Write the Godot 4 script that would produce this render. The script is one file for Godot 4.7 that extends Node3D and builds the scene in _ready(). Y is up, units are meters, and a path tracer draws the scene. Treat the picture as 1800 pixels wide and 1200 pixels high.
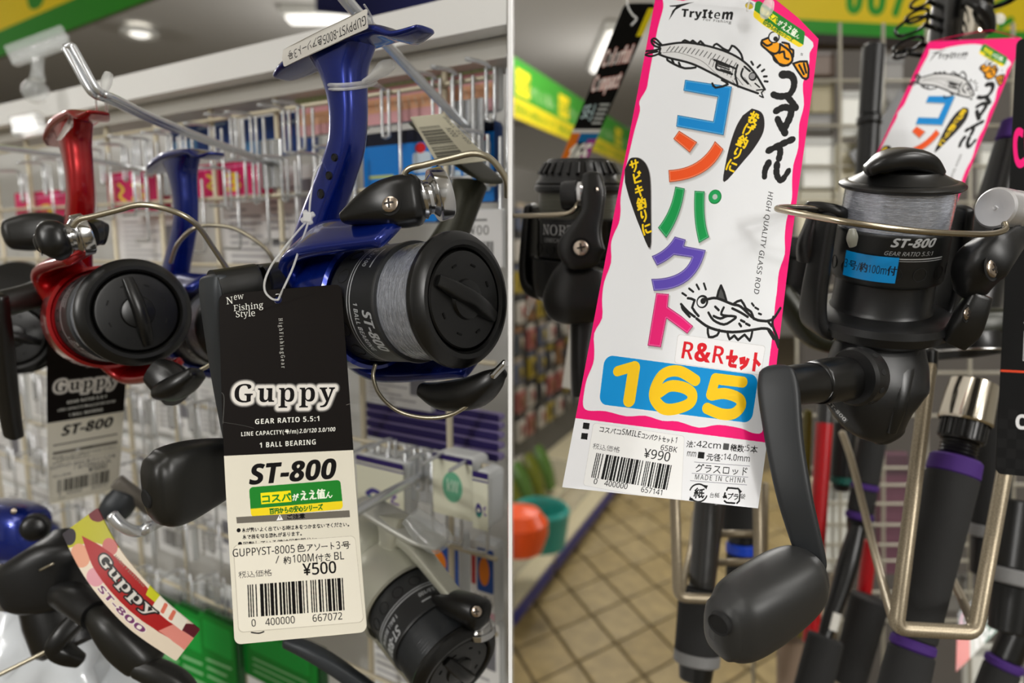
extends Node3D
# Two bays of a fishing-tackle shop, either side of a thin white divider panel: reels hanging on hooks (left), rod-and-reel sets in a wire rack (right).
const F := 1200.0
var CB := Transform3D()
var mats := {}
var names := {}
var glyphs := {}

func _ready():
	# camera
	CB = Transform3D(Basis(Vector3.RIGHT, -atan(175.0 / F)), Vector3(0, 1.35, 0))
	var cam := Camera3D.new()
	cam.name = "camera"
	cam.transform = CB
	cam.fov = rad_to_deg(2.0 * atan(600.0 / F))
	cam.near = 0.02
	cam.far = 60.0
	cam.current = true
	var ca := CameraAttributesPhysical.new()
	ca.frustum_focal_length = 24.0
	ca.exposure_aperture = 8.5
	ca.frustum_focus_distance = 0.246
	ca.frustum_near = 0.02
	ca.frustum_far = 60.0
	cam.attributes = ca
	add_child(cam)
	cam.fov = rad_to_deg(2.0 * atan(600.0 / F))
	# environment
	var env := Environment.new()
	env.background_mode = Environment.BG_COLOR
	env.background_color = Color(0.32, 0.33, 0.35)
	env.tonemap_mode = Environment.TONE_MAPPER_LINEAR
	env.tonemap_exposure = 0.81
	env.sdfgi_enabled = true
	env.ssao_enabled = true
	env.ssil_enabled = true
	var we := WorldEnvironment.new()
	we.name = "world_environment"
	we.environment = env
	add_child(we)
	palette()
	lights()
	setting()
	left_bay()
	right_bay()

# ---------- placing ----------
func at(x: float, y: float, d: float) -> Vector3:
	return CB * Vector3((x - 900.0) / F * d, -(y - 600.0) / F * d, -d)

func cdir(x: float, y: float, z: float) -> Vector3:   # a direction given along the lens's right, up and back
	return (CB.basis * Vector3(x, y, z)).normalized()

func ray_plane(x: float, y: float, p: Vector3, n: Vector3) -> Vector3:
	var r := at(x, y, 1.0) - CB.origin
	return CB.origin + r * ((p - CB.origin).dot(n) / r.dot(n))

# ---------- naming ----------
func numbered(called: String, parent: Node) -> String:
	var key := str(parent.get_instance_id()) + called
	var n: int = names.get(key, 0)
	names[key] = n + 1
	return called if n == 0 else "%s_%03d" % [called, n]

func tag(o: Node3D, label: String, category: String, group := "", kind := "") -> Node3D:
	if label: o.set_meta("label", label)
	if category: o.set_meta("category", category)
	if group: o.set_meta("group", group)
	if kind: o.set_meta("kind", kind)
	return o

func thing(called: String, label: String, category: String, where: Vector3, group := "") -> Node3D:
	var o := Node3D.new()
	o.name = numbered(called, self)
	add_child(o)
	o.position = where
	return tag(o, label, category, group)

func origin_of(n: Node) -> Vector3:
	var v := Vector3.ZERO
	while n != self and n is Node3D:
		v += n.position
		n = n.get_parent()
	return v

func obj(called: String, mb: MB, m: Material, parent: Node = self) -> MeshInstance3D:
	var o := MeshInstance3D.new()
	o.name = numbered(called, parent)
	mb.st.generate_normals()
	o.mesh = mb.st.commit()
	o.mesh.surface_set_material(0, m)
	o.position = -origin_of(parent)
	parent.add_child(o, true)
	return o

func struct(called: String, label: String, mb: MB, m: Material, parent: Node = self) -> MeshInstance3D:
	var o := obj(called, mb, m, parent)
	tag(o, label, "", "", "structure")
	return o

func copy(o: Node3D, where: Vector3, label: String, group := "") -> Node3D:
	var c: Node3D = o.duplicate()
	c.name = numbered(RegEx.create_from_string("_\\d{3}$").sub(o.name, ""), self)
	add_child(c, true)
	c.position = where
	if label: c.set_meta("label", label)
	if group: c.set_meta("group", group)
	return c

# ---------- materials ----------
func palette():
	mat("recess black", Color(0.01, 0.01, 0.01), 0.8)
	mat("slot dark", Color(0.12, 0.09, 0.07), 0.6)
	mat("bail black", Color(0.06, 0.06, 0.058), 0.3)
	mat("black plastic", Color(0.058, 0.058, 0.055), 0.31)
	mat("satin black", Color(0.085, 0.087, 0.09), 0.36, 0.1)
	mat("knob rubber", Color(0.095, 0.095, 0.085), 0.36)
	mat("bail wire", Color(0.72, 0.69, 0.61), 0.3, 0.9)
	mat("chrome", Color(0.82, 0.82, 0.82), 0.16, 1.0)
	mat("hook steel", Color(0.86, 0.87, 0.88), 0.24, 0.75)
	mat("wire cream", Color(0.84, 0.8, 0.7), 0.4, 0.2)
	mat("crank grey", Color(0.2, 0.215, 0.23), 0.45, 0.2)
	mat("packet plastic", Color(0.93, 0.94, 0.94), 0.25)
	mat("clear plastic", Color(0.95, 0.97, 0.97, 0.22), 0.12, 0.0, {"transparency": BaseMaterial3D.TRANSPARENCY_ALPHA})
	mat("card edge", Color(0.8, 0.79, 0.76), 0.6)

func mat(key: String, c := Color.WHITE, rough := 0.5, metal := 0.0, more := {}) -> StandardMaterial3D:
	if mats.has(key):
		return mats[key]
	var m := StandardMaterial3D.new()
	m.resource_name = key
	m.albedo_color = c
	m.roughness = rough
	m.metallic = metal
	for k in more:
		m.set(k, more[k])
	mats[key] = m
	return m

func printed(key: String, im: Image, rough := 0.35, coat := 0.0) -> StandardMaterial3D:
	var m := mat(key, Color.WHITE, rough)
	m.albedo_texture = ImageTexture.create_from_image(im)
	m.texture_repeat = false
	m.cull_mode = BaseMaterial3D.CULL_DISABLED
	if coat > 0:
		m.clearcoat_enabled = true
		m.clearcoat = coat
		m.clearcoat_roughness = 0.12
	return m

func grained(key: String, c: Color, rough: float, freq: float, amount: float, scale: float, more := {}) -> StandardMaterial3D:
	var m := mat(key, c, rough, 0.0, more)
	var n := FastNoiseLite.new()
	n.seed = key.hash() % 1000
	n.frequency = freq
	n.fractal_octaves = 3
	var t := NoiseTexture2D.new()
	t.width = 256
	t.height = 256
	t.seamless = true
	t.noise = n
	var ramp := Gradient.new()
	ramp.set_color(0, Color(1 - amount, 1 - amount, 1 - amount))
	ramp.set_color(1, Color.WHITE)
	t.color_ramp = ramp
	m.albedo_texture = t
	m.heightmap_enabled = false
	m.uv1_triplanar = true
	m.uv1_world_triplanar = true
	m.uv1_scale = Vector3.ONE * scale
	return m

# ---------- meshes ----------
static func smooth(pts: Array, k: int) -> Array:
	if pts.size() < 3 or k < 2:
		return pts
	var out := []
	var n := pts.size()
	for i in n - 1:
		var p0 = pts[max(i - 1, 0)]
		var p1 = pts[i]
		var p2 = pts[i + 1]
		var p3 = pts[min(i + 2, n - 1)]
		for j in k:
			var t := float(j) / k
			out.append(0.5 * (2.0 * p1 + (p2 - p0) * t + (2.0 * p0 - 5.0 * p1 + 4.0 * p2 - p3) * t * t + (3.0 * p1 - p0 - 3.0 * p2 + p3) * t * t * t))
	out.append(pts[n - 1])
	return out

class MB:
	var st := SurfaceTool.new()
	var g := 1
	func _init():
		st.begin(Mesh.PRIMITIVE_TRIANGLES)

	func tri(a: Vector3, b: Vector3, c: Vector3, ua := Vector2.ZERO, ub := Vector2.ZERO, uc := Vector2.ZERO):
		st.set_uv(ua)
		st.add_vertex(a)
		st.set_uv(ub)
		st.add_vertex(b)
		st.set_uv(uc)
		st.add_vertex(c)

	func loft(rings: Array, closed := true, cap0 := true, cap1 := true, brk := {}, vs := [], us := [], facet := false) -> MB:
		var n: int = rings[0].size()
		var m := rings.size()
		var nj := n if closed else n - 1
		var mids := []
		var c := Vector3.ZERO
		for r in rings:
			var s := Vector3.ZERO
			for p in r:
				s += p
			mids.append(s / n)
			c += s / n
		c /= m
		var vol := 0.0
		for i in m - 1:
			for j in nj:
				var a: Vector3 = rings[i][j] - c
				var b: Vector3 = rings[i][(j + 1) % n] - c
				var e: Vector3 = rings[i + 1][(j + 1) % n] - c
				var d: Vector3 = rings[i + 1][j] - c
				vol += a.dot(b.cross(e)) + a.dot(e.cross(d))
		var flip := vol > 0
		g += 1
		st.set_smooth_group(-1 if facet else g)
		for i in m - 1:
			if brk.has(i) and not facet:
				g += 1
				st.set_smooth_group(g)
			var v0: float = vs[i] if vs else float(i) / (m - 1)
			var v1: float = vs[i + 1] if vs else float(i + 1) / (m - 1)
			for j in nj:
				var k := (j + 1) % n
				var u0: float = us[j] if us else float(j) / nj
				var u1: float = us[j + 1] if us else float(j + 1) / nj
				var a: Vector3 = rings[i][j]
				var b: Vector3 = rings[i][k]
				var e: Vector3 = rings[i + 1][k]
				var d: Vector3 = rings[i + 1][j]
				if flip:
					tri(a, e, b, Vector2(u0, v0), Vector2(u1, v1), Vector2(u1, v0))
					tri(a, d, e, Vector2(u0, v0), Vector2(u0, v1), Vector2(u1, v1))
				else:
					tri(a, b, e, Vector2(u0, v0), Vector2(u1, v0), Vector2(u1, v1))
					tri(a, e, d, Vector2(u0, v0), Vector2(u1, v1), Vector2(u0, v1))
		for side in 2:
			if not (cap0 if side == 0 else cap1) or not closed:
				continue
			g += 1
			st.set_smooth_group(g)
			var r = rings[0] if side == 0 else rings[m - 1]
			var q: Vector3 = mids[0] if side == 0 else mids[m - 1]
			for j in n:
				var a: Vector3 = r[j]
				var b: Vector3 = r[(j + 1) % n]
				if flip == (side == 0):
					tri(q, a, b)
				else:
					tri(q, b, a)
		return self

	func sweep(pts: Array, w: Array, h: Array, up: Vector3, n := 20, e := 2.0, k := 6, e0 := 0.0, e1 := 0.0) -> MB:
		# a section of half-width w (across up) and half-height h (along up) carried along a smooth line; e shapes the section (2 ellipse, more: boxier); e0, e1 round the ends
		var P: Array = (smoothed(pts, k))
		var W: Array = (smoothed(w, k))
		var H: Array = (smoothed(h, k))
		var rings := []
		var m := P.size()
		var frames := []
		for i in m:
			var t: Vector3 = (P[min(i + 1, m - 1)] - P[max(i - 1, 0)]).normalized()
			var b := (up - t * up.dot(t)).normalized()
			frames.append([t, b, t.cross(b)])
		var ring := func(i: int, s: float, off: float) -> PackedVector3Array:
			var r := PackedVector3Array()
			var f: Array = frames[i]
			for j in n:
				var a := TAU * j / n
				var ca := cos(a)
				var sa := sin(a)
				var x: float = signf(ca) * pow(absf(ca), 2.0 / e) * W[i] * s
				var y: float = signf(sa) * pow(absf(sa), 2.0 / e) * H[i] * s
				r.append(P[i] + f[0] * off + f[2] * x + f[1] * y)
			return r
		for a in ([80, 60, 40, 20] if e0 > 0 else []):
			rings.append(ring.call(0, cos(deg_to_rad(a)), -e0 * sin(deg_to_rad(a))))
		for i in m:
			rings.append(ring.call(i, 1.0, 0.0))
		for a in ([20, 40, 60, 80] if e1 > 0 else []):
			rings.append(ring.call(m - 1, cos(deg_to_rad(a)), e1 * sin(deg_to_rad(a))))
		return loft(rings)

	func smoothed(p: Array, k: int) -> Array:
		if p.size() < 3 or k < 2:
			return p
		var out := []
		var n := p.size()
		for i in n - 1:
			var p0 = p[max(i - 1, 0)]
			var p1 = p[i]
			var p2 = p[i + 1]
			var p3 = p[min(i + 2, n - 1)]
			for j in k:
				var t := float(j) / k
				out.append(0.5 * (2.0 * p1 + (p2 - p0) * t + (2.0 * p0 - 5.0 * p1 + 4.0 * p2 - p3) * t * t + (3.0 * p1 - p0 - 3.0 * p2 + p3) * t * t * t))
		out.append(p[n - 1])
		return out

	func tube(pts: Array, r: float, n := 10, k := 6, closed := false) -> MB:
		var P: Array = smoothed(pts, k)
		var m := P.size()
		var rings := []
		var b := Vector3.ZERO
		for i in m:
			var t: Vector3 = (P[min(i + 1, m - 1)] - P[max(i - 1, 0)]).normalized()
			if i == 0:
				b = t.cross(Vector3.UP if absf(t.y) < 0.9 else Vector3.RIGHT).normalized()
			b = (b - t * b.dot(t)).normalized()
			var s := t.cross(b)
			var ring := PackedVector3Array()
			for j in n:
				var a := TAU * j / n
				ring.append(P[i] + (b * cos(a) + s * sin(a)) * r)
			if i == 0 and not closed:
				rings.append(shrunk(ring, P[0] - t * r * 0.4, P[0], 0.6))
			rings.append(ring)
			if i == m - 1 and not closed:
				rings.append(shrunk(ring, P[i] + t * r * 0.4, P[i], 0.6))
		return loft(rings)

	func shrunk(ring: PackedVector3Array, to: Vector3, c: Vector3, s: float) -> PackedVector3Array:
		var r := PackedVector3Array()
		for p in ring:
			r.append(to + (p - c) * s)
		return r

	func lathe(o: Vector3, ax: Vector3, ref: Vector3, prof: Array, n := 48, cap0 := true, cap1 := true, sharp := 32.0, a0 := 0.0, a1 := TAU) -> MB:
		ax = ax.normalized()
		var x := (ref - ax * ref.dot(ax)).normalized()
		var y := ax.cross(x)
		var rings := []
		var brk := {}
		var vs := []
		var full := a1 - a0 > TAU - 0.001
		var total := 0.0
		for i in prof.size():
			if i > 0:
				total += (prof[i] - prof[i - 1]).length()
			vs.append(total)
			if i > 0 and i < prof.size() - 1:
				var d0: Vector2 = (prof[i] - prof[i - 1])
				var d1: Vector2 = (prof[i + 1] - prof[i])
				if rad_to_deg(absf(d0.angle_to(d1))) > sharp:
					brk[i] = true
			var ring := PackedVector3Array()
			for j in (n if full else n + 1):
				var a := a0 + (a1 - a0) * j / n
				ring.append(o + ax * prof[i].y + (x * cos(a) + y * sin(a)) * prof[i].x)
			rings.append(ring)
		for i in vs.size():
			vs[i] /= maxf(total, 1e-9)
		return loft(rings, full, cap0, cap1, brk, vs)

	func rbox(o: Vector3, ex: Vector3, ey: Vector3, ez: Vector3, r := 0.0) -> MB:
		# a box about o with half-extent vectors ex, ey, ez and edges rounded by about r
		var lx := ex.length()
		var ly := ey.length()
		var lz := ez.length()
		r = minf(r, minf(lx, minf(ly, lz)) * 0.9)
		var ring := func(inset: float, z: float) -> PackedVector3Array:
			var p := PackedVector3Array()
			var rr := maxf(r, 1e-5)
			for q in [[1, 1, 0], [-1, 1, 1], [-1, -1, 2], [1, -1, 3]]:
				for s in 3:
					var a: float = PI / 2 * (q[2] + s / 2.0)
					var px: float = q[0] * (lx - rr) + cos(a) * (rr - inset)
					var py: float = q[1] * (ly - rr) + sin(a) * (rr - inset)
					p.append(o + ex / lx * px + ey / ly * py + ez / lz * z)
			return p
		if r < 1e-5:
			return loft([ring.call(0.0, -lz), ring.call(0.0, lz)], true, true, true, {}, [], [], true)
		return loft([ring.call(r * 0.99, -lz), ring.call(r * 0.3, -lz + r * 0.3), ring.call(0.0, -lz + r), ring.call(0.0, lz - r), ring.call(r * 0.3, lz - r * 0.3), ring.call(r * 0.99, lz)], true, true, true, {}, [], [], true)

	func sheet(poly: PackedVector2Array, cuts: Array, fn: Callable, thick: float, box := Rect2(0, 0, 1, 1), ucuts := [-1.0, 2.0]) -> MB:
		# a thin card: outline poly in its own (u, v), bent by fn(uv) -> point; uv run over box
		var nrm := func(p: Vector2) -> Vector3:
			var e := 0.002
			var du: Vector3 = fn.call(p + Vector2(e, 0)) - fn.call(p - Vector2(e, 0))
			var dv: Vector3 = fn.call(p + Vector2(0, e)) - fn.call(p - Vector2(0, e))
			return dv.cross(du).normalized()   # towards the printed side
		var dense := PackedVector2Array()
		for i in poly.size():
			var a := poly[i]
			var b := poly[(i + 1) % poly.size()]
			var k := int(maxf(1, ceilf((b - a).length() / 0.04)))
			for j in k:
				dense.append(a.lerp(b, float(j) / k))
		g += 1
		var gf := g
		g += 1
		var gb := g
		for i in cuts.size() - 1:
			var pieces := []
			for j in ucuts.size() - 1:
				pieces.append_array(Geometry2D.intersect_polygons(poly, PackedVector2Array([Vector2(ucuts[j], cuts[i]), Vector2(ucuts[j + 1], cuts[i]), Vector2(ucuts[j + 1], cuts[i + 1]), Vector2(ucuts[j], cuts[i + 1])])))
			for piece in pieces:
				var ids := Geometry2D.triangulate_polygon(piece)
				for t in range(0, ids.size(), 3):
					var q := [piece[ids[t]], piece[ids[t + 1]], piece[ids[t + 2]]]
					if (q[1] - q[0]).cross(q[2] - q[0]) < 0:
						q = [q[0], q[2], q[1]]
					var v := []
					var w := []
					var uv := []
					for p in q:
						var n3: Vector3 = nrm.call(p)
						v.append(fn.call(p) + n3 * thick * 0.5)
						w.append(fn.call(p) - n3 * thick * 0.5)
						uv.append((p - box.position) / box.size)
					st.set_smooth_group(gf)
					tri(v[0], v[1], v[2], uv[0], uv[1], uv[2])
					st.set_smooth_group(gb)
					tri(w[0], w[2], w[1], uv[0], uv[2], uv[1])
		g += 1
		st.set_smooth_group(g)
		var sgn := 1.0
		var area := 0.0
		for i in dense.size():
			area += dense[i].cross(dense[(i + 1) % dense.size()])
		sgn = signf(area)
		for i in dense.size():
			var a := dense[i]
			var b := dense[(i + 1) % dense.size()]
			if sgn < 0:
				var s := a
				a = b
				b = s
			var na: Vector3 = nrm.call(a) * thick * 0.5
			var nb: Vector3 = nrm.call(b) * thick * 0.5
			var pa: Vector3 = fn.call(a)
			var pb: Vector3 = fn.call(b)
			var ua := (a - box.position) / box.size
			var ub := (b - box.position) / box.size
			tri(pa + na, pa - na, pb - nb, ua, ua, ub)
			tri(pa + na, pb - nb, pb + nb, ua, ub, ub)
		return self

	func plate(poly: PackedVector2Array, o: Vector3, ex: Vector3, ey: Vector3, thick: float, bevel := 0.0) -> MB:
		# a flat plate: outline poly in metres along ex, ey, from o to o + n * thick
		var n := ex.cross(ey).normalized()
		var P := func(q: Vector2, z: float) -> Vector3: return o + ex * q.x + ey * q.y + n * z
		if Geometry2D.is_polygon_clockwise(poly):
			poly.reverse()
		var inner := poly
		if bevel > 0:
			var off := Geometry2D.offset_polygon(poly, -bevel)
			if off.size() == 1:
				inner = off[0]
				if Geometry2D.is_polygon_clockwise(inner):
					inner.reverse()
			else:
				bevel = 0.0
		g += 1
		st.set_smooth_group(g)
		for top in [true, false]:
			var src := inner if bevel > 0 else poly
			var ids := Geometry2D.triangulate_polygon(src)
			for t in range(0, ids.size(), 3):
				var a := src[ids[t]]
				var b := src[ids[t + 1]]
				var c := src[ids[t + 2]]
				if (b - a).cross(c - a) < 0:
					var s := b
					b = c
					c = s
				var z: float = thick if top else 0.0
				var ua := uv_in(a, poly)
				var ub := uv_in(b, poly)
				var uc := uv_in(c, poly)
				if top:
					tri(P.call(a, z), P.call(c, z), P.call(b, z), ua, uc, ub)
				else:
					tri(P.call(a, z), P.call(b, z), P.call(c, z), ua, ub, uc)
		var lo := bevel
		var hi := thick - bevel
		for i in poly.size():
			g += 1
			st.set_smooth_group(g)
			var a := poly[i]
			var b := poly[(i + 1) % poly.size()]
			tri(P.call(a, lo), P.call(b, hi), P.call(b, lo))
			tri(P.call(a, lo), P.call(a, hi), P.call(b, hi))
		if bevel > 0:
			g += 1
			st.set_smooth_group(g)
			for i in poly.size():
				var a := poly[i]
				var b := poly[(i + 1) % poly.size()]
				var a2 := nearest(a, inner)
				var b2 := nearest(b, inner)
				tri(P.call(a, hi), P.call(b2, thick), P.call(b, hi))
				tri(P.call(a, hi), P.call(a2, thick), P.call(b2, thick))
				tri(P.call(a, lo), P.call(b, lo), P.call(b2, 0.0))
				tri(P.call(a, lo), P.call(b2, 0.0), P.call(a2, 0.0))
		return self

	func uv_in(p: Vector2, poly: PackedVector2Array) -> Vector2:
		var r := Rect2(poly[0], Vector2.ZERO)
		for q in poly:
			r = r.expand(q)
		return (p - r.position) / r.size

	func nearest(p: Vector2, poly: PackedVector2Array) -> Vector2:
		var best := poly[0]
		for q in poly:
			if q.distance_squared_to(p) < best.distance_squared_to(p):
				best = q
		return best

static func round_rect(w: float, h: float, r: float, k := 4) -> PackedVector2Array:
	# corners rounded; from (0, 0) to (w, h)
	var p := PackedVector2Array()
	for q in [[w - r, h - r, 0], [r, h - r, 1], [r, r, 2], [w - r, r, 3]]:
		for s in k + 1:
			var a: float = PI / 2 * (q[2] + float(s) / k)
			p.append(Vector2(q[0] + cos(a) * r, q[1] + sin(a) * r))
	return p

# ---------- print ----------
func glyph(ch: String, style: String) -> Array:   # [contours, advance] at size 200
	var key := style + ch
	if glyphs.has(key):
		return glyphs[key]
	var sf: SystemFont = glyphs.get("font" + style)
	if sf == null:
		sf = SystemFont.new()
		sf.font_names = ["Droid Serif" if style.begins_with("serif") else "Droid Sans Mono" if style == "mono" else "Droid Sans"]
		sf.font_weight = 700 if style.ends_with("bold") else 400
		glyphs["font" + style] = sf
	var ts := TextServerManager.get_primary_interface()
	var rid: RID = sf.get_rids()[0]
	var gi := ts.font_get_glyph_index(rid, 200, ch.unicode_at(0), 0)
	var c := ts.font_get_glyph_contours(rid, 200, gi)
	var out := []
	var from := 0
	for last in c.get("contours", []):
		var raw := []
		for i in range(from, last + 1):
			raw.append(c.points[i])
		from = last + 1
		var poly := PackedVector2Array()
		var n := raw.size()
		for i in n:
			var p: Vector3 = raw[i]
			if p.z > 0.5:
				poly.append(Vector2(p.x, p.y))
			else:
				var a: Vector3 = raw[(i + n - 1) % n]
				var b: Vector3 = raw[(i + 1) % n]
				var p0 := Vector2(a.x, a.y) if a.z > 0.5 else Vector2(a.x + p.x, a.y + p.y) / 2
				var p2 := Vector2(b.x, b.y) if b.z > 0.5 else Vector2(b.x + p.x, b.y + p.y) / 2
				for t in [0.0, 0.25, 0.5, 0.75, 1.0]:
					poly.append(p0.lerp(Vector2(p.x, p.y), t).lerp(Vector2(p.x, p.y).lerp(p2, t), t))
		out.append(poly)
	glyphs[key] = [out, ts.font_get_glyph_advance(rid, 200, gi).x]
	return glyphs[key]

class Cv:
	# a sheet of print, drawn in the (x, y) of a quad of corners a, b, c, d (clockwise from top left) and kept as a texture of w x h
	var im: Image
	var S := 2
	var w: int
	var h: int
	var host
	var inv := Basis()
	var kana: Dictionary
	var zs := 1.0
	var zo := Vector2.ZERO
	func _init(host_, w_: int, h_: int, bg: Color, q := []):
		host = host_
		w = w_
		h = h_
		kana = host.KANA
		im = Image.create_empty(w * S, h * S, false, Image.FORMAT_RGBA8)
		im.fill(bg)
		var c: Array = q if q else [Vector2.ZERO, Vector2(w, 0), Vector2(w, h), Vector2(0, h)]
		inv = Cv.homography(c[0], c[1], c[2], c[3]).inverse()
	static func homography(a: Vector2, b: Vector2, c: Vector2, d: Vector2) -> Basis:
		var d1 := b - c
		var d2 := d - c
		var s := a - b + c - d
		var den := d1.x * d2.y - d2.x * d1.y
		var g := (s.x * d2.y - d2.x * s.y) / den
		var hh := (d1.x * s.y - s.x * d1.y) / den
		var ex := b - a + g * b
		var ey := d - a + hh * d
		return Basis(Vector3(ex.x, ex.y, g), Vector3(ey.x, ey.y, hh), Vector3(a.x, a.y, 1))
	func P(p: Vector2) -> Vector2:
		var v := inv * Vector3(p.x, p.y, 1)
		return Vector2(v.x / v.z * w, v.y / v.z * h) * S
	func unit(p: Vector2) -> float:
		return ((P(p + Vector2(0, 1)) - P(p)).length() + (P(p + Vector2(1, 0)) - P(p)).length()) / 2
	func fill(polys: Array, col: Color):
		var rows := {}
		var hh := h * S
		for poly in polys:
			var n: int = poly.size()
			for i in n:
				var a: Vector2 = poly[i]
				var b: Vector2 = poly[(i + 1) % n]
				var dir := 1.0
				if a.y > b.y:
					var t := a
					a = b
					b = t
					dir = -1.0
				var y0 := maxi(0, int(ceilf(a.y - 0.5)))
				var y1 := mini(hh, int(ceilf(b.y - 0.5)))
				if y0 >= y1:
					continue
				var k := (b.x - a.x) / (b.y - a.y)
				for y in range(y0, y1):
					if not rows.has(y):
						rows[y] = []
					rows[y].append(Vector2(a.x + (y + 0.5 - a.y) * k, dir))
		for y in rows:
			var r: Array = rows[y]
			r.sort()
			var wind := 0.0
			for i in r.size() - 1:
				wind += r[i].y
				if wind != 0.0:
					var x0 := int(roundf(r[i].x))
					var x1 := int(roundf(r[i + 1].x))
					if x1 > x0:
						im.fill_rect(Rect2i(x0, y, x1 - x0, 1), col)
	func pts(flat: String, curve := 0) -> PackedVector2Array:   # "x,y x,y ..." in the sheet's own coordinates
		var a := []
		var ctl = null
		for t in flat.split(" ", false):   # a point after «Qx,y» is reached along a curve that bends towards x,y
			var xy := t.trim_prefix("Q").split(",")
			var v := Vector2(float(xy[0]), float(xy[1])) / zs + zo
			if t.begins_with("Q"):
				ctl = v
				continue
			if ctl != null:
				var from: Vector2 = a[a.size() - 1]
				for i in range(1, 12):
					a.append(from.lerp(ctl, i / 12.0).lerp((ctl as Vector2).lerp(v, i / 12.0), i / 12.0))
				ctl = null
			a.append(v)
		if curve > 1:
			a = host.smooth(a, curve)
		return PackedVector2Array(a)
	func poly(flat: String, col: Color, curve := 0):
		var p := pts(flat, curve)
		area(p, col)
	func area(p: PackedVector2Array, col: Color):
		var q := PackedVector2Array()
		for v in p:
			q.append(P(v))
		fill([q], col)
	func rrect(x: float, y: float, x2: float, y2: float, r: float, col: Color):
		# in texture fractions of the sheet, in units of its width
		var q := PackedVector2Array()
		for v in host.round_rect(x2 - x, y2 - y, r):
			q.append(Vector2(v.x + x, v.y + y))
		area(q, col)
	func quad_round(a: Vector2, b: Vector2, c: Vector2, d: Vector2, r: float, col: Color):   # a rounded box given by its four corners on the sheet
		var pa := P(a)
		var pb := P(b)
		var pc := P(c)
		var pd := P(d)
		var off := Geometry2D.offset_polygon(PackedVector2Array([pa, pb, pc, pd]), -r * unit(a))
		if off.is_empty():
			return
		fill(Geometry2D.offset_polygon(off[0], r * unit(a), Geometry2D.JOIN_ROUND), col)
	func line(p: PackedVector2Array, width: float, col: Color, square := false):
		var q := PackedVector2Array()
		for v in p:
			q.append(P(v))
		fill(Geometry2D.offset_polyline(q, width * unit(p[0]) / 2, Geometry2D.JOIN_ROUND, Geometry2D.END_BUTT if square else Geometry2D.END_ROUND), col)
	func lines(flat: String, width: float, col: Color, curve := 0, square := false):
		for one in flat.split("|", false):
			line(pts(one, curve), width / zs, col, square)
	func brush(flat: String, w0: float, w1: float, col: Color, curve := 6):   # a stroke that swells and tapers
		for one in flat.split("|", false):
			var p := pts(one, curve)
			var n := p.size()
			for i in n - 1:
				var t := float(i) / maxf(n - 1, 1)
				line(PackedVector2Array([p[i], p[i + 1]]), lerpf(w0, w1, t) / zs * (0.9 + 0.2 * sin(i * 2.1)), col)
	func dot(c: Vector2, r: float, col: Color):
		line(PackedVector2Array([c, c + Vector2(0.01, 0)]), r * 2, col)
	func contours(s: String, p0: Vector2, p1: Vector2, cap: float, o := {}) -> Array:
		var style: String = o.get("f", "sans")
		var skew: float = o.get("skew", 0.0)
		var total := 0.0
		var track: float = o.get("track", 0.0)
		for ch in s:
			total += host.glyph(ch, style)[1] + track
		total -= track
		var a := P(p0)
		var b := P(p1)
		var ux := (b - a).normalized()
		var uy := Vector2(-ux.y, ux.x)
		var sx := (b - a).length() / total
		var sy := cap * unit(p0) / 143.0
		var x := 0.0
		var fat: float = o.get("fat", 0.0) * unit(p0)
		var out := []
		for ch in s:
			var gl: Array = host.glyph(ch, style)
			for c in gl[0]:
				var q := PackedVector2Array()
				var hole := Geometry2D.is_polygon_clockwise(c) != Geometry2D.is_polygon_clockwise(gl[0][0])
				for v in c:
					q.append(a + ux * ((x + v.x) * sx - skew * v.y * sy) + uy * v.y * sy)
				if fat != 0.0:
					var off := Geometry2D.offset_polygon(q, -fat if hole else fat, Geometry2D.JOIN_ROUND)
					for q2 in off:
						if Geometry2D.is_polygon_clockwise(q2) != hole:
							q2.reverse()
						out.append(q2)
				else:
					if Geometry2D.is_polygon_clockwise(q) != hole:
						q.reverse()
					out.append(q)
			x += gl[1] + track
		return out
	func text(s: String, x0: float, y0: float, x1: float, y1: float, cap: float, col: Color, o := {}):
		# lettering whose baseline runs from (x0, y0) to (x1, y1); cap is the height of a capital
		fill(contours(s, Vector2(x0, y0), Vector2(x1, y1), cap, o), col)
	func halo(s: String, x0: float, y0: float, x1: float, y1: float, cap: float, col: Color, fat: float, o := {}):
		var o2 := o.duplicate()
		o2.fat = fat
		for c in contours(s, Vector2(x0, y0), Vector2(x1, y1), cap, o2):
			if not Geometry2D.is_polygon_clockwise(c):
				fill([c], col)
	func jp(s: String, x0: float, y0: float, x1: float, y1: float, hgt: float, wid: float, col: Color, down := false):
		# Japanese lettering in a row of square cells from (x0, y0) to (x1, y1), the line its letters stand on (down: the middle line of a column)
		var a := P(Vector2(x0, y0))
		var b := P(Vector2(x1, y1))
		var un := unit(Vector2(x0, y0))
		var ux := (b - a).normalized()
		var uy := Vector2(-ux.y, ux.x)
		var step := (b - a).length() / s.length()
		var cell := hgt * un
		for i in s.length():
			var code: String = kana.get(s[i], "")
			for one in code.split("|", false):
				var curve := one.begins_with("~")
				var arr := []
				for t in one.trim_prefix("~").split(" ", false):
					var gx := float(t.substr(0, 2)) / 100.0
					var gy := float(t.substr(2, 2)) / 100.0
					if down:
						arr.append(a + ux * (step * i + gy * step) - uy * (gx - 0.5) * cell)
					else:
						arr.append(a + ux * (step * (i + gx)) + uy * (gy - 0.95) * cell)
				if curve:
					arr = host.smooth(arr, 5)
				fill(Geometry2D.offset_polyline(PackedVector2Array(arr), wid * un / 2, Geometry2D.JOIN_ROUND, Geometry2D.END_SQUARE), col)
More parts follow.
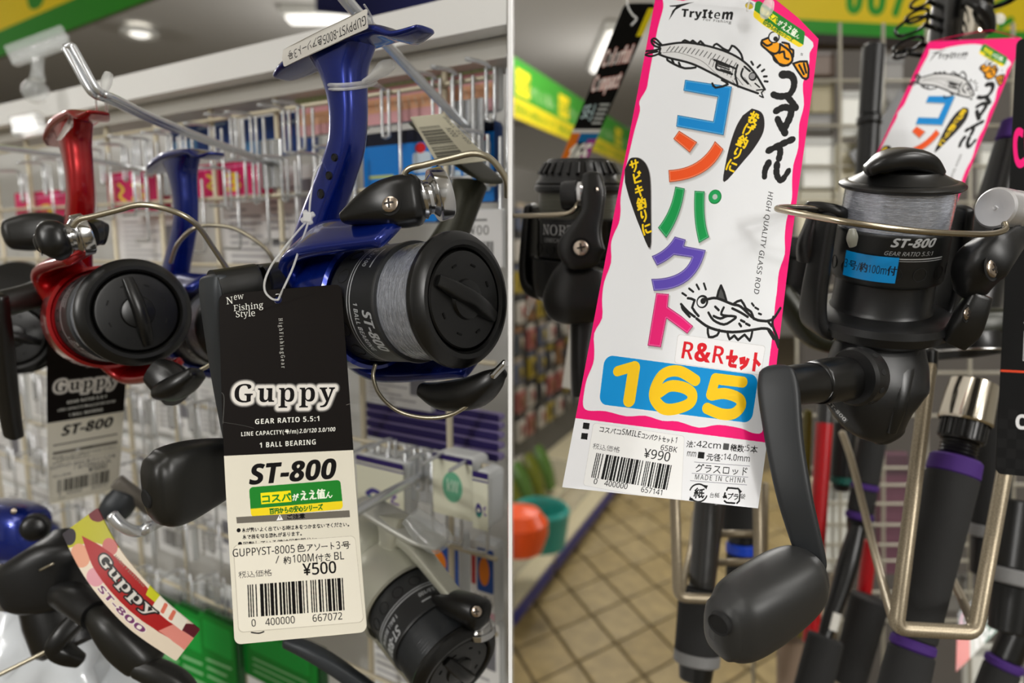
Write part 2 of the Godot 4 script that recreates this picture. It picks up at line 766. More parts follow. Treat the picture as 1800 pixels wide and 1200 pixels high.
	func bars(x0: float, y0: float, x1: float, y1: float, hgt: float, pattern: String, col: Color):
		# a barcode: digits are widths, bar and gap in turn; the top edge runs from (x0, y0) to (x1, y1)
		var a := P(Vector2(x0, y0))
		var b := P(Vector2(x1, y1))
		var total := 0.0
		for ch in pattern:
			total += float(ch)
		var x := 0.0
		var ux := (b - a) / total
		var uy := Vector2(-ux.y, ux.x).normalized() * hgt * unit(Vector2(x0, y0))
		for i in pattern.length():
			var wd := float(pattern[i])
			if i % 2 == 0:
				fill([PackedVector2Array([a + ux * x, a + ux * (x + wd), a + ux * (x + wd) + uy, a + ux * x + uy])], col)
			x += wd
	func done() -> Image:
		im.resize(w, h, Image.INTERPOLATE_BILINEAR)
		return im

const BARCODE := "1111121331211131222121112131113112131111122112113121113111"

func quad3(q: Array, da: float) -> Array:   # a flat rectangle whose corners are seen at q, its first corner da away
	var hb := Cv.homography(q[0], q[1], q[2], q[3])
	var g := hb.x.z
	var h := hb.y.z
	return [at(q[0].x, q[0].y, da), at(q[1].x, q[1].y, da * (1 + g)), at(q[2].x, q[2].y, da * (1 + g + h)), at(q[3].x, q[3].y, da * (1 + h))]

static func bil(c: Array, p: Vector2) -> Vector3:
	return c[0] + (c[1] - c[0]) * p.x + (c[3] - c[0]) * p.y + (c[0] - c[1] + c[2] - c[3]) * p.x * p.y

static func steps(n: int, a := 0.0, b := 1.0) -> Array:
	var r := []
	for i in n + 1:
		r.append(a + (b - a) * i / n)
	return r

const KANA := {
	"コ": "2022 8022 8085|1880 8080", "ス": "2020 7520 5555 1588|5258 8588", "パ": "~3725 3055 1285|~5825 6850 8585|~8212 9018 8826 7826 7518 8212", "ン": "1520 3838|~1585 5575 8830",
	"ク": "~4510 3530 1550|3225 8225|~8225 7555 5078 2590", "ト": "4010 4090|4040 7560", "サ": "1032 9032|3010 3055|~7010 7045 6070 4090", "ビ": "2515 2580 8580|~8035 5542 2550|7510 8222|8806 9518",
	"キ": "2030 7828|1555 8552|4510 5890", "り": "~3015 2545 3060 3855|~6812 7245 6570 4590", "に": "~2015 1450 1890|4530 8528|~4060 5082 8882", "げ": "~2015 1450 1890|3832 8830|~6812 7045 6570 5088|7808 8416|9004 9612",
	"投": "1030 4228|~2808 2890 1880|1062 4550|5515 5535 4548|5515 7815 7835 9035|~4858 8258 7075 4292|~5562 7080 9592",
	"釣": "2810 0838|2810 4830|1840 4040|0858 4858|2840 2888|1268 1882|4466 3882|0590 5088|6510 5540|6028 9028 9075 8590 7585|6850 7860",
	"マ": "1522 8522|~8522 7545 5065|3855 6085", "イ": "~7512 5040 1558|5042 5290", "ル": "~3520 3055 1285|~6015 6085 7580 9055", "グ": "~4510 3530 1550|3225 7525|~7525 7055 5078 2590|8010 8620|9006 9616",
	"ラ": "2518 7518|1542 8042|~8042 7068 3590", "ロ": "2022 8022 8085 2085 2022", "ッ": "2545 3262|4840 5560|~8045 7070 4090", "ド": "4010 4090|4040 7560|6018 6630|7412 8024",
	"プ": "1522 8022|~8022 7055 3088|~9008 9714 9422 8620 8412 9008", "セ": "1545 8538 6560|4012 4080 5085 8585", "シ": "2518 4030|1542 3255|~1888 5578 8835", "リ": "3018 3060|~7015 7055 4090",
	"ー": "1250 8850", "ズ": "2020 7520 5555 1588|5258 8588|8012 8622|9008 9618", "ア": "1520 8820 6048|~5035 4565 2090", "ソ": "1820 3245|~8218 7555 3590",
	"が": "~1035 6532 6060 5088 4580|~3512 3050 1085|7028 8850|7812 8522|8808 9518", "え": "4010 5818|2035 7035 2090|~4562 5570 5088 9088", "ん": "~5012 3050 1090 3058 5062 5585 7088 9065",
	"か": "~1035 6532 6060 5088 4580|~3512 3050 1085|7028 8850", "ら": "3810 5520|~3028 2562 5048 8062 7085 3588", "の": "~5525 4565 2580 1255 3028 6022 8850 8075 5890",
	"ご": "2522 7022 5838|~2560 3082 8285|7810 8420|8806 9416", "注": "1812 3022|1038 2248|1288 3060|6008 6818|4028 9028|4555 8855|3888 9588|6828 6888",
	"意": "5005 5012|2514 7514|3820 4028|6220 5828|1030 9030|2838 7238 7258 2858 2838|2848 7248|2068 1488|3566 3588 6588 6878|4864 5672|7866 8880",
	"糸": "5008 2828 5542|7022 2852 7852|5052 5092|3262 1882|6862 8282|6844 7855", "勢": "2805 2838|1014 4814|0826 4826|1038 4638|~6008 6025 5042|5018 7818 7838 8840|1555 7855 7585 6585|4546 4060 1592",
	"い": "~1822 2070 3280 4065|~7028 8045 8262", "よ": "5212 5275|~5275 3588 2075 5068 8585|5238 7836", "く": "6512 2850 6888", "出": "5008 5085|2520 2545 7545 7520|1852 1888 8288 8252", "て": "1525 8520|~8520 5048 5078 7588",
	"る": "2518 7018 2060|~2060 5045 8060 7885 4590 3578 5272 6085", "時": "1218 3818 3878 1278 1218|1248 3848|5022 9022|7008 7038|4638 9538|4655 9555|8045 8088 7085|5565 6275", "は": "~1815 1250 1688|4032 9030|~6812 6860 6885 4888 4072 6070 9085",
	"を": "2022 7820|~4808 3540 1562 4048 5578|~8548 4068 4585 8088", "つ": "~1235 6025 8550 7078 4085", "ま": "2025 8025|2045 8045|5010 5275|~5275 3888 2275 5068 8085", "な": "1528 5525|~3810 3040 1262|7018 9032|6045 6078|~6078 4288 3575 6070 8885",
	"で": "1525 8520|~8520 5048 5078 7588|7242 7852|8236 8846", "だ": "1025 5522|~3510 3050 1288|5845 8843|~5568 6582 9082|7815 8425|8810 9420", "さ": "1832 8028|~4510 5540 7058|~4062 2575 4088 7088",
	"指": "1030 4228|~2808 2890 1880|1062 4550|~8512 7022 5526|5508 5540 9040 9032|5652 8852 8888 5688 5652|5670 8870", "切": "1035 4528|2512 2565 4858|5518 9018 8580 7588 6880|~7018 6855 4590",
	"恐": "1015 5012|3015 3040|0844 5038|~6012 6035 5255|6012 8012 8050 9550 9542|6825 7535|2068 1488|3566 3588 6588 6878|4864 5672|7866 8880", "れ": "2208 2290|0830 3828 0870|~2255 5535 6030 6080 7085 9068",
	"あ": "1822 7818|~4508 4050 4880|~6838 4078 2282 2860 6048 8565 7085 5890", "す": "1025 9025|~5508 5560 4565 4048 5548 5575 4090", "色": "3805 1832|3815 6815 5832|2032 7832 7855 2055|2032 2085 2888 8888 9075|4832 4855",
	"号": "2510 7510 7532 2532 2510|0845 9245|3845 3260 7560 7085 5588", "約": "2808 1028 3035|4020 0848 4045|2545 2590|1258 0875|3855 4470|~6008 5530 4845|5522 9022 9070 8588 7085|6545 7558", "付": "3008 0848|2035 2090|3832 9532|7510 7588 6588|4850 5865",
	"き": "2022 7518|1842 8238|~4208 5535 7058|~4262 2575 4088 7088", "税": "~4010 2016 1018|0832 4532|2614 2690|2636 0868|2840 4255|5808 6518|8506 7818|5520 8520 8545 5545 5520|~6545 6070 4890|7545 7582 8085 9580 9570",
	"込": "1215 2225|0842 2242 2270 0888|~2270 4585 9588|4818 6018|~6018 6050 3872|~6018 7055 9572", "価": "2508 0840|1828 1890|3518 9518|3538 9238 9285 3585 3538|5418 5485|7418 7485",
	"格": "0830 4230|2508 2590|2532 0865|2838 4050|~6008 5530 4245|5518 8518 4258|~5528 7050 9558|5062 8862 8888 5088 5062", "法": "1812 3022|1038 2248|1288 3060|4528 9028|6808 6848|3848 9548|6048 4588 8582|7868 9090",
	"継": "2808 1028 3035|4020 0848 4045|2545 2590|1258 0875|3855 4470|5012 5085 9585|7210 7278|5245 9245|5620 6535|8820 7835|6548 5562|7848 9062",
	"数": "2808 2850|0828 4828|1212 1822|4412 3822|2830 0848|2830 4846|0865 5065|2852 1272 4488|4060 1090|~6208 5835 5048|5828 9528|~8528 7565 4890|~5835 7070 9590", "本": "1028 9028|5008 5092|~5028 3060 0878|~5028 7060 9278|3072 7072",
	"元": "2518 7518|0840 9240|~3840 3570 1090|6240 6282 6888 9088 9275", "径": "~3508 2022 0834|~4030 2248 0860|2845 2890|5015 8515 4548|~5522 7038 9548|4862 9062|7048 7088|4088 9588",
	"紙": "2808 1028 3035|4020 0848 4045|2545 2590|1258 0875|3855 4470|~9010 7516 5520|5520 5585 7075|5545 9245|~7216 7555 8585 9570", "台": "4508 2038 7535|6525 8545|2055 8055 8088 2088 2055",
	"袋": "3005 1030|2018 2048|4018 4530 9545 9535|4026 9020|7006 8012|4848 4858|1055 9055|5055 1580|3570 3590 5582|4862 6078 9290|7562 6072", "安": "5005 5012|1028 1015 9015 9028|~4522 3055 7090|0845 9245|~6545 5075 1590",
	"心": "1545 1075|~3040 3080 4588 6888 7070|4520 5840|7842 9065", "円": "1588 1515 8515 8585 7588|1550 8550|5015 5050", "値": "2508 0840|1828 1890|3818 9518|6508 6035|5035 8535 8582 5082 5035|5050 8550|5066 8566|3640 3690 9590",
	"百": "1012 9012|5012 4028|2028 8028 8088 2088 2028|2058 8058", "回": "1515 8515 8588 1588 1515|3838 6238 6265 3865 3838", "転": "0818 4818|1030 4430 4460 1060 1030|1045 4445|2808 2890|0574 5074|5520 8820|5042 9542|~7042 6065 5285 9080|8068 9590",
	"し": "~3010 3070 4588 6585 8065", "部": "2806 2814|0818 5018|1526 2036|4226 3636|0540 5240|1552 4552 4585 1585 1552|6010 6092|6010 8810 7840 9060 8278 7072", "分": "~3508 2532 0848|~6208 7530 9545|2550 7550 7085 5588|~4850 4070 1590",
	"。": "~2068 3572 3585 2088 1280 2068", "、": "1868 3282",
}

# ---------- light ----------
func lamp_panel(x: float, z: float, w: float, l: float, e: float, label: String, y := 2.88, spill := 0.3):
	var t := thing("ceiling_light", label, "ceiling light", Vector3(x, y, z), "fluorescent ceiling lights")
	obj("housing", MB.new().rbox(Vector3(x, y + 0.035, z), Vector3(w / 2 + 0.03, 0, 0), Vector3(0, 0.03, 0), Vector3(0, 0, l / 2 + 0.03), 0.01), mat("lamp white", Color(0.9, 0.9, 0.88), 0.5), t)
	var glow := mat("lamp tube", Color(1, 1, 1), 0.5, 0.0, {"emission_enabled": true, "emission": Color(1, 0.98, 0.94), "emission_energy_multiplier": 1.6})
	obj("tube_light", MB.new().rbox(Vector3(x, y - 0.01, z), Vector3(w / 2, 0, 0), Vector3(0, 0.015, 0), Vector3(0, 0, l / 2), 0.012), glow, t)
	var a := AreaLight3D.new()
	a.name = numbered("panel", self)
	add_child(a)
	a.area_size = Vector2(w, l)
	a.position = Vector3(x, y - 0.03, z)
	a.rotation = Vector3(-PI / 2, 0, 0)
	a.light_color = Color(1.0, 0.99, 0.975)
	a.light_energy = e
	a.area_range = 30.0
	a.area_attenuation = 2.0
	a.shadow_enabled = true
	var o := OmniLight3D.new()
	o.name = numbered("tube_spill", self)
	add_child(o)
	o.position = Vector3(x, y - 0.6, z)
	o.light_color = a.light_color
	o.light_energy = e * spill
	o.light_size = 0.1
	o.omni_range = 30.0
	o.omni_attenuation = 2.0
	o.shadow_enabled = true

func lights():
	var p := at(600, -20, 4.7)
	lamp_panel(p.x, p.z, 0.75, 0.14, 2.2, "long fluorescent light on the ceiling above the blue far banner", 2.88, 0.2)
	lamp_panel(-0.8, 0.4, 1.0, 0.3, LE * 0.25, "fluorescent light overhead, out of view above the reel hooks")
	lamp_panel(-1.8, 1.2, 1.2, 0.3, LE * 0.5, "fluorescent light overhead behind the viewer in the reel bay")
	lamp_panel(-2.7, 2.6, 1.2, 0.5, LE * 5.4, "wide fluorescent light farthest behind the viewer in the reel bay")
	lamp_panel(1.2, 0.3, 1.0, 0.3, LE * 0.8, "fluorescent light overhead, out of view above the rod rack")
	lamp_panel(1.4, 1.7, 1.2, 0.3, LE * 1.6, "fluorescent light overhead behind the viewer in the rod bay")
	lamp_panel(2.2, 3.0, 1.2, 0.5, LE * 5.0, "wide fluorescent light farthest behind the viewer in the rod bay")
	lamp_panel(0.7, -3.0, 0.3, 1.2, 2.8, "fluorescent light over the aisle beside the long gondola")
	var q := at(1045, 103, 5.6)
	lamp_panel(q.x + 0.08, q.z, 0.10, 1.15, 3.0, "slim fluorescent light on the ceiling seen beside the tall black rod card", 2.88, 0.12)
	lamp_panel(-3.6, -3.2, 1.2, 0.3, 3.2, "fluorescent light far to the left over the next aisle")
	lamp_panel(3.4, -3.0, 1.2, 0.3, 3.2, "fluorescent light far to the right over the next aisle")
	# the round downlight
	var c := at(246, 66, 5.1)
	c.y = 2.88
	var t := thing("ceiling_downlight", "round recessed downlight glowing in the grey ceiling above the red reel", "ceiling light", c)
	obj("trim_ring", MB.new().lathe(c, Vector3.DOWN, Vector3.RIGHT, [Vector2(0.075, -0.05), Vector2(0.08, 0.0), Vector2(0.125, 0.012), Vector2(0.13, 0.0), Vector2(0.13, -0.02)], 40, false, false), mat("lamp white"), t)
	obj("bulb_light", MB.new().lathe(c, Vector3.DOWN, Vector3.RIGHT, [Vector2(0.001, 0.02), Vector2(0.05, 0.012), Vector2(0.075, -0.02), Vector2(0.07, -0.04)], 32), mat("lamp tube"), t)
	var o := SpotLight3D.new()
	o.name = "downlight"
	add_child(o)
	o.position = c + Vector3(0, -0.05, 0)
	o.rotation = Vector3(-PI / 2, 0, 0)
	o.spot_angle = 60
	o.spot_range = 20
	o.spot_attenuation = 2
	o.light_energy = 1.2
	o.light_size = 0.06
	o.shadow_enabled = true

const LE := 1.3
var w_dir: Vector3
var w_nrm: Vector3
var w_at: Vector3

func wp(s: float, y: float, off := 0.0) -> Vector3:   # a point of the wire wall: s along it, y above its reference height
	return w_at - w_dir * s + Vector3.UP * y + w_nrm * off

func wpx(x: float, y: float, off := 0.0) -> Vector3:
	return ray_plane(x, y, w_at + w_nrm * off, w_nrm)

func ws(p: Vector3) -> Vector2:
	return Vector2((p - w_at).dot(-w_dir), p.y - w_at.y)

func s_end(off: float) -> float:   # where the wire wall's layers stop short of the divider
	return (-0.003 - w_at.x - w_nrm.x * off) / -w_dir.x

func slab(called: String, label: String, c: Vector3, h: Vector3, m: Material):
	struct(called, label, MB.new().rbox(c, Vector3(h.x, 0, 0), Vector3(0, h.y, 0), Vector3(0, 0, h.z)), m)

func board(called: String, label: String, p: Vector3, dir: Vector3, len_: float, hgt: float, thick: float, m: Material, edge: Material, group := "") -> Node3D:
	# an upright board: p its lower left front corner, dir its run
	var t := thing(called, label, "sign", p, group)
	var n := dir.cross(Vector3.UP).normalized()
	if n.dot(CB.origin - p) < 0:
		n = -n
	obj("panel", MB.new().rbox(p + dir * len_ / 2 + Vector3.UP * hgt / 2 - n * thick / 2, dir * len_ / 2, Vector3.UP * hgt / 2, n * thick / 2, 0.002), edge, t)
	var f := MB.new()
	f.g += 1
	f.st.set_smooth_group(f.g)
	var a := p + n * 0.0015
	var b := a + dir * len_
	var u := Vector3.UP * hgt
	if (b - a).cross(u).dot(n) < 0:   # keep the print readable whichever way it runs
		pass
	f.sheet(PackedVector2Array([Vector2(0, 0), Vector2(1, 0), Vector2(1, 1), Vector2(0, 1)]), [0.0, 0.5, 1.0], func(q: Vector2) -> Vector3: return a + dir * len_ * q.x + Vector3.UP * hgt * (1.0 - q.y), 0.001)
	obj("print", f, m, t)
	return t

func setting():
	w_dir = cdir(-1918, 175, -1200)
	w_at = at(640, 425, 0.48)
	w_nrm = Vector3.UP.cross(w_dir).normalized()
	if w_nrm.dot(CB.origin - w_at) < 0:
		w_nrm = -w_nrm
	var ceil_m := mat("ceiling paint", Color(0.82, 0.81, 0.79), 0.9)
	var wall_m := mat("wall paint", Color(0.72, 0.71, 0.68), 0.9)
	slab("ceiling", "flat grey ceiling of the shop", Vector3(0, 3.0, -3), Vector3(6.1, 0.05, 7.1), ceil_m)
	slab("wall_back", "far pale wall of the shop", Vector3(0, 1.45, -10.0), Vector3(6.1, 1.6, 0.1), wall_m)
	slab("wall_front", "wall behind the viewer", Vector3(0, 1.45, 4.0), Vector3(6.1, 1.6, 0.1), mat("wall dark", Color(0.55, 0.55, 0.54), 0.9))
	slab("wall_left", "left wall of the shop", Vector3(-6.0, 1.45, -3), Vector3(0.1, 1.6, 7.1), wall_m)
	slab("wall_right", "right wall of the shop", Vector3(6.0, 1.45, -3), Vector3(0.1, 1.6, 7.1), wall_m)
	# floor: a grout bed and the tiles laid on it
	var grout := grained("grout", Color(0.42, 0.37, 0.27), 0.9, 0.05, 0.3, 3.0)
	var fl := struct("floor", "shop floor laid with beige tiles", MB.new().rbox(Vector3(0, -0.06, -3), Vector3(6.1, 0, 0), Vector3(0, 0.05, 0), Vector3(0, 0, 7.1)), grout)
	var hit := func(x: float, y: float) -> Vector3: return ray_plane(x, y, Vector3.ZERO, Vector3.UP)
	var p0: Vector3 = hit.call(1003, 1037)
	var da: Vector3 = (hit.call(1057, 1100) - p0)
	da = da.normalized()
	var db: Vector3 = (hit.call(1087, 1003) - p0).normalized()
	var sa: float = (hit.call(1040, 1080) - p0).length()
	var sb: float = (hit.call(1060, 1014) - p0).length()
	sa = clampf(sa, 0.08, 0.4)
	sb = clampf(sb, 0.08, 0.4)
	var tones := []
	for i in 4:
		tones.append(grained("floor tile %d" % i, Color(0.62, 0.54, 0.36).lightened(0.02 * i), 0.45, 0.02, 0.18, 2.5))
	var tm := MB.new()
	var gap := 0.012
	var ring := func(inset: float, y: float) -> PackedVector3Array:
		var r := PackedVector3Array()
		for q in [[0, 0], [1, 0], [1, 1], [0, 1]]:
			r.append(da * (gap / 2 + inset + (sa - gap - inset * 2) * q[0]) + db * (gap / 2 + inset + (sb - gap - inset * 2) * q[1]) + Vector3.UP * y)
		return r
	tm.loft([ring.call(0.0, -0.009), ring.call(0.0, -0.002), ring.call(0.004, 0.0)])
	tm.st.generate_normals()
	var mesh: ArrayMesh = tm.st.commit()
	var rng := RandomNumberGenerator.new()
	rng.seed = 4
	var inv := Basis(da, Vector3.UP, db).inverse()
	var count := 0
	for i in range(-40, 41):
		for j in range(-40, 41):
			var c: Vector3 = p0 + da * sa * i + db * sb * j
			c.y = 0
			var v := CB.affine_inverse() * (c + da * sa / 2 + db * sb / 2)
			if v.z > -0.5:
				continue
			var px := 900 - v.x / v.z * F
			var py := 600 + v.y / v.z * F
			if px < 880 or px > 1800 or py > 1330 or py < 830 or count >= 300:
				continue
			count += 1
			var o := MeshInstance3D.new()
			o.name = numbered("tile", fl)
			o.mesh = mesh
			o.material_override = tones[rng.randi() % 4]
			o.position = c
			fl.add_child(o, true)
	# thin white divider between the two bays
	var dp := 0.19
	var x0 := at(893.2, 600, dp).x
	struct("wall_divider", "thin white divider panel standing on edge between the two displays", MB.new().rbox(Vector3(x0 / 2, 1.45, -dp - 1.6), Vector3(-x0 / 2, 0, 0), Vector3(0, 1.45, 0), Vector3(0, 0, 1.6)), mat("divider white", Color(0.93, 0.93, 0.93), 0.5))
	# gondola of the left bay: header, back panel, wire grid
	var h_low0: float = ws(wpx(450, 178)).y
	var h_low1: float = ws(wpx(450, 137)).y
	var s0 := -1.5
	var strip := func(y0: float, y1: float, o0: float, o1: float) -> MB:   # mitred where it meets the divider
		var ends := []
		for first in [true, false]:
			var r := PackedVector3Array()
			for q in [[y0, o0], [y0, o1], [y1, o1], [y1, o0]]:
				r.append(wp(s0 if first else s_end(q[1]), q[0], q[1]))
			ends.append(r)
		return MB.new().loft(ends, true, true, true, {}, [], [], true)
	var h_up0: float = ws(wpx(450, 133, 0.02)).y
	var h_up1: float = ws(wpx(450, 77, 0.02)).y
	struct("trim_header", "grey lower header rail above the wire wall", strip.call(h_low0, h_up0, -0.03, 0.004), mat("header grey", Color(0.8, 0.79, 0.76), 0.5))
	struct("trim_header", "cream upper header rail above the wire wall", strip.call(h_up0 + 0.001, h_up1, -0.04, 0.02), mat("header cream", Color(0.97, 0.97, 0.96), 0.5))
	struct("wall_gondola", "pale back panel behind the wire wall", strip.call(-1.3, h_low0 + 0.05, -0.16, -0.15), mat("gondola back", Color(0.86, 0.86, 0.85), 0.7))
	# shop fittings far behind
	# the green and yellow hanging banner at top left
	var bd := cdir(1755, -175, 1200)
	var lo := ray_plane(-120, 100 + 0.38 * 120, at(130, 50, 2.0), bd.cross(Vector3.UP).normalized())
	var cv := Cv.new(self, 1024, 512, GREEN)
	cv.rrect(0, 0, 1024, 440, 1, YELLOW)
	for k in 6:
		cv.lines("%d,230 %d,400" % [60 + k * 170, 80 + k * 170], 50, GREEN, 0)
		cv.lines("%d,390 %d,250 %d,230" % [80 + k * 170, 140 + k * 170, 100 + k * 170], 40, GREEN, 6)
	board("hanging_banner", "yellow and green hanging banner at the top, left of the downlight", lo, bd, 2.4, 0.56, 0.012, matte(printed("banner left", cv.done(), 0.9)), mat("banner edge", Color(0.5, 0.45, 0.38), 0.6))
	# far blue banner
	var bl := at(556, 42, 3.6)
	var t := thing("far_banner", "plain dark blue banner hanging far behind the header", "banner", bl)
	obj("cloth", MB.new().rbox(at(700, 2, 3.6), cdir(1, -0.12, 0) * 0.44, Vector3.UP * 0.1, cdir(0, 0, 1) * 0.01, 0.004), mat("far blue", Color(0.06, 0.09, 0.33), 0.7), t)

const GREEN := Color(0.2, 0.55, 0.15)
const YELLOW := Color(0.93, 0.82, 0.1)

# ---------- spinning reels ----------
func skirt_print(key: String, kind: String) -> StandardMaterial3D:
	if mats.has(key):
		return mats[key]
	var cv := Cv.new(self, 1536, 320, Color(0.2, 0.205, 0.21) if kind == "grey" else Color(0.12, 0.122, 0.125))
	var ink := Color(0.78, 0.79, 0.8)
	if kind == "black":
		cv.text("ST-800", 500, 78, 690, 78, 46, ink, {"f": "sansbold", "skew": 0.25, "fat": 1.0})
		cv.text("GEAR RATIO 5.5:1", 480, 122, 694, 122, 21, ink, {"f": "sans", "skew": 0.25})
		cv.rrect(430, 136, 760, 142, 1, ink)
		cv.rrect(430, 149, 760, 152, 1, ink)
	else:
		cv.text("ST-800", 500, 92, 690, 92, 50, ink, {"f": "sansbold", "skew": 0.25, "fat": 1.0})
		cv.text("1 BALL BEARING", 470, 140, 690, 140, 24, ink, {"f": "sansbold", "skew": 0.2})
		cv.text("3.0/100", 215, 140, 320, 140, 24, ink, {"f": "sansbold", "skew": 0.2})
		cv.rrect(215, 80, 330, 88, 1, ink)
		cv.rrect(0, 160, 1536, 166, 1, ink)
		cv.rrect(0, 176, 1536, 181, 1, ink)
		cv.text("ST-800", 1200, 92, 1390, 92, 50, ink, {"f": "sansbold", "skew": 0.25, "fat": 1.0})
	var m := printed(key, cv.done(), 0.4)
	m.metallic = 0.25
	return m

func line_mat() -> StandardMaterial3D:
	if mats.has("fishing line"):
		return mats["fishing line"]
	var im := Image.create_empty(1024, 256, false, Image.FORMAT_RGB8)
	im.fill(Color(0.62, 0.64, 0.69))
	var rng := RandomNumberGenerator.new()
	rng.seed = 9
	for i in 9000:
		var v := rng.randf_range(0.5, 0.78)
		if i % 9 == 0:
			v = rng.randf_range(0.3, 0.98)
		im.fill_rect(Rect2i(rng.randi() % 1024, rng.randi() % 256, rng.randi_range(10, 60), 1), Color(v, v * 1.025, v * 1.08))
	var m := mat("fishing line", Color.WHITE, 0.22)
	m.albedo_texture = ImageTexture.create_from_image(im)
	m.uv1_scale = Vector3(2, 1, 1)
	m.metallic = 0.45
	m.clearcoat_enabled = true
	m.clearcoat = 0.5
	m.clearcoat_roughness = 0.12
	return m

func chrome() -> StandardMaterial3D:
	return mat("chrome", Color(0.82, 0.82, 0.82), 0.16, 1.0)

func black_plastic() -> StandardMaterial3D:
	return mat("black plastic", Color(0.105, 0.105, 0.1), 0.42)

func satin_black() -> StandardMaterial3D:
	return mat("satin black", Color(0.14, 0.142, 0.145), 0.5, 0.1)

func screw(parent: Node, p: Vector3, n: Vector3, r: float, turn := 0.5):
	# a cross-head screw in its dark recess
	obj("screw_recess", MB.new().lathe(p, n, Vector3.UP if absf(n.y) < 0.9 else Vector3.RIGHT, [Vector2(r * 0.2, 0.00005), Vector2(r * 1.25, 0.00005), Vector2(r * 1.32, 0.0003), Vector2(r * 1.38, 0)], 28, true, false), mat("recess black", Color(0.01, 0.01, 0.01), 0.7), parent)
	var s := obj("screw", MB.new().lathe(p, n, Vector3.UP if absf(n.y) < 0.9 else Vector3.RIGHT, [Vector2(r, 0.0), Vector2(r * 0.96, r * 0.2), Vector2(r * 0.7, r * 0.36), Vector2(r * 0.3, r * 0.42), Vector2(r * 0.05, r * 0.43)], 28), mat("screw steel", Color(0.78, 0.72, 0.66), 0.22, 1.0), parent)
	var a := n.cross(Vector3(0.3, 1, 0.2)).normalized().rotated(n, turn)
	var b := n.cross(a)
	var m := MB.new()
	m.rbox(p + n * r * 0.42, a * r * 0.55, b * r * 0.11, n * r * 0.04)
	m.rbox(p + n * r * 0.42, b * r * 0.55, a * r * 0.11, n * r * 0.041)
	obj("screw_slot", m, mat("slot dark", Color(0.12, 0.09, 0.07), 0.6), s.get_parent())

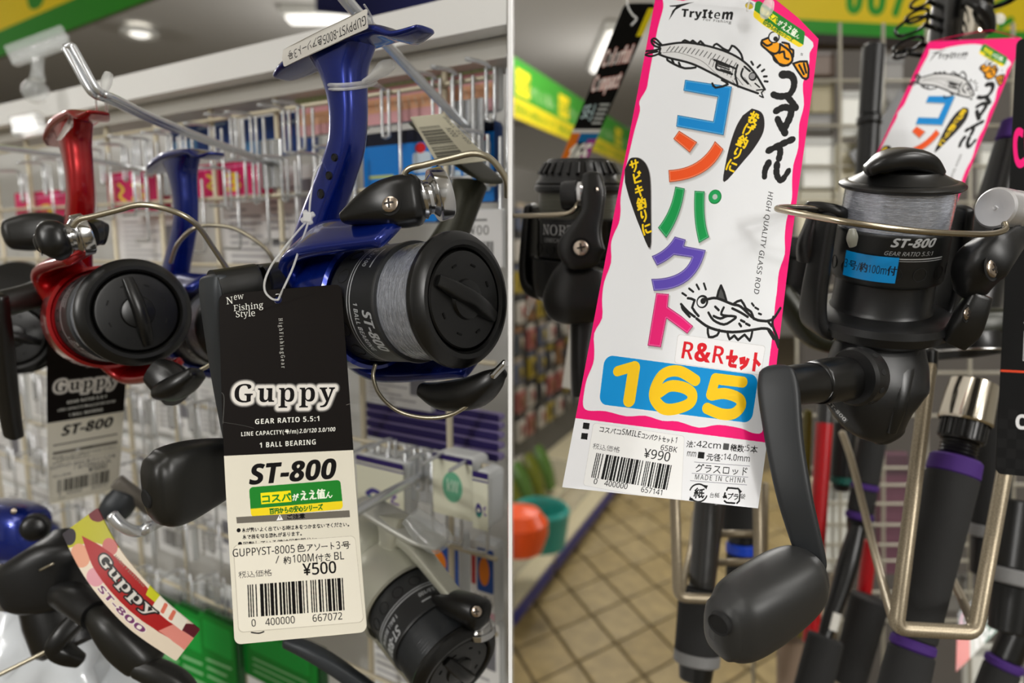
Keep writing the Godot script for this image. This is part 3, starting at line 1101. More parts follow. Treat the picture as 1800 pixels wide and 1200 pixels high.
func reel(called: String, label: String, group: String, o: Dictionary) -> Node3D:
	var c: Vector3 = o.c
	var R: float = o.get("R", 0.0244)
	var ax: Vector3 = o.ax
	var up: Vector3 = (o.get("up", Vector3.UP) - ax * o.get("up", Vector3.UP).dot(ax)).normalized()
	var sd := ax.cross(up)
	var az: float = o.get("az", 1.0)
	var L := func(a: float, u: float, s: float) -> Vector3: return c + (ax * a * az + up * u + sd * s) * R
	var t := thing(called, label, "fishing reel", L.call(-2.7, 0, 0), group)
	var paint: Material = o.paint
	var dark: Material = o.get("dark", black_plastic())
	var N: int = o.get("n", 56)
	var lk: float = o.get("lip", 1.0)
	# spool
	obj("spool_lip", MB.new().lathe(c, ax, up, sc([0.70, -0.20, 0.745, -0.17, 0.755, -0.05, 0.79, -0.005, 0.86, 0.0, 0.95, -0.05, 1.0, -0.13, 1.0, -0.20, 0.96, -0.26, 0.82, -0.27], R, lk), N, false, false), dark, t)
	var dk := obj("drag_knob", MB.new().lathe(c, ax, up, sc([0.72, -0.2, 0.72, -0.06, 0.70, -0.035, 0.66, -0.03, 0.3, -0.02, 0.28, 0.03, 0.2, 0.05, 0.02, 0.055], R), N, false, true), dark, t)
	var gd: float = deg_to_rad(o.get("grip", 20.0))
	var gv := up * cos(gd) + sd * sin(gd)
	var gs := ax.cross(gv)
	obj("knob_grip", MB.new().sweep([c + gv * R * -0.64 + ax * R * 0.0, c + gv * R * -0.3 + ax * R * 0.05, c + ax * R * 0.07, c + gv * R * 0.3 + ax * R * 0.05, c + gv * R * 0.64 + ax * R * 0.0], [0.09 * R, 0.12 * R, 0.12 * R, 0.12 * R, 0.09 * R], [0.04 * R, 0.12 * R, 0.15 * R, 0.12 * R, 0.04 * R], ax, 12, 3.0, 4), dark, dk)
	for i in 8:
		var a := TAU * (i + 0.5) / 8
		var d := up * cos(a) + sd * sin(a)
		obj("tick", MB.new().rbox(c + d * R * 0.52 - ax * R * 0.022, ax.cross(d) * R * 0.045, d * R * 0.014, ax * R * 0.008), mat("recess black"), dk)
	var prof := []
	for i in 61:
		var f := i / 60.0
		prof.append(Vector2((0.875 + 0.006 * sin(f * 60 * 2.6) + 0.012 * sin(f * PI)) * R, (-0.25 * lk - (0.97 - 0.25 * lk) * f) * R * az))
	obj("line", MB.new().lathe(c, ax, up, prof, 72, false, false, 90.0), o.get("line", line_mat()), t)
	obj("skirt", MB.new().lathe(c, ax, up.rotated(ax, deg_to_rad(o.get("skirt_turn", 0.0))), sc([0.86, -0.96, 0.93, -0.965, 0.94, -1.0, 0.935, -1.04, 0.925, -1.06, 0.925, -2.0, 0.91, -2.06, 0.85, -2.1], R, az), 72, false, false, 60.0), o.get("skirt", skirt_print("skirt grey", "grey")), t)
	for i in 14:
		var a := TAU * (i + 0.3) / 14
		var d := up * cos(a) + sd * sin(a)
		obj("vent_hole", MB.new().lathe(c + d * R * 0.923 - ax * R * az * 1.76, d, ax, sc([0.04, -0.02, 0.105, -0.02, 0.112, 0.004, 0.125, 0.004], R), 18, true, false), mat("recess black"), t)
	# rotor: cup and two arms
	obj("rotor", MB.new().lathe(c, ax, up, sc(o.get("rotor_prof", [0.3, -3.3, 0.8, -3.25, 0.98, -3.05, 1.06, -2.6, 1.06, -2.05, 1.0, -2.02, 0.94, -2.2]), R, az), N, true, true), paint, t)
	for k in o.get("arms", 2):
		var ph: float = deg_to_rad(o.get("phi", 38.0)) + PI * k
		var rd := up * cos(ph) + sd * sin(ph)
		var tg := ax.cross(rd)
		var path := []
		for q in o.get("arm_path", [[-3.05, 0.7], [-2.98, 0.98], [-2.75, 1.17], [-2.3, 1.24], [-1.5, 1.22], [-0.72, 1.18]]):
			path.append(c + (ax * q[0] * az + rd * q[1] * o.get("arm_r", 1.0)) * R)
		obj("rotor_arm", MB.new().sweep(path, mul([0.16, 0.15, 0.13, 0.12, 0.11, 0.10], R), mul([0.55, 0.52, 0.48, 0.42, 0.36, 0.3], R * o.get("arm_w", 1.0)), tg, 20, 4.5, 5, 0.0, 0.1 * R), paint, t)
	# gear case, stem and foot
	if o.get("body", true):
		obj("gear_case", MB.new().sweep([L.call(-3.2, 0.0, 0), L.call(-3.5, 0.0, 0), L.call(-4.0, 0.05, 0), L.call(-4.5, 0.1, 0)], mul([0.72, 0.78, 0.72, 0.5], R), mul([0.7, 0.85, 0.85, 0.6], R), up, 24, 3.0, 5, 0.05 * R, 0.25 * R), o.get("case", paint), t)
	if o.get("foot", true):
		var st: Array = o.get("stem", [[-2.3, 4.08], [-2.3, 3.75], [-2.28, 3.4], [-2.3, 3.04], [-2.42, 2.6], [-2.75, 2.14], [-3.2, 1.6], [-3.6, 1.0], [-3.8, 0.5]])
		var path := []
		for q in st:
			path.append(L.call(q[0] + o.get("stem_shift", 0.0), q[1], 0.0))
		var ws_: Array = o.get("stem_w", [0.7, 0.43, 0.33, 0.30, 0.29, 0.30, 0.33, 0.38, 0.45])
		obj("stem", MB.new().sweep(path, mul(ws_, R), mul([0.3, 0.28, 0.26, 0.25, 0.25, 0.26, 0.28, 0.32, 0.36], R), sd, 24, 3.2, 6), paint, t)
		var fp := []
		for q in o.get("foot_line", [[-3.98, 4.06], [-3.6, 4.10], [-3.0, 4.16], [-2.4, 4.17], [-1.6, 4.10], [-1.2, 4.04], [-0.85, 3.88], [-0.45, 3.88]]):
			fp.append(L.call(q[0] + o.get("stem_shift", 0.0), q[1], 0.0))
		obj("foot", MB.new().sweep(fp, mul([0.2, 0.32, 0.36, 0.38, 0.36, 0.34, 0.3, 0.2], R), mul([0.05, 0.07, 0.1, 0.12, 0.1, 0.08, 0.06, 0.04], R), up, 20, 3.0, 5, 0.04 * R, 0.08 * R), paint, t)
	return t

static func sc(flat: Array, R: float, az := 1.0) -> Array:
	var r := []
	for i in range(0, flat.size(), 2):
		r.append(Vector2(flat[i] * R, flat[i + 1] * R * az))
	return r

static func mul(a: Array, k: float) -> Array:
	var r := []
	for v in a:
		r.append(v * k)
	return r

func pxs(a: Array) -> Array:   # [x, y, distance] triples to points
	var r := []
	for q in a:
		r.append(at(q[0], q[1], q[2]))
	return r

func wire(called: String, parent: Node, a: Array, r: float, m: Material, k := 6, n := 10) -> MeshInstance3D:
	return obj(called, MB.new().tube(pxs(a), r, n, k), m, parent)

func nylon() -> StandardMaterial3D:
	return mat("clear nylon", Color(0.93, 0.93, 0.92, 0.42), 0.26, 0.0, {"transparency": BaseMaterial3D.TRANSPARENCY_ALPHA})

func matte(m: StandardMaterial3D) -> StandardMaterial3D:
	m.metallic_specular = 0.22
	return m

func paint_of(key: String, c: Color) -> StandardMaterial3D:
	return mat(key, c, 0.26, 0.55, {"clearcoat_enabled": true, "clearcoat": 0.9, "clearcoat_roughness": 0.08})

func end_hole(parent: Node, p: Vector3, q: Vector3, off: float, r: float, shift: Vector3):   # the dark bore in the end of a handle knob
	var t := (q - p).normalized()
	obj("knob_hole", MB.new().lathe(q + t * (off - 0.0003) + shift, t, Vector3.UP, [Vector2(0.0002, 0.0004), Vector2(r * 0.85, 0.0004), Vector2(r, 0.0), Vector2(r, -0.002)], 22), mat("recess black"), parent)

func roller(parent: Node, p: Vector3, q: Vector3, r: float):
	# the bright line roller at the end of a bail arm: a grooved neck and a collar
	var ax := (q - p)
	var l := ax.length()
	obj("line_roller", MB.new().lathe(p, ax, Vector3.UP, [Vector2(r * 0.001, -l * 0.05), Vector2(r * 0.72, -l * 0.05), Vector2(r * 0.8, l * 0.08), Vector2(r * 0.66, l * 0.22), Vector2(r * 0.66, l * 0.34), Vector2(r * 0.8, l * 0.46), Vector2(r * 0.84, l * 0.5), Vector2(r, l * 0.52), Vector2(r * 1.02, l * 0.56), Vector2(r * 1.02, l * 0.94), Vector2(r * 0.94, l)], 40), chrome(), parent)

# ---------- printed cards ----------
func card(called: String, parent: Node, q: Array, da: float, outline: PackedVector2Array, m: Material, thick := 0.0006, bend = null, cuts := 8) -> MeshInstance3D:
	# a flat card whose quad of corners is seen at q; outline in its (u, v); bend(u, v) lifts it off its plane in metres
	var c := quad3(q, da)
	var n: Vector3 = ((c[3] - c[0]) as Vector3).cross(c[1] - c[0]).normalized()
	var fn := func(p: Vector2) -> Vector3:
		return bil(c, p) + (n * bend.call(p) if bend != null else Vector3.ZERO)
	return obj(called, MB.new().sheet(outline, steps(cuts, -0.001, 1.001) if cuts > 0 else [-1.0, 2.0], fn, thick), m, parent)

static func card_outline(rx: float, ry: float) -> PackedVector2Array:   # rounded corners in (u, v)
	var p := PackedVector2Array()
	for q in [[1 - rx, 1 - ry, 0], [rx, 1 - ry, 1], [rx, ry, 2], [1 - rx, ry, 3]]:
		for s in 6:
			var a: float = PI / 2 * (q[2] + s / 5.0)
			p.append(Vector2(q[0] + cos(a) * rx, q[1] + sin(a) * ry))
	return p

func punched(p: PackedVector2Array, c: Vector2, rx: float, ry: float) -> PackedVector2Array:
	# an outline with a round hole, opened by a hair-thin cut to the top edge
	var top := 0
	for i in p.size():
		if p[i].y < p[top].y - 1e-6:
			top = i
	var hole := PackedVector2Array()
	for i in 21:
		var a := -PI / 2 + TAU * i / 20.0 * 0.999
		hole.append(c + Vector2(cos(a) * rx, sin(a) * ry))
	var cut := PackedVector2Array([Vector2(c.x - 0.0006, -0.2), Vector2(c.x + 0.0006, -0.2), Vector2(c.x + 0.0006, c.y - ry * 0.9), Vector2(c.x - 0.0006, c.y - ry * 0.9)])
	var got := Geometry2D.merge_polygons(hole, cut)
	var res := Geometry2D.clip_polygons(p, got[0])
	return res[0]

const LT := [Vector2(386, 518), Vector2(600, 500), Vector2(646, 1109), Vector2(412, 1133)]

func guppy_tag(first: bool) -> Image:
	var cv := Cv.new(self, 560, 1536, Color(0.075, 0.062, 0.052), LT)
	var W := Color(0.93, 0.93, 0.9)
	var paper := Color(0.86, 0.84, 0.78)
	var K := Color(0.07, 0.06, 0.06)
	cv.poly("380,802 640,790 660,1150 390,1150", paper)
	cv.text("N", 399, 536, 412, 534, 13, W, {"f": "serif"})
	cv.text("ew", 412, 528, 430, 526, 11, W, {"f": "serif"})
	cv.text("Fishing", 412, 548, 465, 542, 11, W, {"f": "serif"})
	cv.text("Style", 416, 559, 451, 556, 11, W, {"f": "serif"})
	cv.text("HighFishingGear", 491, 560, 497, 648, 6.5, W, {"f": "serif", "track": 60})
	for i in 7:
		var v := 0.12 + 0.125 * i
		cv.halo("Guppy", 413, 708, 590, 705, 32, Color(v, v * 0.98, v * 0.95), 9.5 - i * 0.75, {"f": "serifbold", "track": 26})
	cv.text("Guppy", 413, 708, 590, 705, 32, K, {"f": "serifbold", "track": 26})
	cv.text("GEAR RATIO 5.5:1", 451, 746, 565, 740, 9, W, {"f": "sansbold", "track": 12})
	cv.text("LINE CAPACITY(", 427, 767, 502, 763, 7.4, W, {"f": "sansbold", "track": 10})
	cv.jp("号", 503, 763, 511, 762.6, 8.5, 1.3, W)
	cv.text("/m)", 511, 762.6, 527, 761.6, 7.4, W, {"f": "sansbold"})
	cv.text("2.0/120 3.0/100", 528, 761.5, 591, 758, 7.4, W, {"f": "sansbold", "skew": 0.12})
	cv.text("1 BALL BEARING", 459, 787, 558, 781, 9, W, {"f": "sansbold", "track": 12})
	if first:
		cv.lines("392,690 398,700 396,745", 1.4, Color(0.3, 0.3, 0.29), 4)
		cv.lines("393,742 430,748 450,753", 0.7, Color(0.3, 0.3, 0.29), 3)
		cv.lines("610,712 622,708", 1.0, Color(0.45, 0.43, 0.4))
	cv.text("ST-800", 439, 851, 591, 840, 34, K, {"f": "sansbold", "skew": 0.2, "fat": 0.7})
	if first:
		value_sticker(cv, Vector2(441, 856), Vector2(600, 843), Vector2(605, 894), Vector2(444, 908))
	else:
		cv.quad_round(Vector2(418, 880), Vector2(612, 868), Vector2(612, 873), Vector2(418, 885), 0.5, Color(0.35, 0.33, 0.3))
	cv.quad_round(Vector2(418, 908), Vector2(616, 896), Vector2(617, 908), Vector2(419, 919), 0.3, Color(0.42, 0.4, 0.37))
	cv.poly("488,914 494,903 500,913", Color(0.95, 0.95, 0.95))
	cv.lines("494,906 494,910", 1.2, K)
	cv.jp("ご注意", 505, 912, 539, 910, 9, 1.5, K)
	cv.dot(Vector2(422, 931), 3.6, K)
	cv.jp("糸が勢いよく出ている時は糸をつかまないでください。", 427, 935, 620, 924, 8.4, 0.9, K)
	cv.jp("糸で指を切る恐れがあります。", 428, 947, 537, 940, 8.4, 0.9, K)
	cv.dot(Vector2(424, 955), 3.6, K)
	cv.jp("回転している時は回転部分に", 429, 959, 560, 951, 8.4, 0.9, K)
	# the price label stuck over the lower half
	cv.quad_round(Vector2(411.5, 957), Vector2(626, 940), Vector2(641, 1092), Vector2(419, 1112), 9, Color(0.74, 0.71, 0.65))
	cv.quad_round(Vector2(413, 957.5), Vector2(625.5, 940.8), Vector2(640, 1091), Vector2(420, 1110.5), 9, Color(0.89, 0.87, 0.81))
	cv.text("GUPPYST-8005", 410, 978, 521, 970, 13.5, K)
	cv.jp("色", 523, 970, 540, 968, 15, 1.3, K)
	cv.jp("アソート", 540, 968, 592, 964, 14, 1.3, K)
	cv.text("3", 593, 964, 601, 963, 13, K)
	cv.jp("号", 602, 965, 619, 963, 15, 1.3, K)
	cv.text("/", 486, 989, 492, 989, 13, K)
	cv.jp("約", 500, 991, 514, 990, 15, 1.3, K)
	cv.text("100M", 515, 988, 555, 985, 13.5, K)
	cv.jp("付き", 556, 987, 586, 984, 15, 1.3, K)
	cv.text("BL", 588, 983, 607, 981.5, 13.5, K)
	cv.text("¥500", 534, 1010, 594, 1005, 20, K, {"fat": 0.35})
	cv.jp("税込価格", 420, 1016, 480, 1011, 13.5, 0.8, Color(0.2, 0.19, 0.18))
	cv.bars(436, 1027, 606, 1014, 56, BARCODE, K)
	cv.text("0", 442, 1101, 451, 1100, 12.5, K)
	cv.text("400000", 467, 1099, 520, 1094, 12.5, K)
	cv.text("667072", 550, 1092, 604, 1087, 12.5, K)
	cv.dot(Vector2(455, 1112), 0.1, K)
	cv.lines("442,1111 455,1112.5 464,1109.5", 2.2, K, 4)
	return cv.done()

func value_sticker(cv: Cv, a: Vector2, b: Vector2, c: Vector2, d: Vector2):
	# the green and yellow shop sticker (its tiny mascot left out)
	var X := func(u: float, v: float) -> Vector2: return a.lerp(b, u).lerp(d.lerp(c, u), v)
	cv.quad_round(a, b, c, d, 7, Color(0.93, 0.83, 0.14))
	var G := Color(0.13, 0.5, 0.17)
	cv.quad_round(a, b, X.call(1, 0.72), X.call(0, 0.72), 6.5, G)
	cv.quad_round(X.call(0, 0.4), X.call(1, 0.4), X.call(1, 0.72), X.call(0, 0.72), 0.2, G)
	var un: float = (b - a).length() / 159.0
	cv.quad_round(X.call(0.12, 0.22), X.call(0.45, 0.22), X.call(0.45, 0.6), X.call(0.12, 0.6), 0.3, Color(0.95, 0.88, 0.1))
	var J := func(s: String, u0: float, u1: float, v: float, h: float, w: float, col: Color):
		var p: Vector2 = X.call(u0, v)
		var q: Vector2 = X.call(u1, v)
		cv.jp(s, p.x, p.y, q.x, q.y, h * un, w * un, col)
	J.call("コスパ", 0.12, 0.45, 0.56, 15, 2.6, G)
	J.call("が", 0.46, 0.53, 0.58, 13, 2.0, Color(0.95, 0.95, 0.9))
	J.call("ええ値", 0.54, 0.82, 0.58, 18, 2.4, Color(0.93, 0.95, 0.88))
	J.call("ん", 0.82, 0.9, 0.58, 12, 1.8, Color(0.93, 0.95, 0.88))
	J.call("百円からの安心シリーズ", 0.2, 0.78, 0.96, 11, 1.7, Color(0.1, 0.42, 0.14))

func left_bay():
	var blue := paint_of("blue enamel", Color(0.01, 0.13, 0.5))
	var red := paint_of("red enamel", Color(0.68, 0.03, 0.06))
	var silver := mat("silver paint", Color(0.76, 0.76, 0.7), 0.34, 0.45)
	var bk := black_plastic()
	var kf := mat("knob rubber", Color(0.13, 0.13, 0.115), 0.42)
	var reels := "reels hanging on the left hooks"
	var axb := cdir(0.777, 0.0, 0.63)
	# --- the blue reel in front
	var b := reel("spinning_reel", "blue spinning reel with a full clear spool, biggest in the left display", reels, {"c": at(822, 526, 0.24), "ax": axb, "paint": blue, "phi": 36.0, "grip": 62.0, "skirt_turn": -25.0, "arm_r": 1.08})
	# bail arm by the roller: a tapered black lever with a screw
	obj("bail_arm", MB.new().sweep(pxs([[608, 384, 0.243], [640, 371, 0.241], [675, 360, 0.239], [705, 355, 0.238], [730, 352, 0.238]]), mul([4, 6, 7.5, 8, 7.5], 0.001), mul([2.2, 5.2, 7.8, 8.9, 8.8], 0.001), CB.basis.y, 24, 3.0, 6, 0.001, 0.004), mat("bail black", Color(0.09, 0.09, 0.088), 0.38), b)
	screw(b, at(686, 358, 0.2312), cdir(-0.25, 0.08, 1), 0.0031)
	roller(b, at(738, 350, 0.240), at(786, 338, 0.243), 0.0092)
	wire("bail_wire", b, [[717, 325, 0.236], [711, 308, 0.235], [720, 296, 0.234], [745, 290, 0.233], [790, 279, 0.231], [830, 270, 0.229], [858, 276, 0.228], [878, 296, 0.229], [890, 318, 0.231], [891, 345, 0.236]], 0.0011, mat("bail wire", Color(0.5, 0.47, 0.4), 0.28, 1.0), 5)
	wire("bail_wire", b, [[660, 640, 0.262], [656, 662, 0.262], [668, 694, 0.26], [700, 722, 0.257], [750, 734, 0.252], [800, 726, 0.248], [850, 690, 0.243]], 0.0008, mat("bail wire"), 6)
	obj("bail_arm", MB.new().sweep(pxs([[745, 685, 0.262], [780, 695, 0.258], [830, 690, 0.25], [865, 668, 0.244], [880, 655, 0.243]]), mul([4, 6, 7, 5, 3], 0.001), mul([3, 5.5, 6, 4.2, 2.6], 0.001), CB.basis.y, 20, 2.6, 6, 0.002, 0.002), mat("bail black"), b)
	wire("bail_pin", b, [[866, 661, 0.238], [878, 648, 0.237], [889, 637, 0.236]], 0.0014, chrome(), 3)
	# handle: sleeve, crank, paddle knob
	obj("handle_sleeve", MB.new().sweep(pxs([[560, 476, 0.285], [500, 488, 0.272], [455, 497, 0.263], [450, 498, 0.262], [405, 507, 0.256], [378, 512, 0.2525]]), mul([5.5, 6.5, 7.2, 7.6, 7.8, 8.0], 0.001), mul([5.5, 6.5, 7.2, 7.6, 7.8, 8.0], 0.001), CB.basis.y, 24, 2.3, 4), kf, b)
	obj("crank", MB.new().sweep(pxs([[379, 490, 0.253], [381, 520, 0.2535], [387, 600, 0.258], [398, 690, 0.263], [414, 780, 0.2685], [424, 815, 0.2705]]), mul([3.6, 4.2, 3.8, 3.4, 3.2, 3.0], 0.001), mul([7.5, 7.5, 6, 5, 4.5, 4.5], 0.001), cdir(-0.63, 0, 0.777).cross(Vector3.UP), 16, 4.0, 5, 0.002, 0.002), mat("crank grey", Color(0.22, 0.235, 0.25), 0.45, 0.2), b)
	obj("handle_knob", MB.new().sweep(pxs([[440, 806, 0.2695], [400, 818, 0.2645], [340, 838, 0.256], [297, 856, 0.2492], [276, 863, 0.246]]), mul([6, 8, 9.5, 9.5, 8.6], 0.001), mul([7, 10.8, 13.8, 14.4, 12.6], 0.001), cdir(0.12, 1, 0), 32, 3.4, 6, 0.002, 0.004), kf, b)
	end_hole(b, at(297, 856, 0.2492), at(276, 863, 0.246), 0.0042, 0.0036, Vector3(0, -0.0015, 0.0))
	# slots in the stem
	for q in [[-2.58, 2.40, 6], [-2.74, 2.14, 6.5], [-2.97, 1.88, 8]]:
		var sd := axb.cross(Vector3.UP)
		var p: Vector3 = at(822, 526, 0.24) + (axb * (q[0] - 0.06) + Vector3.UP * q[1] + sd * 0.262) * 0.0244
		obj("stem_hole", MB.new().lathe(p, sd, Vector3.UP, [Vector2(0.0003, 0.0001), Vector2(q[2] * 0.0002, 0.0001), Vector2(q[2] * 0.00024, 0.0004), Vector2(q[2] * 0.00028, -0.001)], 16), mat("recess black"), b)
	# sticker on the foot
	var fs := Cv.new(self, 512, 72, Color(0.86, 0.85, 0.82))
	fs.text("GUPPYST-8005", 0, 48, 250, 48, 34, Color(0.12, 0.12, 0.12))
	fs.jp("色アソート", 252, 54, 410, 54, 40, 3.5, Color(0.12, 0.12, 0.12))
	fs.text("3", 412, 48, 434, 48, 34, Color(0.12, 0.12, 0.12))
	fs.jp("号", 436, 54, 474, 54, 40, 3.5, Color(0.12, 0.12, 0.12))
	var c0 := b.position
	var R := 0.0244
	var foot_pt := func(a: float, u: float, s: float) -> Vector3: return at(822, 526, 0.24) + (axb * a + Vector3.UP * u + axb.cross(Vector3.UP) * s) * R
	var fst := thing("foot_sticker", "white label wrapped along the foot of the front blue reel, its lettering upside down", "sticker", foot_pt.call(-2.6, 4.15, 0.4))
	obj("paper", MB.new().sheet(card_outline(0.02, 0.1), [-0.1, 0.5, 1.1], func(p: Vector2) -> Vector3: return foot_pt.call(lerpf(-1.55, -3.75, p.x), lerpf(4.03, 4.3, p.y) , 0.435 - 0.05 * absf(p.y - 0.5) - 0.1 * pow(absf(p.x - 0.35), 2.0)), 0.0004), printed("foot label", fs.done(), 0.4), fst)
	# main tag
	var tg := thing("hang_tag", "black and white hang tag with a ¥500 barcode label, in front of the blue reel", "hang tag", at(500, 520, 0.25), "hang tags of the reels")
	card("card", tg, LT, 0.2465, punched(card_outline(0.05, 0.018), Vector2(0.479, 0.033), 0.034, 0.0125), matte(printed("guppy tag", guppy_tag(true), 0.5)), 0.0007, func(p: Vector2) -> float: return 0.0014 * sin(p.y * PI) + 0.0006 * sin(p.x * 3.0 + p.y * 5.0), 10)
	obj("eyelet", MB.new().tube(ring_pts(at(489, 526, 0.2462), CB.basis.x, CB.basis.y, 0.0018, 24), 0.00035, 8, 1), chrome(), tg)
	var lp := thing("tag_string", "thin clear nylon string looped from the front tag up to the blue reel", "string", at(489, 526, 0.2462))
	wire("loop", lp, [[489, 527, 0.2450], [478, 525, 0.2448], [466, 512, 0.2455], [466, 492, 0.247], [478, 465, 0.25], [500, 435, 0.255], [522, 408, 0.262], [540, 388, 0.268]], 0.00042, nylon())
	wire("loop", lp, [[489, 527, 0.2450], [499, 505, 0.247], [515, 470, 0.25], [530, 425, 0.257], [542, 388, 0.268], [546, 345, 0.2688], [553, 305, 0.2705], [566, 285, 0.273]], 0.00042, nylon())
	var cl := MB.new()
	var cc := at(541, 382, 0.2672)
	cl.rbox(cc, cdir(1, 0.6, 0) * 0.0031, cdir(-0.6, 1, 0) * 0.0011, cdir(0, 0, 1) * 0.0008, 0.0006)
	cl.rbox(cc, cdir(-0.5, 1, 0) * 0.0031, cdir(1, 0.5, 0) * 0.0011, cdir(0, 0, 1) * 0.0008, 0.0006)
	cl.rbox(cc, cdir(0.15, 1, 0) * 0.002, cdir(1, -0.15, 0) * 0.0018, cdir(0, 0, 1) * 0.0012, 0.0006)
	obj("clip", cl, nylon(), lp)
	var band := thing("loop_tie", "clear plastic loop tie pulled tight round the neck of the blue reel", "tie", at(640, 140, 0.265))
	wire("strap", band, [[662, 138, 0.268], [648, 144, 0.2635], [615, 149, 0.2595], [585, 150, 0.2615], [576, 149, 0.27]], 0.0009, nylon(), 6)
	wire("strap", band, [[662, 145, 0.268], [648, 151, 0.2635], [615, 156, 0.2595], [585, 157, 0.2615], [576, 156, 0.27]], 0.0006, nylon(), 6)
	obj("tail", MB.new().sweep(pxs([[640, 143, 0.2615], [652, 136, 0.261], [664, 128, 0.261], [676, 119, 0.2605], [688, 113, 0.26]]), mul([1, 1.4, 2.0, 2.6, 2.2], 0.001), mul([0.9, 1.2, 2.2, 2.8, 2.0], 0.001), CB.basis.y, 14, 2.2, 5, 0.001, 0.0015), nylon(), band)
	# --- red reel
	var r := reel("spinning_reel", "red spinning reel facing the viewer, its black drag knob in front", reels, {"c": at(243, 548, 0.308), "ax": cdir(0.70, 0.02, 0.71), "paint": red, "phi": 30.0, "grip": 10.0, "arm_r": 1.12, "stem_shift": -0.55})
	red_details(r, red)
	var rt := thing("hang_tag", "black and white hang tag curling behind the red reel", "hang tag", at(160, 600, 0.42), "hang tags of the reels")
	var q2 := [Vector2(83, 560), Vector2(232, 535), Vector2(208, 862), Vector2(86, 890)]
	card("card", rt, q2, 0.415, card_outline(0.04, 0.015), matte(printed("guppy tag two", guppy_tag(false), 0.5)), 0.0007, func(p: Vector2) -> float: return 0.004 * sin(p.y * PI * 1.2) + 0.003 * sin(p.x * PI), 10)
	# --- second blue reel, behind
	var b2 := reel("spinning_reel", "dark blue spinning reel half hidden between the red reel and the front blue reel", reels, {"c": at(428, 572, 0.375), "ax": cdir(0.74, 0.0, 0.67), "paint": blue, "phi": 30.0, "n": 40})
	wire("bail_wire", b2, [[300, 462, 0.37], [312, 430, 0.365], [340, 402, 0.36], [375, 396, 0.36], [420, 405, 0.36], [470, 440, 0.36], [488, 480, 0.365]], 0.0011, mat("bail wire"))
	left_more(silver, kf, blue)

static func ring_pts(c: Vector3, x: Vector3, y: Vector3, r: float, n: int) -> Array:
	var p := []
	for i in n + 1:
		var a := TAU * i / n
		p.append(c + x * cos(a) * r + y * sin(a) * r)
	return p

func red_details(r: Node3D, red: Material):
	var bb := mat("bail black")
	# roller end of the bail, at upper left
	obj("bail_arm", MB.new().sweep(pxs([[78, 428, 0.29], [90, 424, 0.29], [108, 420, 0.291], [118, 418, 0.292]]), mul([5, 7.5, 8, 6.5], 0.001), mul([5, 8.5, 8, 6.5], 0.001), CB.basis.y, 22, 2.4, 5, 0.003, 0.001), bb, r)
	screw(r, at(73, 432, 0.2872), cdir(-0.9, -0.1, 0.6), 0.003)
	roller(r, at(112, 420, 0.292), at(156, 410, 0.298), 0.0088)
	obj("bail_arm", MB.new().sweep(pxs([[150, 412, 0.30], [165, 408, 0.306], [185, 412, 0.31]]), mul([6, 6, 4], 0.001), mul([6, 6, 5], 0.001), CB.basis.y, 16, 2.4, 4), bb, r)
	wire("bail_wire", r, [[128, 398, 0.287], [140, 386, 0.286], [165, 380, 0.285], [205, 370, 0.283], [245, 360, 0.281], [285, 365, 0.28], [325, 380, 0.282], [352, 402, 0.287], [378, 440, 0.294], [405, 480, 0.302]], 0.0012, mat("bail wire"), 5)
	# lower bail pivot
	obj("bail_arm", MB.new().sweep(pxs([[282, 655, 0.312], [298, 668, 0.31], [318, 690, 0.308]]), mul([8, 8, 7], 0.001), mul([7, 8, 8], 0.001), cdir(0.6, 0.7, 0), 18, 3.0, 4), bb, r)
	obj("bail_arm", MB.new().sweep(pxs([[283, 692, 0.305], [300, 686, 0.303], [325, 672, 0.301], [345, 657, 0.30]]), mul([5, 6.5, 6.5, 5], 0.001), mul([3.2, 4.4, 4.2, 3], 0.001), cdir(0.5, 0.85, 0), 18, 3.0, 4, 0.002, 0.002), bb, r)
	wire("bail_wire", r, [[340, 655, 0.305], [362, 645, 0.306], [384, 630, 0.308]], 0.001, mat("bail wire"), 4)


func flat_loft(mb: MB) -> MB:
	return mb

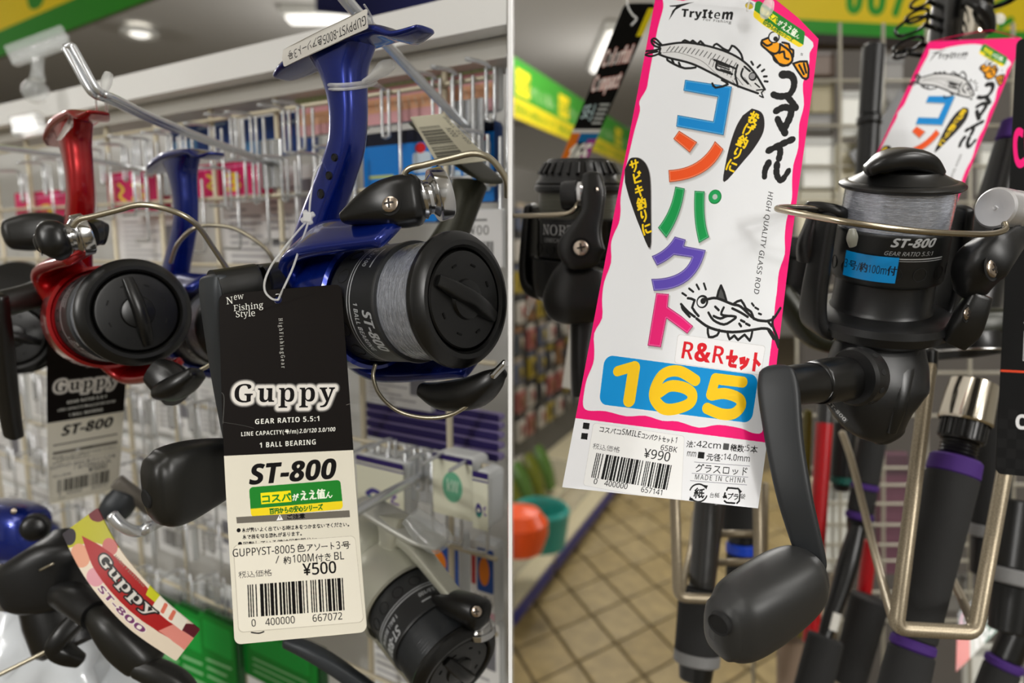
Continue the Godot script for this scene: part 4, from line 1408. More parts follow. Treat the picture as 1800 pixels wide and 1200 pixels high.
# ---------- wall goods of the left bay ----------
func packet_prints() -> Dictionary:
	var d := {}
	var W := Color(0.9, 0.9, 0.9)
	var cv := Cv.new(self, 256, 320, Color(0.1, 0.5, 0.85))
	cv.rrect(0, 0, 256, 46, 1, Color(0.04, 0.07, 0.16))
	for q in [[30, 190, 100, 225], [30, 235, 100, 268], [112, 170, 165, 215], [112, 225, 165, 268], [178, 80, 240, 150], [178, 160, 240, 280]]:
		cv.rrect(q[0], q[1], q[2], q[3], 12, Color(0.82, 0.89, 0.94))
	cv.rrect(20, 150, 110, 162, 2, Color(0.75, 0.8, 0.5))
	cv.dot(Vector2(205, 66), 18, Color(0.85, 0.15, 0.18))
	d.blue = printed("blue packet", cv.done(), 0.25)
	cv = Cv.new(self, 256, 200, Color(0.86, 0.12, 0.4))
	cv.text("3", 120, 150, 180, 150, 90, Color(0.95, 0.8, 0.15), {"f": "sansbold", "fat": 4})
	cv.lines("20,30 230,20|20,180 230,176", 8, Color(0.95, 0.5, 0.7))
	cv.lines("60,60 80,90 60,120 90,150", 14, Color(0.95, 0.85, 0.3), 4)
	d.pink = printed("pink packet", cv.done(), 0.25)
	cv = Cv.new(self, 320, 160, Color(0.95, 0.72, 0.56))
	cv.rrect(0, 0, 320, 36, 1, Color(0.78, 0.84, 0.62))
	cv.rrect(0, 36, 320, 72, 1, Color(0.94, 0.68, 0.7))
	cv.rrect(0, 120, 320, 160, 1, Color(0.93, 0.7, 0.72))
	for i in 14:
		cv.lines("%d,12 %d,28" % [20 + i * 20, 26 + i * 20], 4, Color(0.62, 0.66, 0.42))
		cv.lines("%d,84 %d,108" % [30 + i * 17, 34 + i * 17], 5, Color(0.93, 0.78, 0.66))
	d.peach = printed("peach packet", cv.done(), 0.4)
	cv = Cv.new(self, 256, 256, W)
	cv.text("¥00", 110, 110, 200, 110, 40, Color(0.25, 0.25, 0.25), {"f": "mono"})
	cv.bars(40, 140, 220, 140, 80, BARCODE, Color(0.3, 0.3, 0.3))
	cv.rrect(30, 40, 190, 50, 1, Color(0.5, 0.5, 0.5))
	d.price = printed("price card", cv.done(), 0.4)
	cv = Cv.new(self, 256, 256, Color(0.95, 0.95, 0.86))
	cv.rrect(0, 0, 256, 26, 1, Color(0.2, 0.14, 0.42))
	cv.rrect(0, 34, 256, 42, 1, Color(0.25, 0.2, 0.5))
	cv.line(cv.pts("60,170 90,150 130,158 150,176 110,190 70,186", 6), 22, Color(0.28, 0.24, 0.55))
	cv.lines("70,186 110,196 150,182", 16, Color(0.25, 0.62, 0.55), 4)
	cv.lines("180,160 215,150 190,180 226,186", 10, Color(0.5, 0.4, 0.66), 4)
	d.purple = printed("purple packet", cv.done(), 0.3)
	cv = Cv.new(self, 256, 256, Color(0.95, 0.95, 0.86))
	cv.rrect(0, 0, 256, 22, 1, Color(0.2, 0.14, 0.42))
	cv.dot(Vector2(130, 130), 64, Color(0.45, 0.75, 0.6))
	cv.text("kW", 90, 150, 170, 150, 50, Color(0.8, 0.9, 0.82), {"f": "sansbold"})
	d.green_logo = printed("green logo packet", cv.done(), 0.3)
	cv = Cv.new(self, 256, 320, W)
	cv.rrect(14, 30, 60, 170, 8, Color(0.74, 0.22, 0.25))
	cv.rrect(74, 20, 250, 190, 14, Color(0.1, 0.3, 0.62))
	cv.dot(Vector2(150, 110), 56, Color(0.9, 0.5, 0.12))
	cv.jp("糸を安心", 30, 250, 240, 250, 48, 8, Color(0.15, 0.15, 0.15))
	cv.rrect(0, 265, 256, 305, 2, Color(0.8, 0.62, 0.66))
	d.red_blue = printed("red blue packet", cv.done(), 0.3)
	cv = Cv.new(self, 256, 320, Color(0.97, 0.97, 0.97))
	for i in 9:
		cv.rrect(24, 30 + i * 30, 90 + (i * 53) % 130, 42 + i * 30, 2, Color(0.72, 0.72, 0.74))
	cv.rrect(180, 60, 236, 200, 4, Color(0.5, 0.5, 0.53))
	d.grey = printed("grey text card", cv.done(), 0.35)
	cv = Cv.new(self, 200, 256, Color(0.07, 0.58, 0.2))
	cv.rrect(20, 20, 180, 120, 10, Color(0.12, 0.7, 0.28))
	cv.lines("30,160 170,150|30,190 140,184|30,220 160,214", 9, Color(0.6, 0.85, 0.62))
	d.green = printed("green packet", cv.done(), 0.2)
	cv = Cv.new(self, 256, 160, Color(0.12, 0.3, 0.62))
	cv.rrect(10, 90, 120, 150, 6, Color(0.35, 0.62, 0.85))
	cv.lines("130,40 240,30", 12, Color(0.7, 0.8, 0.9))
	d.deep = printed("deep blue card", cv.done(), 0.4)
	return d

func packet(x0: float, y0: float, x1: float, y1: float, off: float, m: Material, body: Material, label: String, group: String, thick := 0.012, category := "packet"):
	# a flat packet hanging on the wall: its printed face spans the given part of the wall, off in front of (or behind) the wires
	var a := ws(wpx(x0, (y0 + y1) / 2, off))
	var b := ws(wpx(x1, (y0 + y1) / 2, off))
	var mx := (x0 + x1) / 2
	var top := ws(wpx(mx, y0, off)).y
	var bot := ws(wpx(mx, y1, off)).y
	b.x = minf(b.x, s_end(off - thick) - 0.001)
	var w := b.x - a.x
	var t := thing("lure_packet" if category == "packet" else "price_card", label, category, wp(a.x + w / 2, bot, off), group)
	var c := wp(a.x + w / 2, (top + bot) / 2, off - thick / 2)
	obj("body", MB.new().rbox(c, -w_dir * w / 2, Vector3.UP * (top - bot) / 2, w_nrm * thick / 2, minf(thick * 0.4, 0.004)), body, t)
	obj("face", MB.new().sheet(card_outline(0.03, 0.03), [-0.1, 0.5, 1.1], func(p: Vector2) -> Vector3: return wp(a.x + w * (0.01 + 0.98 * p.x), lerpf(top, bot, 0.01 + p.y * 0.98), off + 0.0008 + 0.003 * sin(p.x * PI) * sin(p.y * PI) * (1.0 if thick > 0.006 else 0.0)), 0.0005), m, t)

const ORD := ["first", "second", "third", "fourth", "fifth", "sixth", "seventh", "eighth", "ninth", "tenth", "eleventh", "twelfth", "thirteenth", "fourteenth", "fifteenth"]

func peg_hook(s: float, y: float, label: String) -> Node3D:
	var steel := mat("hook steel")
	var t := thing("wire_hook", label, "hook", wp(s, y, 0.006), "empty wire hooks along the wall")
	var U := func(ds: float, r0: float, r1: float, o: float) -> Array:
		return [wp(s + ds - 0.003, y + r0, o), wp(s + ds - 0.003, y + r1 + 0.003, o), wp(s + ds - 0.002, y + r1 + 0.0008, o), wp(s + ds, y + r1, o), wp(s + ds + 0.002, y + r1 + 0.0008, o), wp(s + ds + 0.003, y + r1 + 0.003, o), wp(s + ds + 0.003, y + r0, o)]
	obj("loop", MB.new().tube(U.call(0.0, 0.008, -0.022, 0.006), 0.0012, 8, 2), steel, t)
	obj("loop", MB.new().tube([wp(s + 0.012, y + 0.006, 0.006), wp(s + 0.012, y - 0.05, 0.006), wp(s + 0.010, y - 0.053, 0.006), wp(s - 0.006, y - 0.053, 0.008)], 0.0012, 8, 1), steel, t)
	obj("arm", MB.new().tube([wp(s, y + 0.008, 0.006), wp(s, y + 0.0095, 0.012), wp(s, y + 0.008, 0.03)], 0.0013, 8, 3), steel, t)
	return t

func rod_hook(label: String, pts: Array, r: float, double := false):
	var t := thing("display_hook", label, "hook", pts[pts.size() - 1], "")
	if double:
		var d := cdir(0.85, 0.25, 0) * r * 1.05
		for k in [-1, 1]:
			var p := []
			for q in pts:
				p.append(q + d * k)
			obj("rod", MB.new().tube(p, r, 14, 5), mat("hook steel"), t)
		obj("tip", MB.new().tube([pts[0] - d * 1.0, pts[0] + d * 1.0], r * 1.02, 12, 1), mat("hook steel"), t)
	else:
		obj("rod", MB.new().tube(pts, r, 18, 5), mat("hook steel"), t)
	obj("wall_plate", MB.new().rbox(pts[pts.size() - 1], w_dir * 0.012, Vector3.UP * 0.018, w_nrm * 0.0012, 0.001), mat("hook steel"), t)

func left_more(silver: Material, kf: Material, blue: Material):
	var bb := mat("bail black")
	# wire wall
	var grid := thing("wire_wall", "cream wire grid wall of welded rods behind the reels", "wire grid", wp(0, -0.4))
	var s780 := ws(wpx(780, 200)).x
	var i := -15
	while s780 + i * 0.08 < 0.115:
		var s := s780 + i * 0.08
		obj("upright_wire", MB.new().tube([wp(s, -0.62, -0.0018), wp(s, 0.14, -0.0018)], 0.0023, 8, 1), mat("wire cream"), grid)
		i += 1
	for y in [133, 322, 480, 640, 825, 985, 1118, 1290]:
		var h := ws(wpx(890, y)).y
		obj("cross_wire", MB.new().tube([wp(-1.3, h, 0.0018), wp(0.112, h, 0.0018)], 0.0017, 8, 1), mat("wire cream"), grid)
	# empty hooks
	var n := 0
	for q in [[37, 312], [78, 298], [107, 292], [218, 268], [262, 258], [298, 250], [322, 246], [373, 236], [445, 218], [503, 207], [529, 201], [677, 172], [767, 154], [803, 147], [862, 135]]:
		var p := ws(wpx(q[0], q[1], 0.006))
		peg_hook(p.x, p.y - 0.003, "empty wire hook on the wall's top rail, %s from the left" % ORD[n])
		n += 1
	n = 0
	for q in [[242, 318], [500, 300], [600, 286], [850, 262], [235, 702], [258, 705], [300, 712], [335, 716], [372, 720], [30, 660], [60, 668], [660, 800], [760, 812], [830, 830], [50, 770], [690, 792], [735, 806], [785, 818]]:
		var p := ws(wpx(q[0], q[1], 0.006))
		peg_hook(p.x, p.y, ["empty wire hook right of the red reel's stem, under the top rail", "empty wire hook left of the front reel's stem, under the top rail", "empty wire hook just right of the front reel's stem", "empty wire hook behind the barcoded grey foot", "empty wire hook right of the red reel's tag, leftmost of five", "second of five empty wire hooks right of the red reel's tag", "third of five empty wire hooks right of the red reel's tag", "fourth of five empty wire hooks right of the red reel's tag", "empty wire hook just above the big black knob, fifth of five", "empty wire hook at the left edge beside the red reel's tag", "empty wire hook between the left crank and the red reel's tag", "empty wire hook right of the front tag, leftmost of three", "middle of three empty wire hooks under the purple packet stack", "empty wire hook at the divider under the purple packet stack", "lowest empty wire hook at the left, above the blue reel", "empty wire hook above the cream packet beside the front tag", "empty wire hook left of the green logo packet", "empty wire hook right of the green logo packet"][n])
		n += 1
	n = 0
	for r in 3:
		for k in 7:
			var p := ws(wpx(14 + k * 58 + r * 9, 795 + r * 92 + k * 7, 0.006))
			peg_hook(p.x, p.y, "%s wire hook from the left in the %s row over the white cards" % [ORD[k], ["top", "middle", "bottom"][r]])
	# a few more hooks seen blurred down the wall
	n = 0
	for q in [[150, 300], [180, 282], [240, 262], [340, 330], [400, 318], [410, 228], [450, 306], [560, 296]]:
		var p := ws(wpx(q[0], q[1], 0.006))
		peg_hook(p.x, p.y, "%s from the left of the loose wire hooks above the dark blue reel" % ORD[n])
		n += 1
	# packets and cards on the wall
	var d := packet_prints()
	var pw := mat("packet plastic")
	packet(640, 120, 893, 208, -0.012, d.peach, pw, "long peach and green striped packet above the blue packets at top right", "", 0.008)
	packet(520, 160, 640, 235, -0.014, d.peach, pw, "peach striped packet behind the stem of the front blue reel", "", 0.008)
	packet(640, 228, 770, 392, -0.008, d.blue, mat("blue body", Color(0.05, 0.25, 0.5), 0.3), "blue packet with white spots right of the front reel's stem", "blue packets", 0.012)
	packet(775, 212, 893, 356, -0.008, d.blue, mat("blue body"), "blue packet with a red dot behind the barcoded grey reel foot", "blue packets", 0.012)
	packet(340, 285, 465, 352, -0.008, d.pink, mat("pink body", Color(0.75, 0.08, 0.3), 0.3), "magenta packet with a yellow 3, between the dark blue and front reels", "", 0.01)
	packet(300, 212, 405, 268, -0.05, d.deep, pw, "small blue card high on the wall above the dark blue reel", "", 0.006)
	packet(425, 200, 560, 275, -0.05, d.deep, pw, "blue card on the wall left of the front reel's stem", "", 0.006)
	packet(190, 300, 285, 372, -0.008, d.pink, mat("pink body"), "pink packet just right of the red reel's stem", "", 0.01)
	packet(30, 335, 128, 420, -0.008, d.pink, mat("pink body"), "pink packet at the left edge behind the black knob", "", 0.01)
	packet(785, 368, 893, 470, 0.008, d.price, pw, "white price card with a barcode behind the front reel's spool", "", 0.002, "price card")
	packet(460, 290, 560, 420, -0.04, d.grey, pw, "grey text card between the dark blue reel and the front reel", "", 0.006)
	packet(395, 352, 520, 480, -0.05, d.grey, pw, "pale card behind the dark blue reel's bail wire", "", 0.006)
	packet(210, 378, 320, 470, -0.04, d.grey, pw, "pale card behind the red reel's bail wire", "", 0.006)
	packet(640, 640, 760, 720, -0.03, d.grey, pw, "pale card under the bottom bail of the front reel", "", 0.006)
	# white cards in rows, low on the left
	var names_row := ["topmost row", "second row", "third row", "lowest row"]
	var y := [640, 745, 850, 985]
	for r in 4:
		for k in 6:
			var x: float = -20 + k * 74.0
			packet(x, y[r] + k * 8, x + 62, y[r] + 92 + k * 8, -0.02, d.grey if (k + r) % 3 else d.price, pw, "%s white text card from the left in the %s low on the wall" % [ORD[k], names_row[r]], "white cards on the lower wall", 0.006)
	# packets with purple headers, right of the tag
	var yp := [718, 733, 749, 766, 784]
	for k in 5:
		packet(640, yp[k] - 7, 893, yp[k] + 5, -0.034 + 0.005 * k, mat("purple band", Color(0.16, 0.11, 0.35), 0.4), mat("lilac band", Color(0.55, 0.5, 0.68), 0.4), ["topmost", "second", "middle", "fourth", "lowest"][k] + " purple packet edge of the flat stack under the front reel", "stacked purple packets", 0.008)
	packet(628, 806, 712, 905, 0.012, d.purple, pw, "cream packet with purple header beside the front tag", "cream packets with purple headers", 0.016)
	packet(762, 800, 832, 908, 0.012, d.green_logo, pw, "cream packet with a round green logo", "cream packets with purple headers", 0.02)
	packet(832, 832, 893, 935, 0.016, d.purple, pw, "cream packet with a purple and teal wave logo at the divider", "cream packets with purple headers", 0.02)
	packet(632, 905, 695, 1010, -0.012, d.red_blue, pw, "white packet with a red block beside the edge of the front tag", "white packets with red and blue blocks", 0.014)
	packet(690, 925, 812, 1080, -0.012, d.red_blue, pw, "wide white packet with a blue panel behind the silver reel's foot", "white packets with red and blue blocks", 0.014)
	packet(828, 955, 893, 1100, -0.004, d.red_blue, pw, "white packet with an orange disc right of the silver reel, at the divider", "white packets with red and blue blocks", 0.014)
	packet(800, 1085, 893, 1220, -0.02, d.grey, pw, "grey text card low at the divider under the orange disc", "", 0.008)
	packet(650, 1090, 790, 1230, -0.03, d.grey, pw, "grey text card behind the silver reel", "", 0.008)
	for k in 4:
		packet(230 + k * 42, 1052 + k * 12, 290 + k * 42, 1215, 0.012 + 0.002 * k, d.green, mat("green body", Color(0.03, 0.35, 0.1), 0.2), ["green packet behind the red and yellow tag, first from the left", "second green packet from the left at the bottom", "third green packet from the left at the bottom", "green packet nearest the front tag, left of it"][k], "green packets at the bottom", 0.01)
	packet(430, 1120, 560, 1215, 0.012, d.green, mat("green body"), "green packet peeping out under the front tag", "green packets at the bottom", 0.012)
	# display hooks
	rod_hook("thick chrome display hook over the front blue reel", [at(585, -34, 0.25), at(610, 2, 0.268), at(655, 52, 0.302), at(720, 122, 0.36), wpx(822, 228, 0.002)], 0.0026)
	rod_hook("chrome double wire display hook with upturned tip holding the red reel", [at(121, 82, 0.298), at(140, 116, 0.299), at(160, 152, 0.301), at(174, 166, 0.304), at(200, 176, 0.313), at(300, 222, 0.38), wpx(478, 288, 0.002)], 0.0016, true)
	rod_hook("chrome display hook running in from the left edge at the height of the red stem", [at(-20, 257, 0.42), at(60, 267, 0.47), at(200, 288, 0.58), wpx(300, 306, 0.002)], 0.0022)
	rod_hook("chrome display hook with upturned tip under the big black knob", [at(197, 905, 0.30), at(212, 921, 0.301), at(232, 932, 0.304), at(254, 931, 0.31), at(290, 912, 0.33), wpx(450, 838, 0.002)], 0.0026)
	rod_hook("chrome display hook above the silver reel's foot", [at(540, 950, 0.30), at(600, 914, 0.335), at(680, 868, 0.39), wpx(738, 838, 0.004)], 0.0028)
	# bead and string on the red reel's hook
	var bd := thing("loop_tie", "clear plastic loop tie hanging the red reel from its hook", "tie", at(186, 150, 0.31))
	obj("bead", MB.new().sweep(pxs([[184, 158, 0.305], [187, 144, 0.305], [191, 130, 0.305]]), mul([1.5, 2.2, 1.8], 0.001), mul([1.4, 2.0, 1.6], 0.001), CB.basis.z, 14, 2.5, 5, 0.001, 0.001), nylon(), bd)
	wire("strap", bd, [[185, 158, 0.306], [186, 178, 0.31], [188, 196, 0.335]], 0.0007, nylon())
	wire("strap", bd, [[169, 168, 0.31], [169, 182, 0.315], [171, 197, 0.335]], 0.0005, nylon())
	var st2 := thing("loop_tie", "thin clear nylon loops hanging the front blue reel from the thick hook", "tie", at(640, 40, 0.27))
	wire("strap", st2, [[624, 22, 0.258], [621, 45, 0.262], [622, 62, 0.266]], 0.0003, nylon())
	wire("strap", st2, [[640, 8, 0.252], [652, 28, 0.256], [657, 50, 0.262]], 0.0004, nylon())
	# plastic wrap label on the red reel's neck
	var sk := thing("neck_sticker", "crumpled clear and white sticker round the neck of the red reel", "sticker", at(120, 235, 0.345))
	obj("paper", MB.new().sheet(card_outline(0.1, 0.1), steps(4, -0.01, 1.01), func(p: Vector2) -> Vector3: return at(lerpf(98, 128, p.x) + 8 * p.y * (1 - p.x), lerpf(246, 222, p.x) - 26 * (1 - p.y) * p.x + 2 * sin(p.x * 7), 0.336 - 0.004 * sin(p.x * PI)), 0.0003), mat("sticker white", Color(0.85, 0.82, 0.8), 0.3), sk)
	# --- a grey reel hanging behind the front one: foot with barcode, stem
	var gp := mat("grey reel paint", Color(0.25, 0.25, 0.2), 0.35, 0.35)
	var g := thing("spinning_reel", "grey spinning reel behind the front reel, a curled barcode label on its foot", "fishing reel", at(800, 400, 0.34), "reels hanging on the left hooks")
	obj("stem", MB.new().sweep(pxs([[825, 325, 0.338], [818, 350, 0.336], [808, 380, 0.334], [795, 410, 0.334], [780, 440, 0.335]]), mul([9, 8, 7.5, 8, 9], 0.001), mul([6, 6, 6, 6, 7], 0.001), cdir(-0.4, 0, 1), 20, 3.0, 5), gp, g)
	var fl := [[734, 218, 0.352], [765, 240, 0.345], [800, 268, 0.337], [835, 296, 0.329], [862, 316, 0.323]]
	obj("foot", MB.new().sweep(pxs(fl), mul([6, 8.5, 10, 10, 8], 0.001), mul([0.8, 1.4, 1.8, 1.8, 1.2], 0.001), cdir(0.35, 0.8, 0.5), 20, 3.0, 5, 0.001, 0.004), gp, g)
	var gs := Cv.new(self, 300, 200, Color(0.85, 0.83, 0.74))
	gs.bars(70, 14, 260, 14, 110, BARCODE, Color(0.2, 0.2, 0.18))
	gs.text("¥500", 90, 170, 150, 170, 26, Color(0.2, 0.2, 0.18), {"f": "mono"})
	gs.text("GUPPY ST-800", 20, 195, 200, 195, 16, Color(0.3, 0.3, 0.28), {"f": "mono"})
	var gst := thing("foot_sticker", "curled barcode label on the grey reel's foot beside the divider", "sticker", at(790, 250, 0.33))
	var gl := [at(722, 214, 0.338), at(780, 208, 0.338), at(862, 290, 0.312), at(772, 300, 0.312)]
	var gn: Vector3 = ((gl[3] - gl[0]) as Vector3).cross(gl[1] - gl[0]).normalized()
	obj("paper", MB.new().sheet(card_outline(0.03, 0.03), steps(8, -0.01, 1.01), func(p: Vector2) -> Vector3: return bil([gl[0], gl[1], gl[2], gl[3]], Vector2(p.y, p.x)) + gn * (0.0025 + 0.003 * sin(p.x * PI)), 0.0004), printed("grey foot label", gs.done(), 0.4), gst)
	# --- silver reel at lower right
	var sv := reel("spinning_reel", "silver spinning reel hanging at the lower right beside the front tag", "reels hanging on the left hooks", {"c": at(808, 1178, 0.335), "ax": cdir(0.62, -0.42, 0.66), "up": cdir(0.1, 0.95, 0.3), "paint": silver, "phi": -10.0, "arm_w": 0.6, "grip": 40.0, "skirt_turn": -60.0, "n": 48,
		"line": mat("dark line", Color(0.2, 0.21, 0.22), 0.3, 0.2), "foot": false, "case": silver})
	obj("stem", MB.new().sweep(pxs([[690, 905, 0.372], [690, 940, 0.372], [684, 975, 0.374], [668, 1005, 0.378], [645, 1040, 0.384]]), mul([11, 7, 7, 8, 10], 0.001), mul([5, 6, 6, 7, 8], 0.001), cdir(-0.5, 0, 0.8), 20, 3.0, 6), silver, sv)
	obj("foot", MB.new().sweep(pxs([[630, 882, 0.385], [670, 900, 0.378], [710, 925, 0.371], [745, 945, 0.365], [772, 955, 0.361]]), mul([7, 9, 9, 8, 6], 0.001), mul([1.5, 2.2, 2.6, 2.2, 1.4], 0.001), cdir(0.2, 0.9, 0.35), 20, 3.0, 5, 0.002, 0.003), mat("silver light", Color(0.75, 0.75, 0.72), 0.35, 0.3), sv)
	obj("foot_wrap", MB.new().sweep(pxs([[722, 905, 0.364], [745, 928, 0.362], [770, 950, 0.358], [782, 958, 0.356]]), mul([7, 9, 9, 8], 0.001), mul([4, 5, 5, 3], 0.001), cdir(0.2, 0.9, 0.35), 16, 2.6, 5), mat("clear plastic"), sv)
	obj("bail_arm", MB.new().sweep(pxs([[760, 1052, 0.352], [790, 1058, 0.342], [820, 1068, 0.335], [845, 1080, 0.331]]), mul([5, 6.5, 7.5, 7.5], 0.001), mul([3, 6, 7, 7.5], 0.001), CB.basis.y, 20, 2.6, 6, 0.002, 0.004), bb, sv)
	screw(sv, at(838, 1074, 0.3215), cdir(-0.1, 0.2, 1), 0.0026)
	roller(sv, at(842, 1090, 0.334), at(846, 1112, 0.336), 0.0072)
	obj("crank", MB.new().sweep(pxs([[505, 1128, 0.345], [540, 1142, 0.342], [585, 1168, 0.34], [650, 1215, 0.34]]), mul([3.2, 4, 4.2, 4.2], 0.001), mul([2.6, 3.4, 3.8, 4], 0.001), cdir(-0.5, 0.85, 0), 16, 3.4, 5, 0.002, 0.001), mat("crank grey"), sv)
	sv.set_meta("label", "silver spinning reel hanging at the lower right beside the front tag")
	# --- black reels at the left edge
	var lk := reel("spinning_reel", "black spinning reel cut off by the left edge, its crank pointing down", "reels hanging on the left hooks", {"c": at(22, 590, 0.43), "ax": cdir(0.5, 0.0, 0.85), "paint": bb, "phi": 60.0, "grip": 70.0, "n": 36, "foot": false, "line": mat("dark line")})
	obj("handle_sleeve", MB.new().sweep(pxs([[118, 502, 0.38], [80, 514, 0.37], [50, 522, 0.362], [0, 535, 0.352], [-30, 543, 0.348]]), mul([7.5, 8, 7, 7, 7.4], 0.001), mul([7.5, 8, 7, 7, 7.4], 0.001), CB.basis.y, 20, 2.3, 4), kf, lk)
	obj("crank", MB.new().sweep(pxs([[-8, 520, 0.346], [-2, 580, 0.35], [8, 660, 0.358], [18, 730, 0.366], [24, 765, 0.37]]), mul([3, 4, 4, 3.6, 3.4], 0.001), mul([8, 7, 6, 5.4, 5], 0.001), cdir(0.9, 0, 0.4), 16, 4.0, 5, 0.002, 0.002), bb, lk)
	var lk2 := thing("spinning_reel", "black spinning reel behind the red one, its paddle knob above the roller", "fishing reel", at(30, 480, 0.44), "reels hanging on the left hooks")
	obj("handle_knob", MB.new().sweep(pxs([[120, 402, 0.40], [95, 402, 0.396], [55, 408, 0.391], [18, 412, 0.386]]), mul([6, 9, 10, 9], 0.001), mul([6, 9, 10.5, 8.5], 0.001), CB.basis.y, 24, 3.0, 6, 0.002, 0.004), kf, lk2)
	obj("crank", MB.new().sweep(pxs([[118, 398, 0.402], [130, 396, 0.405], [142, 396, 0.41]]), mul([3, 3.5, 3.5], 0.001), mul([3.5, 4, 4], 0.001), CB.basis.y, 14, 3.0, 5), bb, lk2)
	obj("spool_lip", MB.new().lathe(at(20, 492, 0.53), cdir(0.2, 0.6, 0.8), Vector3.UP, sc([0.1, 0.1, 0.8, 0.08, 1.0, -0.1, 1.0, -0.25, 0.85, -0.3, 0.85, -0.9, 0.5, -0.95], 0.022), 36), bb, lk2)
	# --- blue reel at the lower left edge
	var lb := thing("spinning_reel", "blue spinning reel cut off by the lower left edge, lying on its side", "fishing reel", at(20, 960, 0.44), "reels hanging on the left hooks")
	obj("gear_case", MB.new().sweep(pxs([[-30, 920, 0.45], [10, 930, 0.44], [45, 938, 0.432], [70, 942, 0.43], [84, 930, 0.43]]), mul([16, 17, 15, 12, 8], 0.001), mul([16, 19, 18, 13, 6], 0.001), CB.basis.y, 24, 3.2, 5, 0.002, 0.004), blue, lb)
	obj("rotor_cap", MB.new().lathe(at(60, 928, 0.418), cdir(0.35, 0.05, 1), Vector3.UP, sc([0.1, 0.3, 0.5, 0.28, 0.7, 0.16, 0.74, 0.0, 0.9, -0.02, 0.95, -0.3], 0.009), 28), bb, lb)
	screw(lb, at(24, 898, 0.4215), cdir(0.1, 0.2, 1), 0.0016)
	obj("stem", MB.new().sweep(pxs([[40, 990, 0.44], [20, 1010, 0.44], [-10, 1030, 0.44]]), mul([9, 8, 8], 0.001), mul([6, 6, 6], 0.001), CB.basis.z, 18, 3.0, 5), blue, lb)
	# --- small knob behind the big one
	var sn := thing("spinning_reel", "grey handled reel half hidden behind the big black knob of the front reel", "fishing reel", at(220, 890, 0.4), "reels hanging on the left hooks")
	obj("handle_knob", MB.new().sweep(pxs([[196, 905, 0.42], [210, 885, 0.42], [222, 865, 0.42]]), mul([8, 9, 7], 0.001), mul([8, 9, 7], 0.001), CB.basis.z, 20, 2.6, 5, 0.002, 0.003), mat("crank grey"), sn)
	obj("crank", MB.new().sweep(pxs([[205, 846, 0.415], [235, 868, 0.42], [265, 895, 0.43]]), mul([3, 3.4, 3.4], 0.001), mul([4.5, 4, 4], 0.001), cdir(0.6, 0.7, 0.2), 14, 4.0, 4, 0.001, 0.001), mat("crank light", Color(0.45, 0.43, 0.4), 0.5), sn)
	# --- black reel with the red and yellow tag
	black_tagged(kf, bb)
	# --- clear plastic bag at the lower left
	var bag := thing("plastic_bag", "crumpled clear plastic bag in the lower left corner under the black reel", "bag", at(60, 1160, 0.42))
	var nz := FastNoiseLite.new()
	nz.seed = 3
	nz.frequency = 1.0
	var rings := []
	for v in 15:
		var r := PackedVector3Array()
		for u in 40:
			var a := TAU * u / 40
			var f := v / 14.0
			var rr := 0.055 * pow(sin(PI * (0.12 + 0.88 * f)), 0.6) * (1.0 + 0.5 * nz.get_noise_3d(cos(a) * 2.2, sin(a) * 2.2, f * 2.5) + 0.25 * nz.get_noise_3d(cos(a) * 6, sin(a) * 6, f * 3))
			r.append(at(60, 1230, 0.45) + Vector3(cos(a) * rr * 1.3, 0.075 - f * 0.13, sin(a) * rr * 0.7))
		rings.append(r)
	obj("film", MB.new().loft(rings), mat("bag film", Color(0.86, 0.88, 0.9), 0.16, 0.0, {"clearcoat_enabled": true, "clearcoat": 0.7, "clearcoat_roughness": 0.1}), bag)
	# --- clear sign clip at top left
	var cp := mat("clear plastic")
	var cl := thing("sign_clip", "clear plastic sign clip hanging at the top left in front of the banner", "clip", at(70, 110, 0.62))
	obj("jaw", MB.new().rbox(at(66, 80, 0.62), cdir(1, 0.37, 0) * 0.028, cdir(-0.37, 1, 0.2) * 0.009, cdir(0, 0, 1) * 0.002, 0.0015), cp, cl)
	obj("jaw", MB.new().rbox(at(72, 92, 0.61), cdir(1, 0.37, 0) * 0.026, cdir(-0.37, 1, -0.2) * 0.004, cdir(0, 0, 1) * 0.004, 0.0015), cp, cl)
	obj("hinge", MB.new().tube(pxs([[22, 98, 0.61], [118, 64, 0.61]]), 0.003, 12, 1), cp, cl)
	obj("neck", MB.new().sweep(pxs([[66, 102, 0.615], [66, 122, 0.615], [66, 140, 0.615]]), mul([5, 4.5, 6], 0.001), mul([5, 4.5, 6], 0.001), Vector3.BACK, 14, 2.5, 4), cp, cl)
	obj("ball", MB.new().lathe(at(62, 160, 0.615), Vector3.UP, Vector3.RIGHT, sc([0.05, 1, 0.6, 0.8, 0.95, 0.3, 1, 0, 0.95, -0.3, 0.6, -0.8, 0.05, -1], 0.011), 24), cp, cl)
	obj("base_clip", MB.new().rbox(at(50, 220, 0.615), cdir(1, 0.2, 0) * 0.014, cdir(-0.2, 1, 0) * 0.01, cdir(0, 0, 1) * 0.006, 0.003), cp, cl)

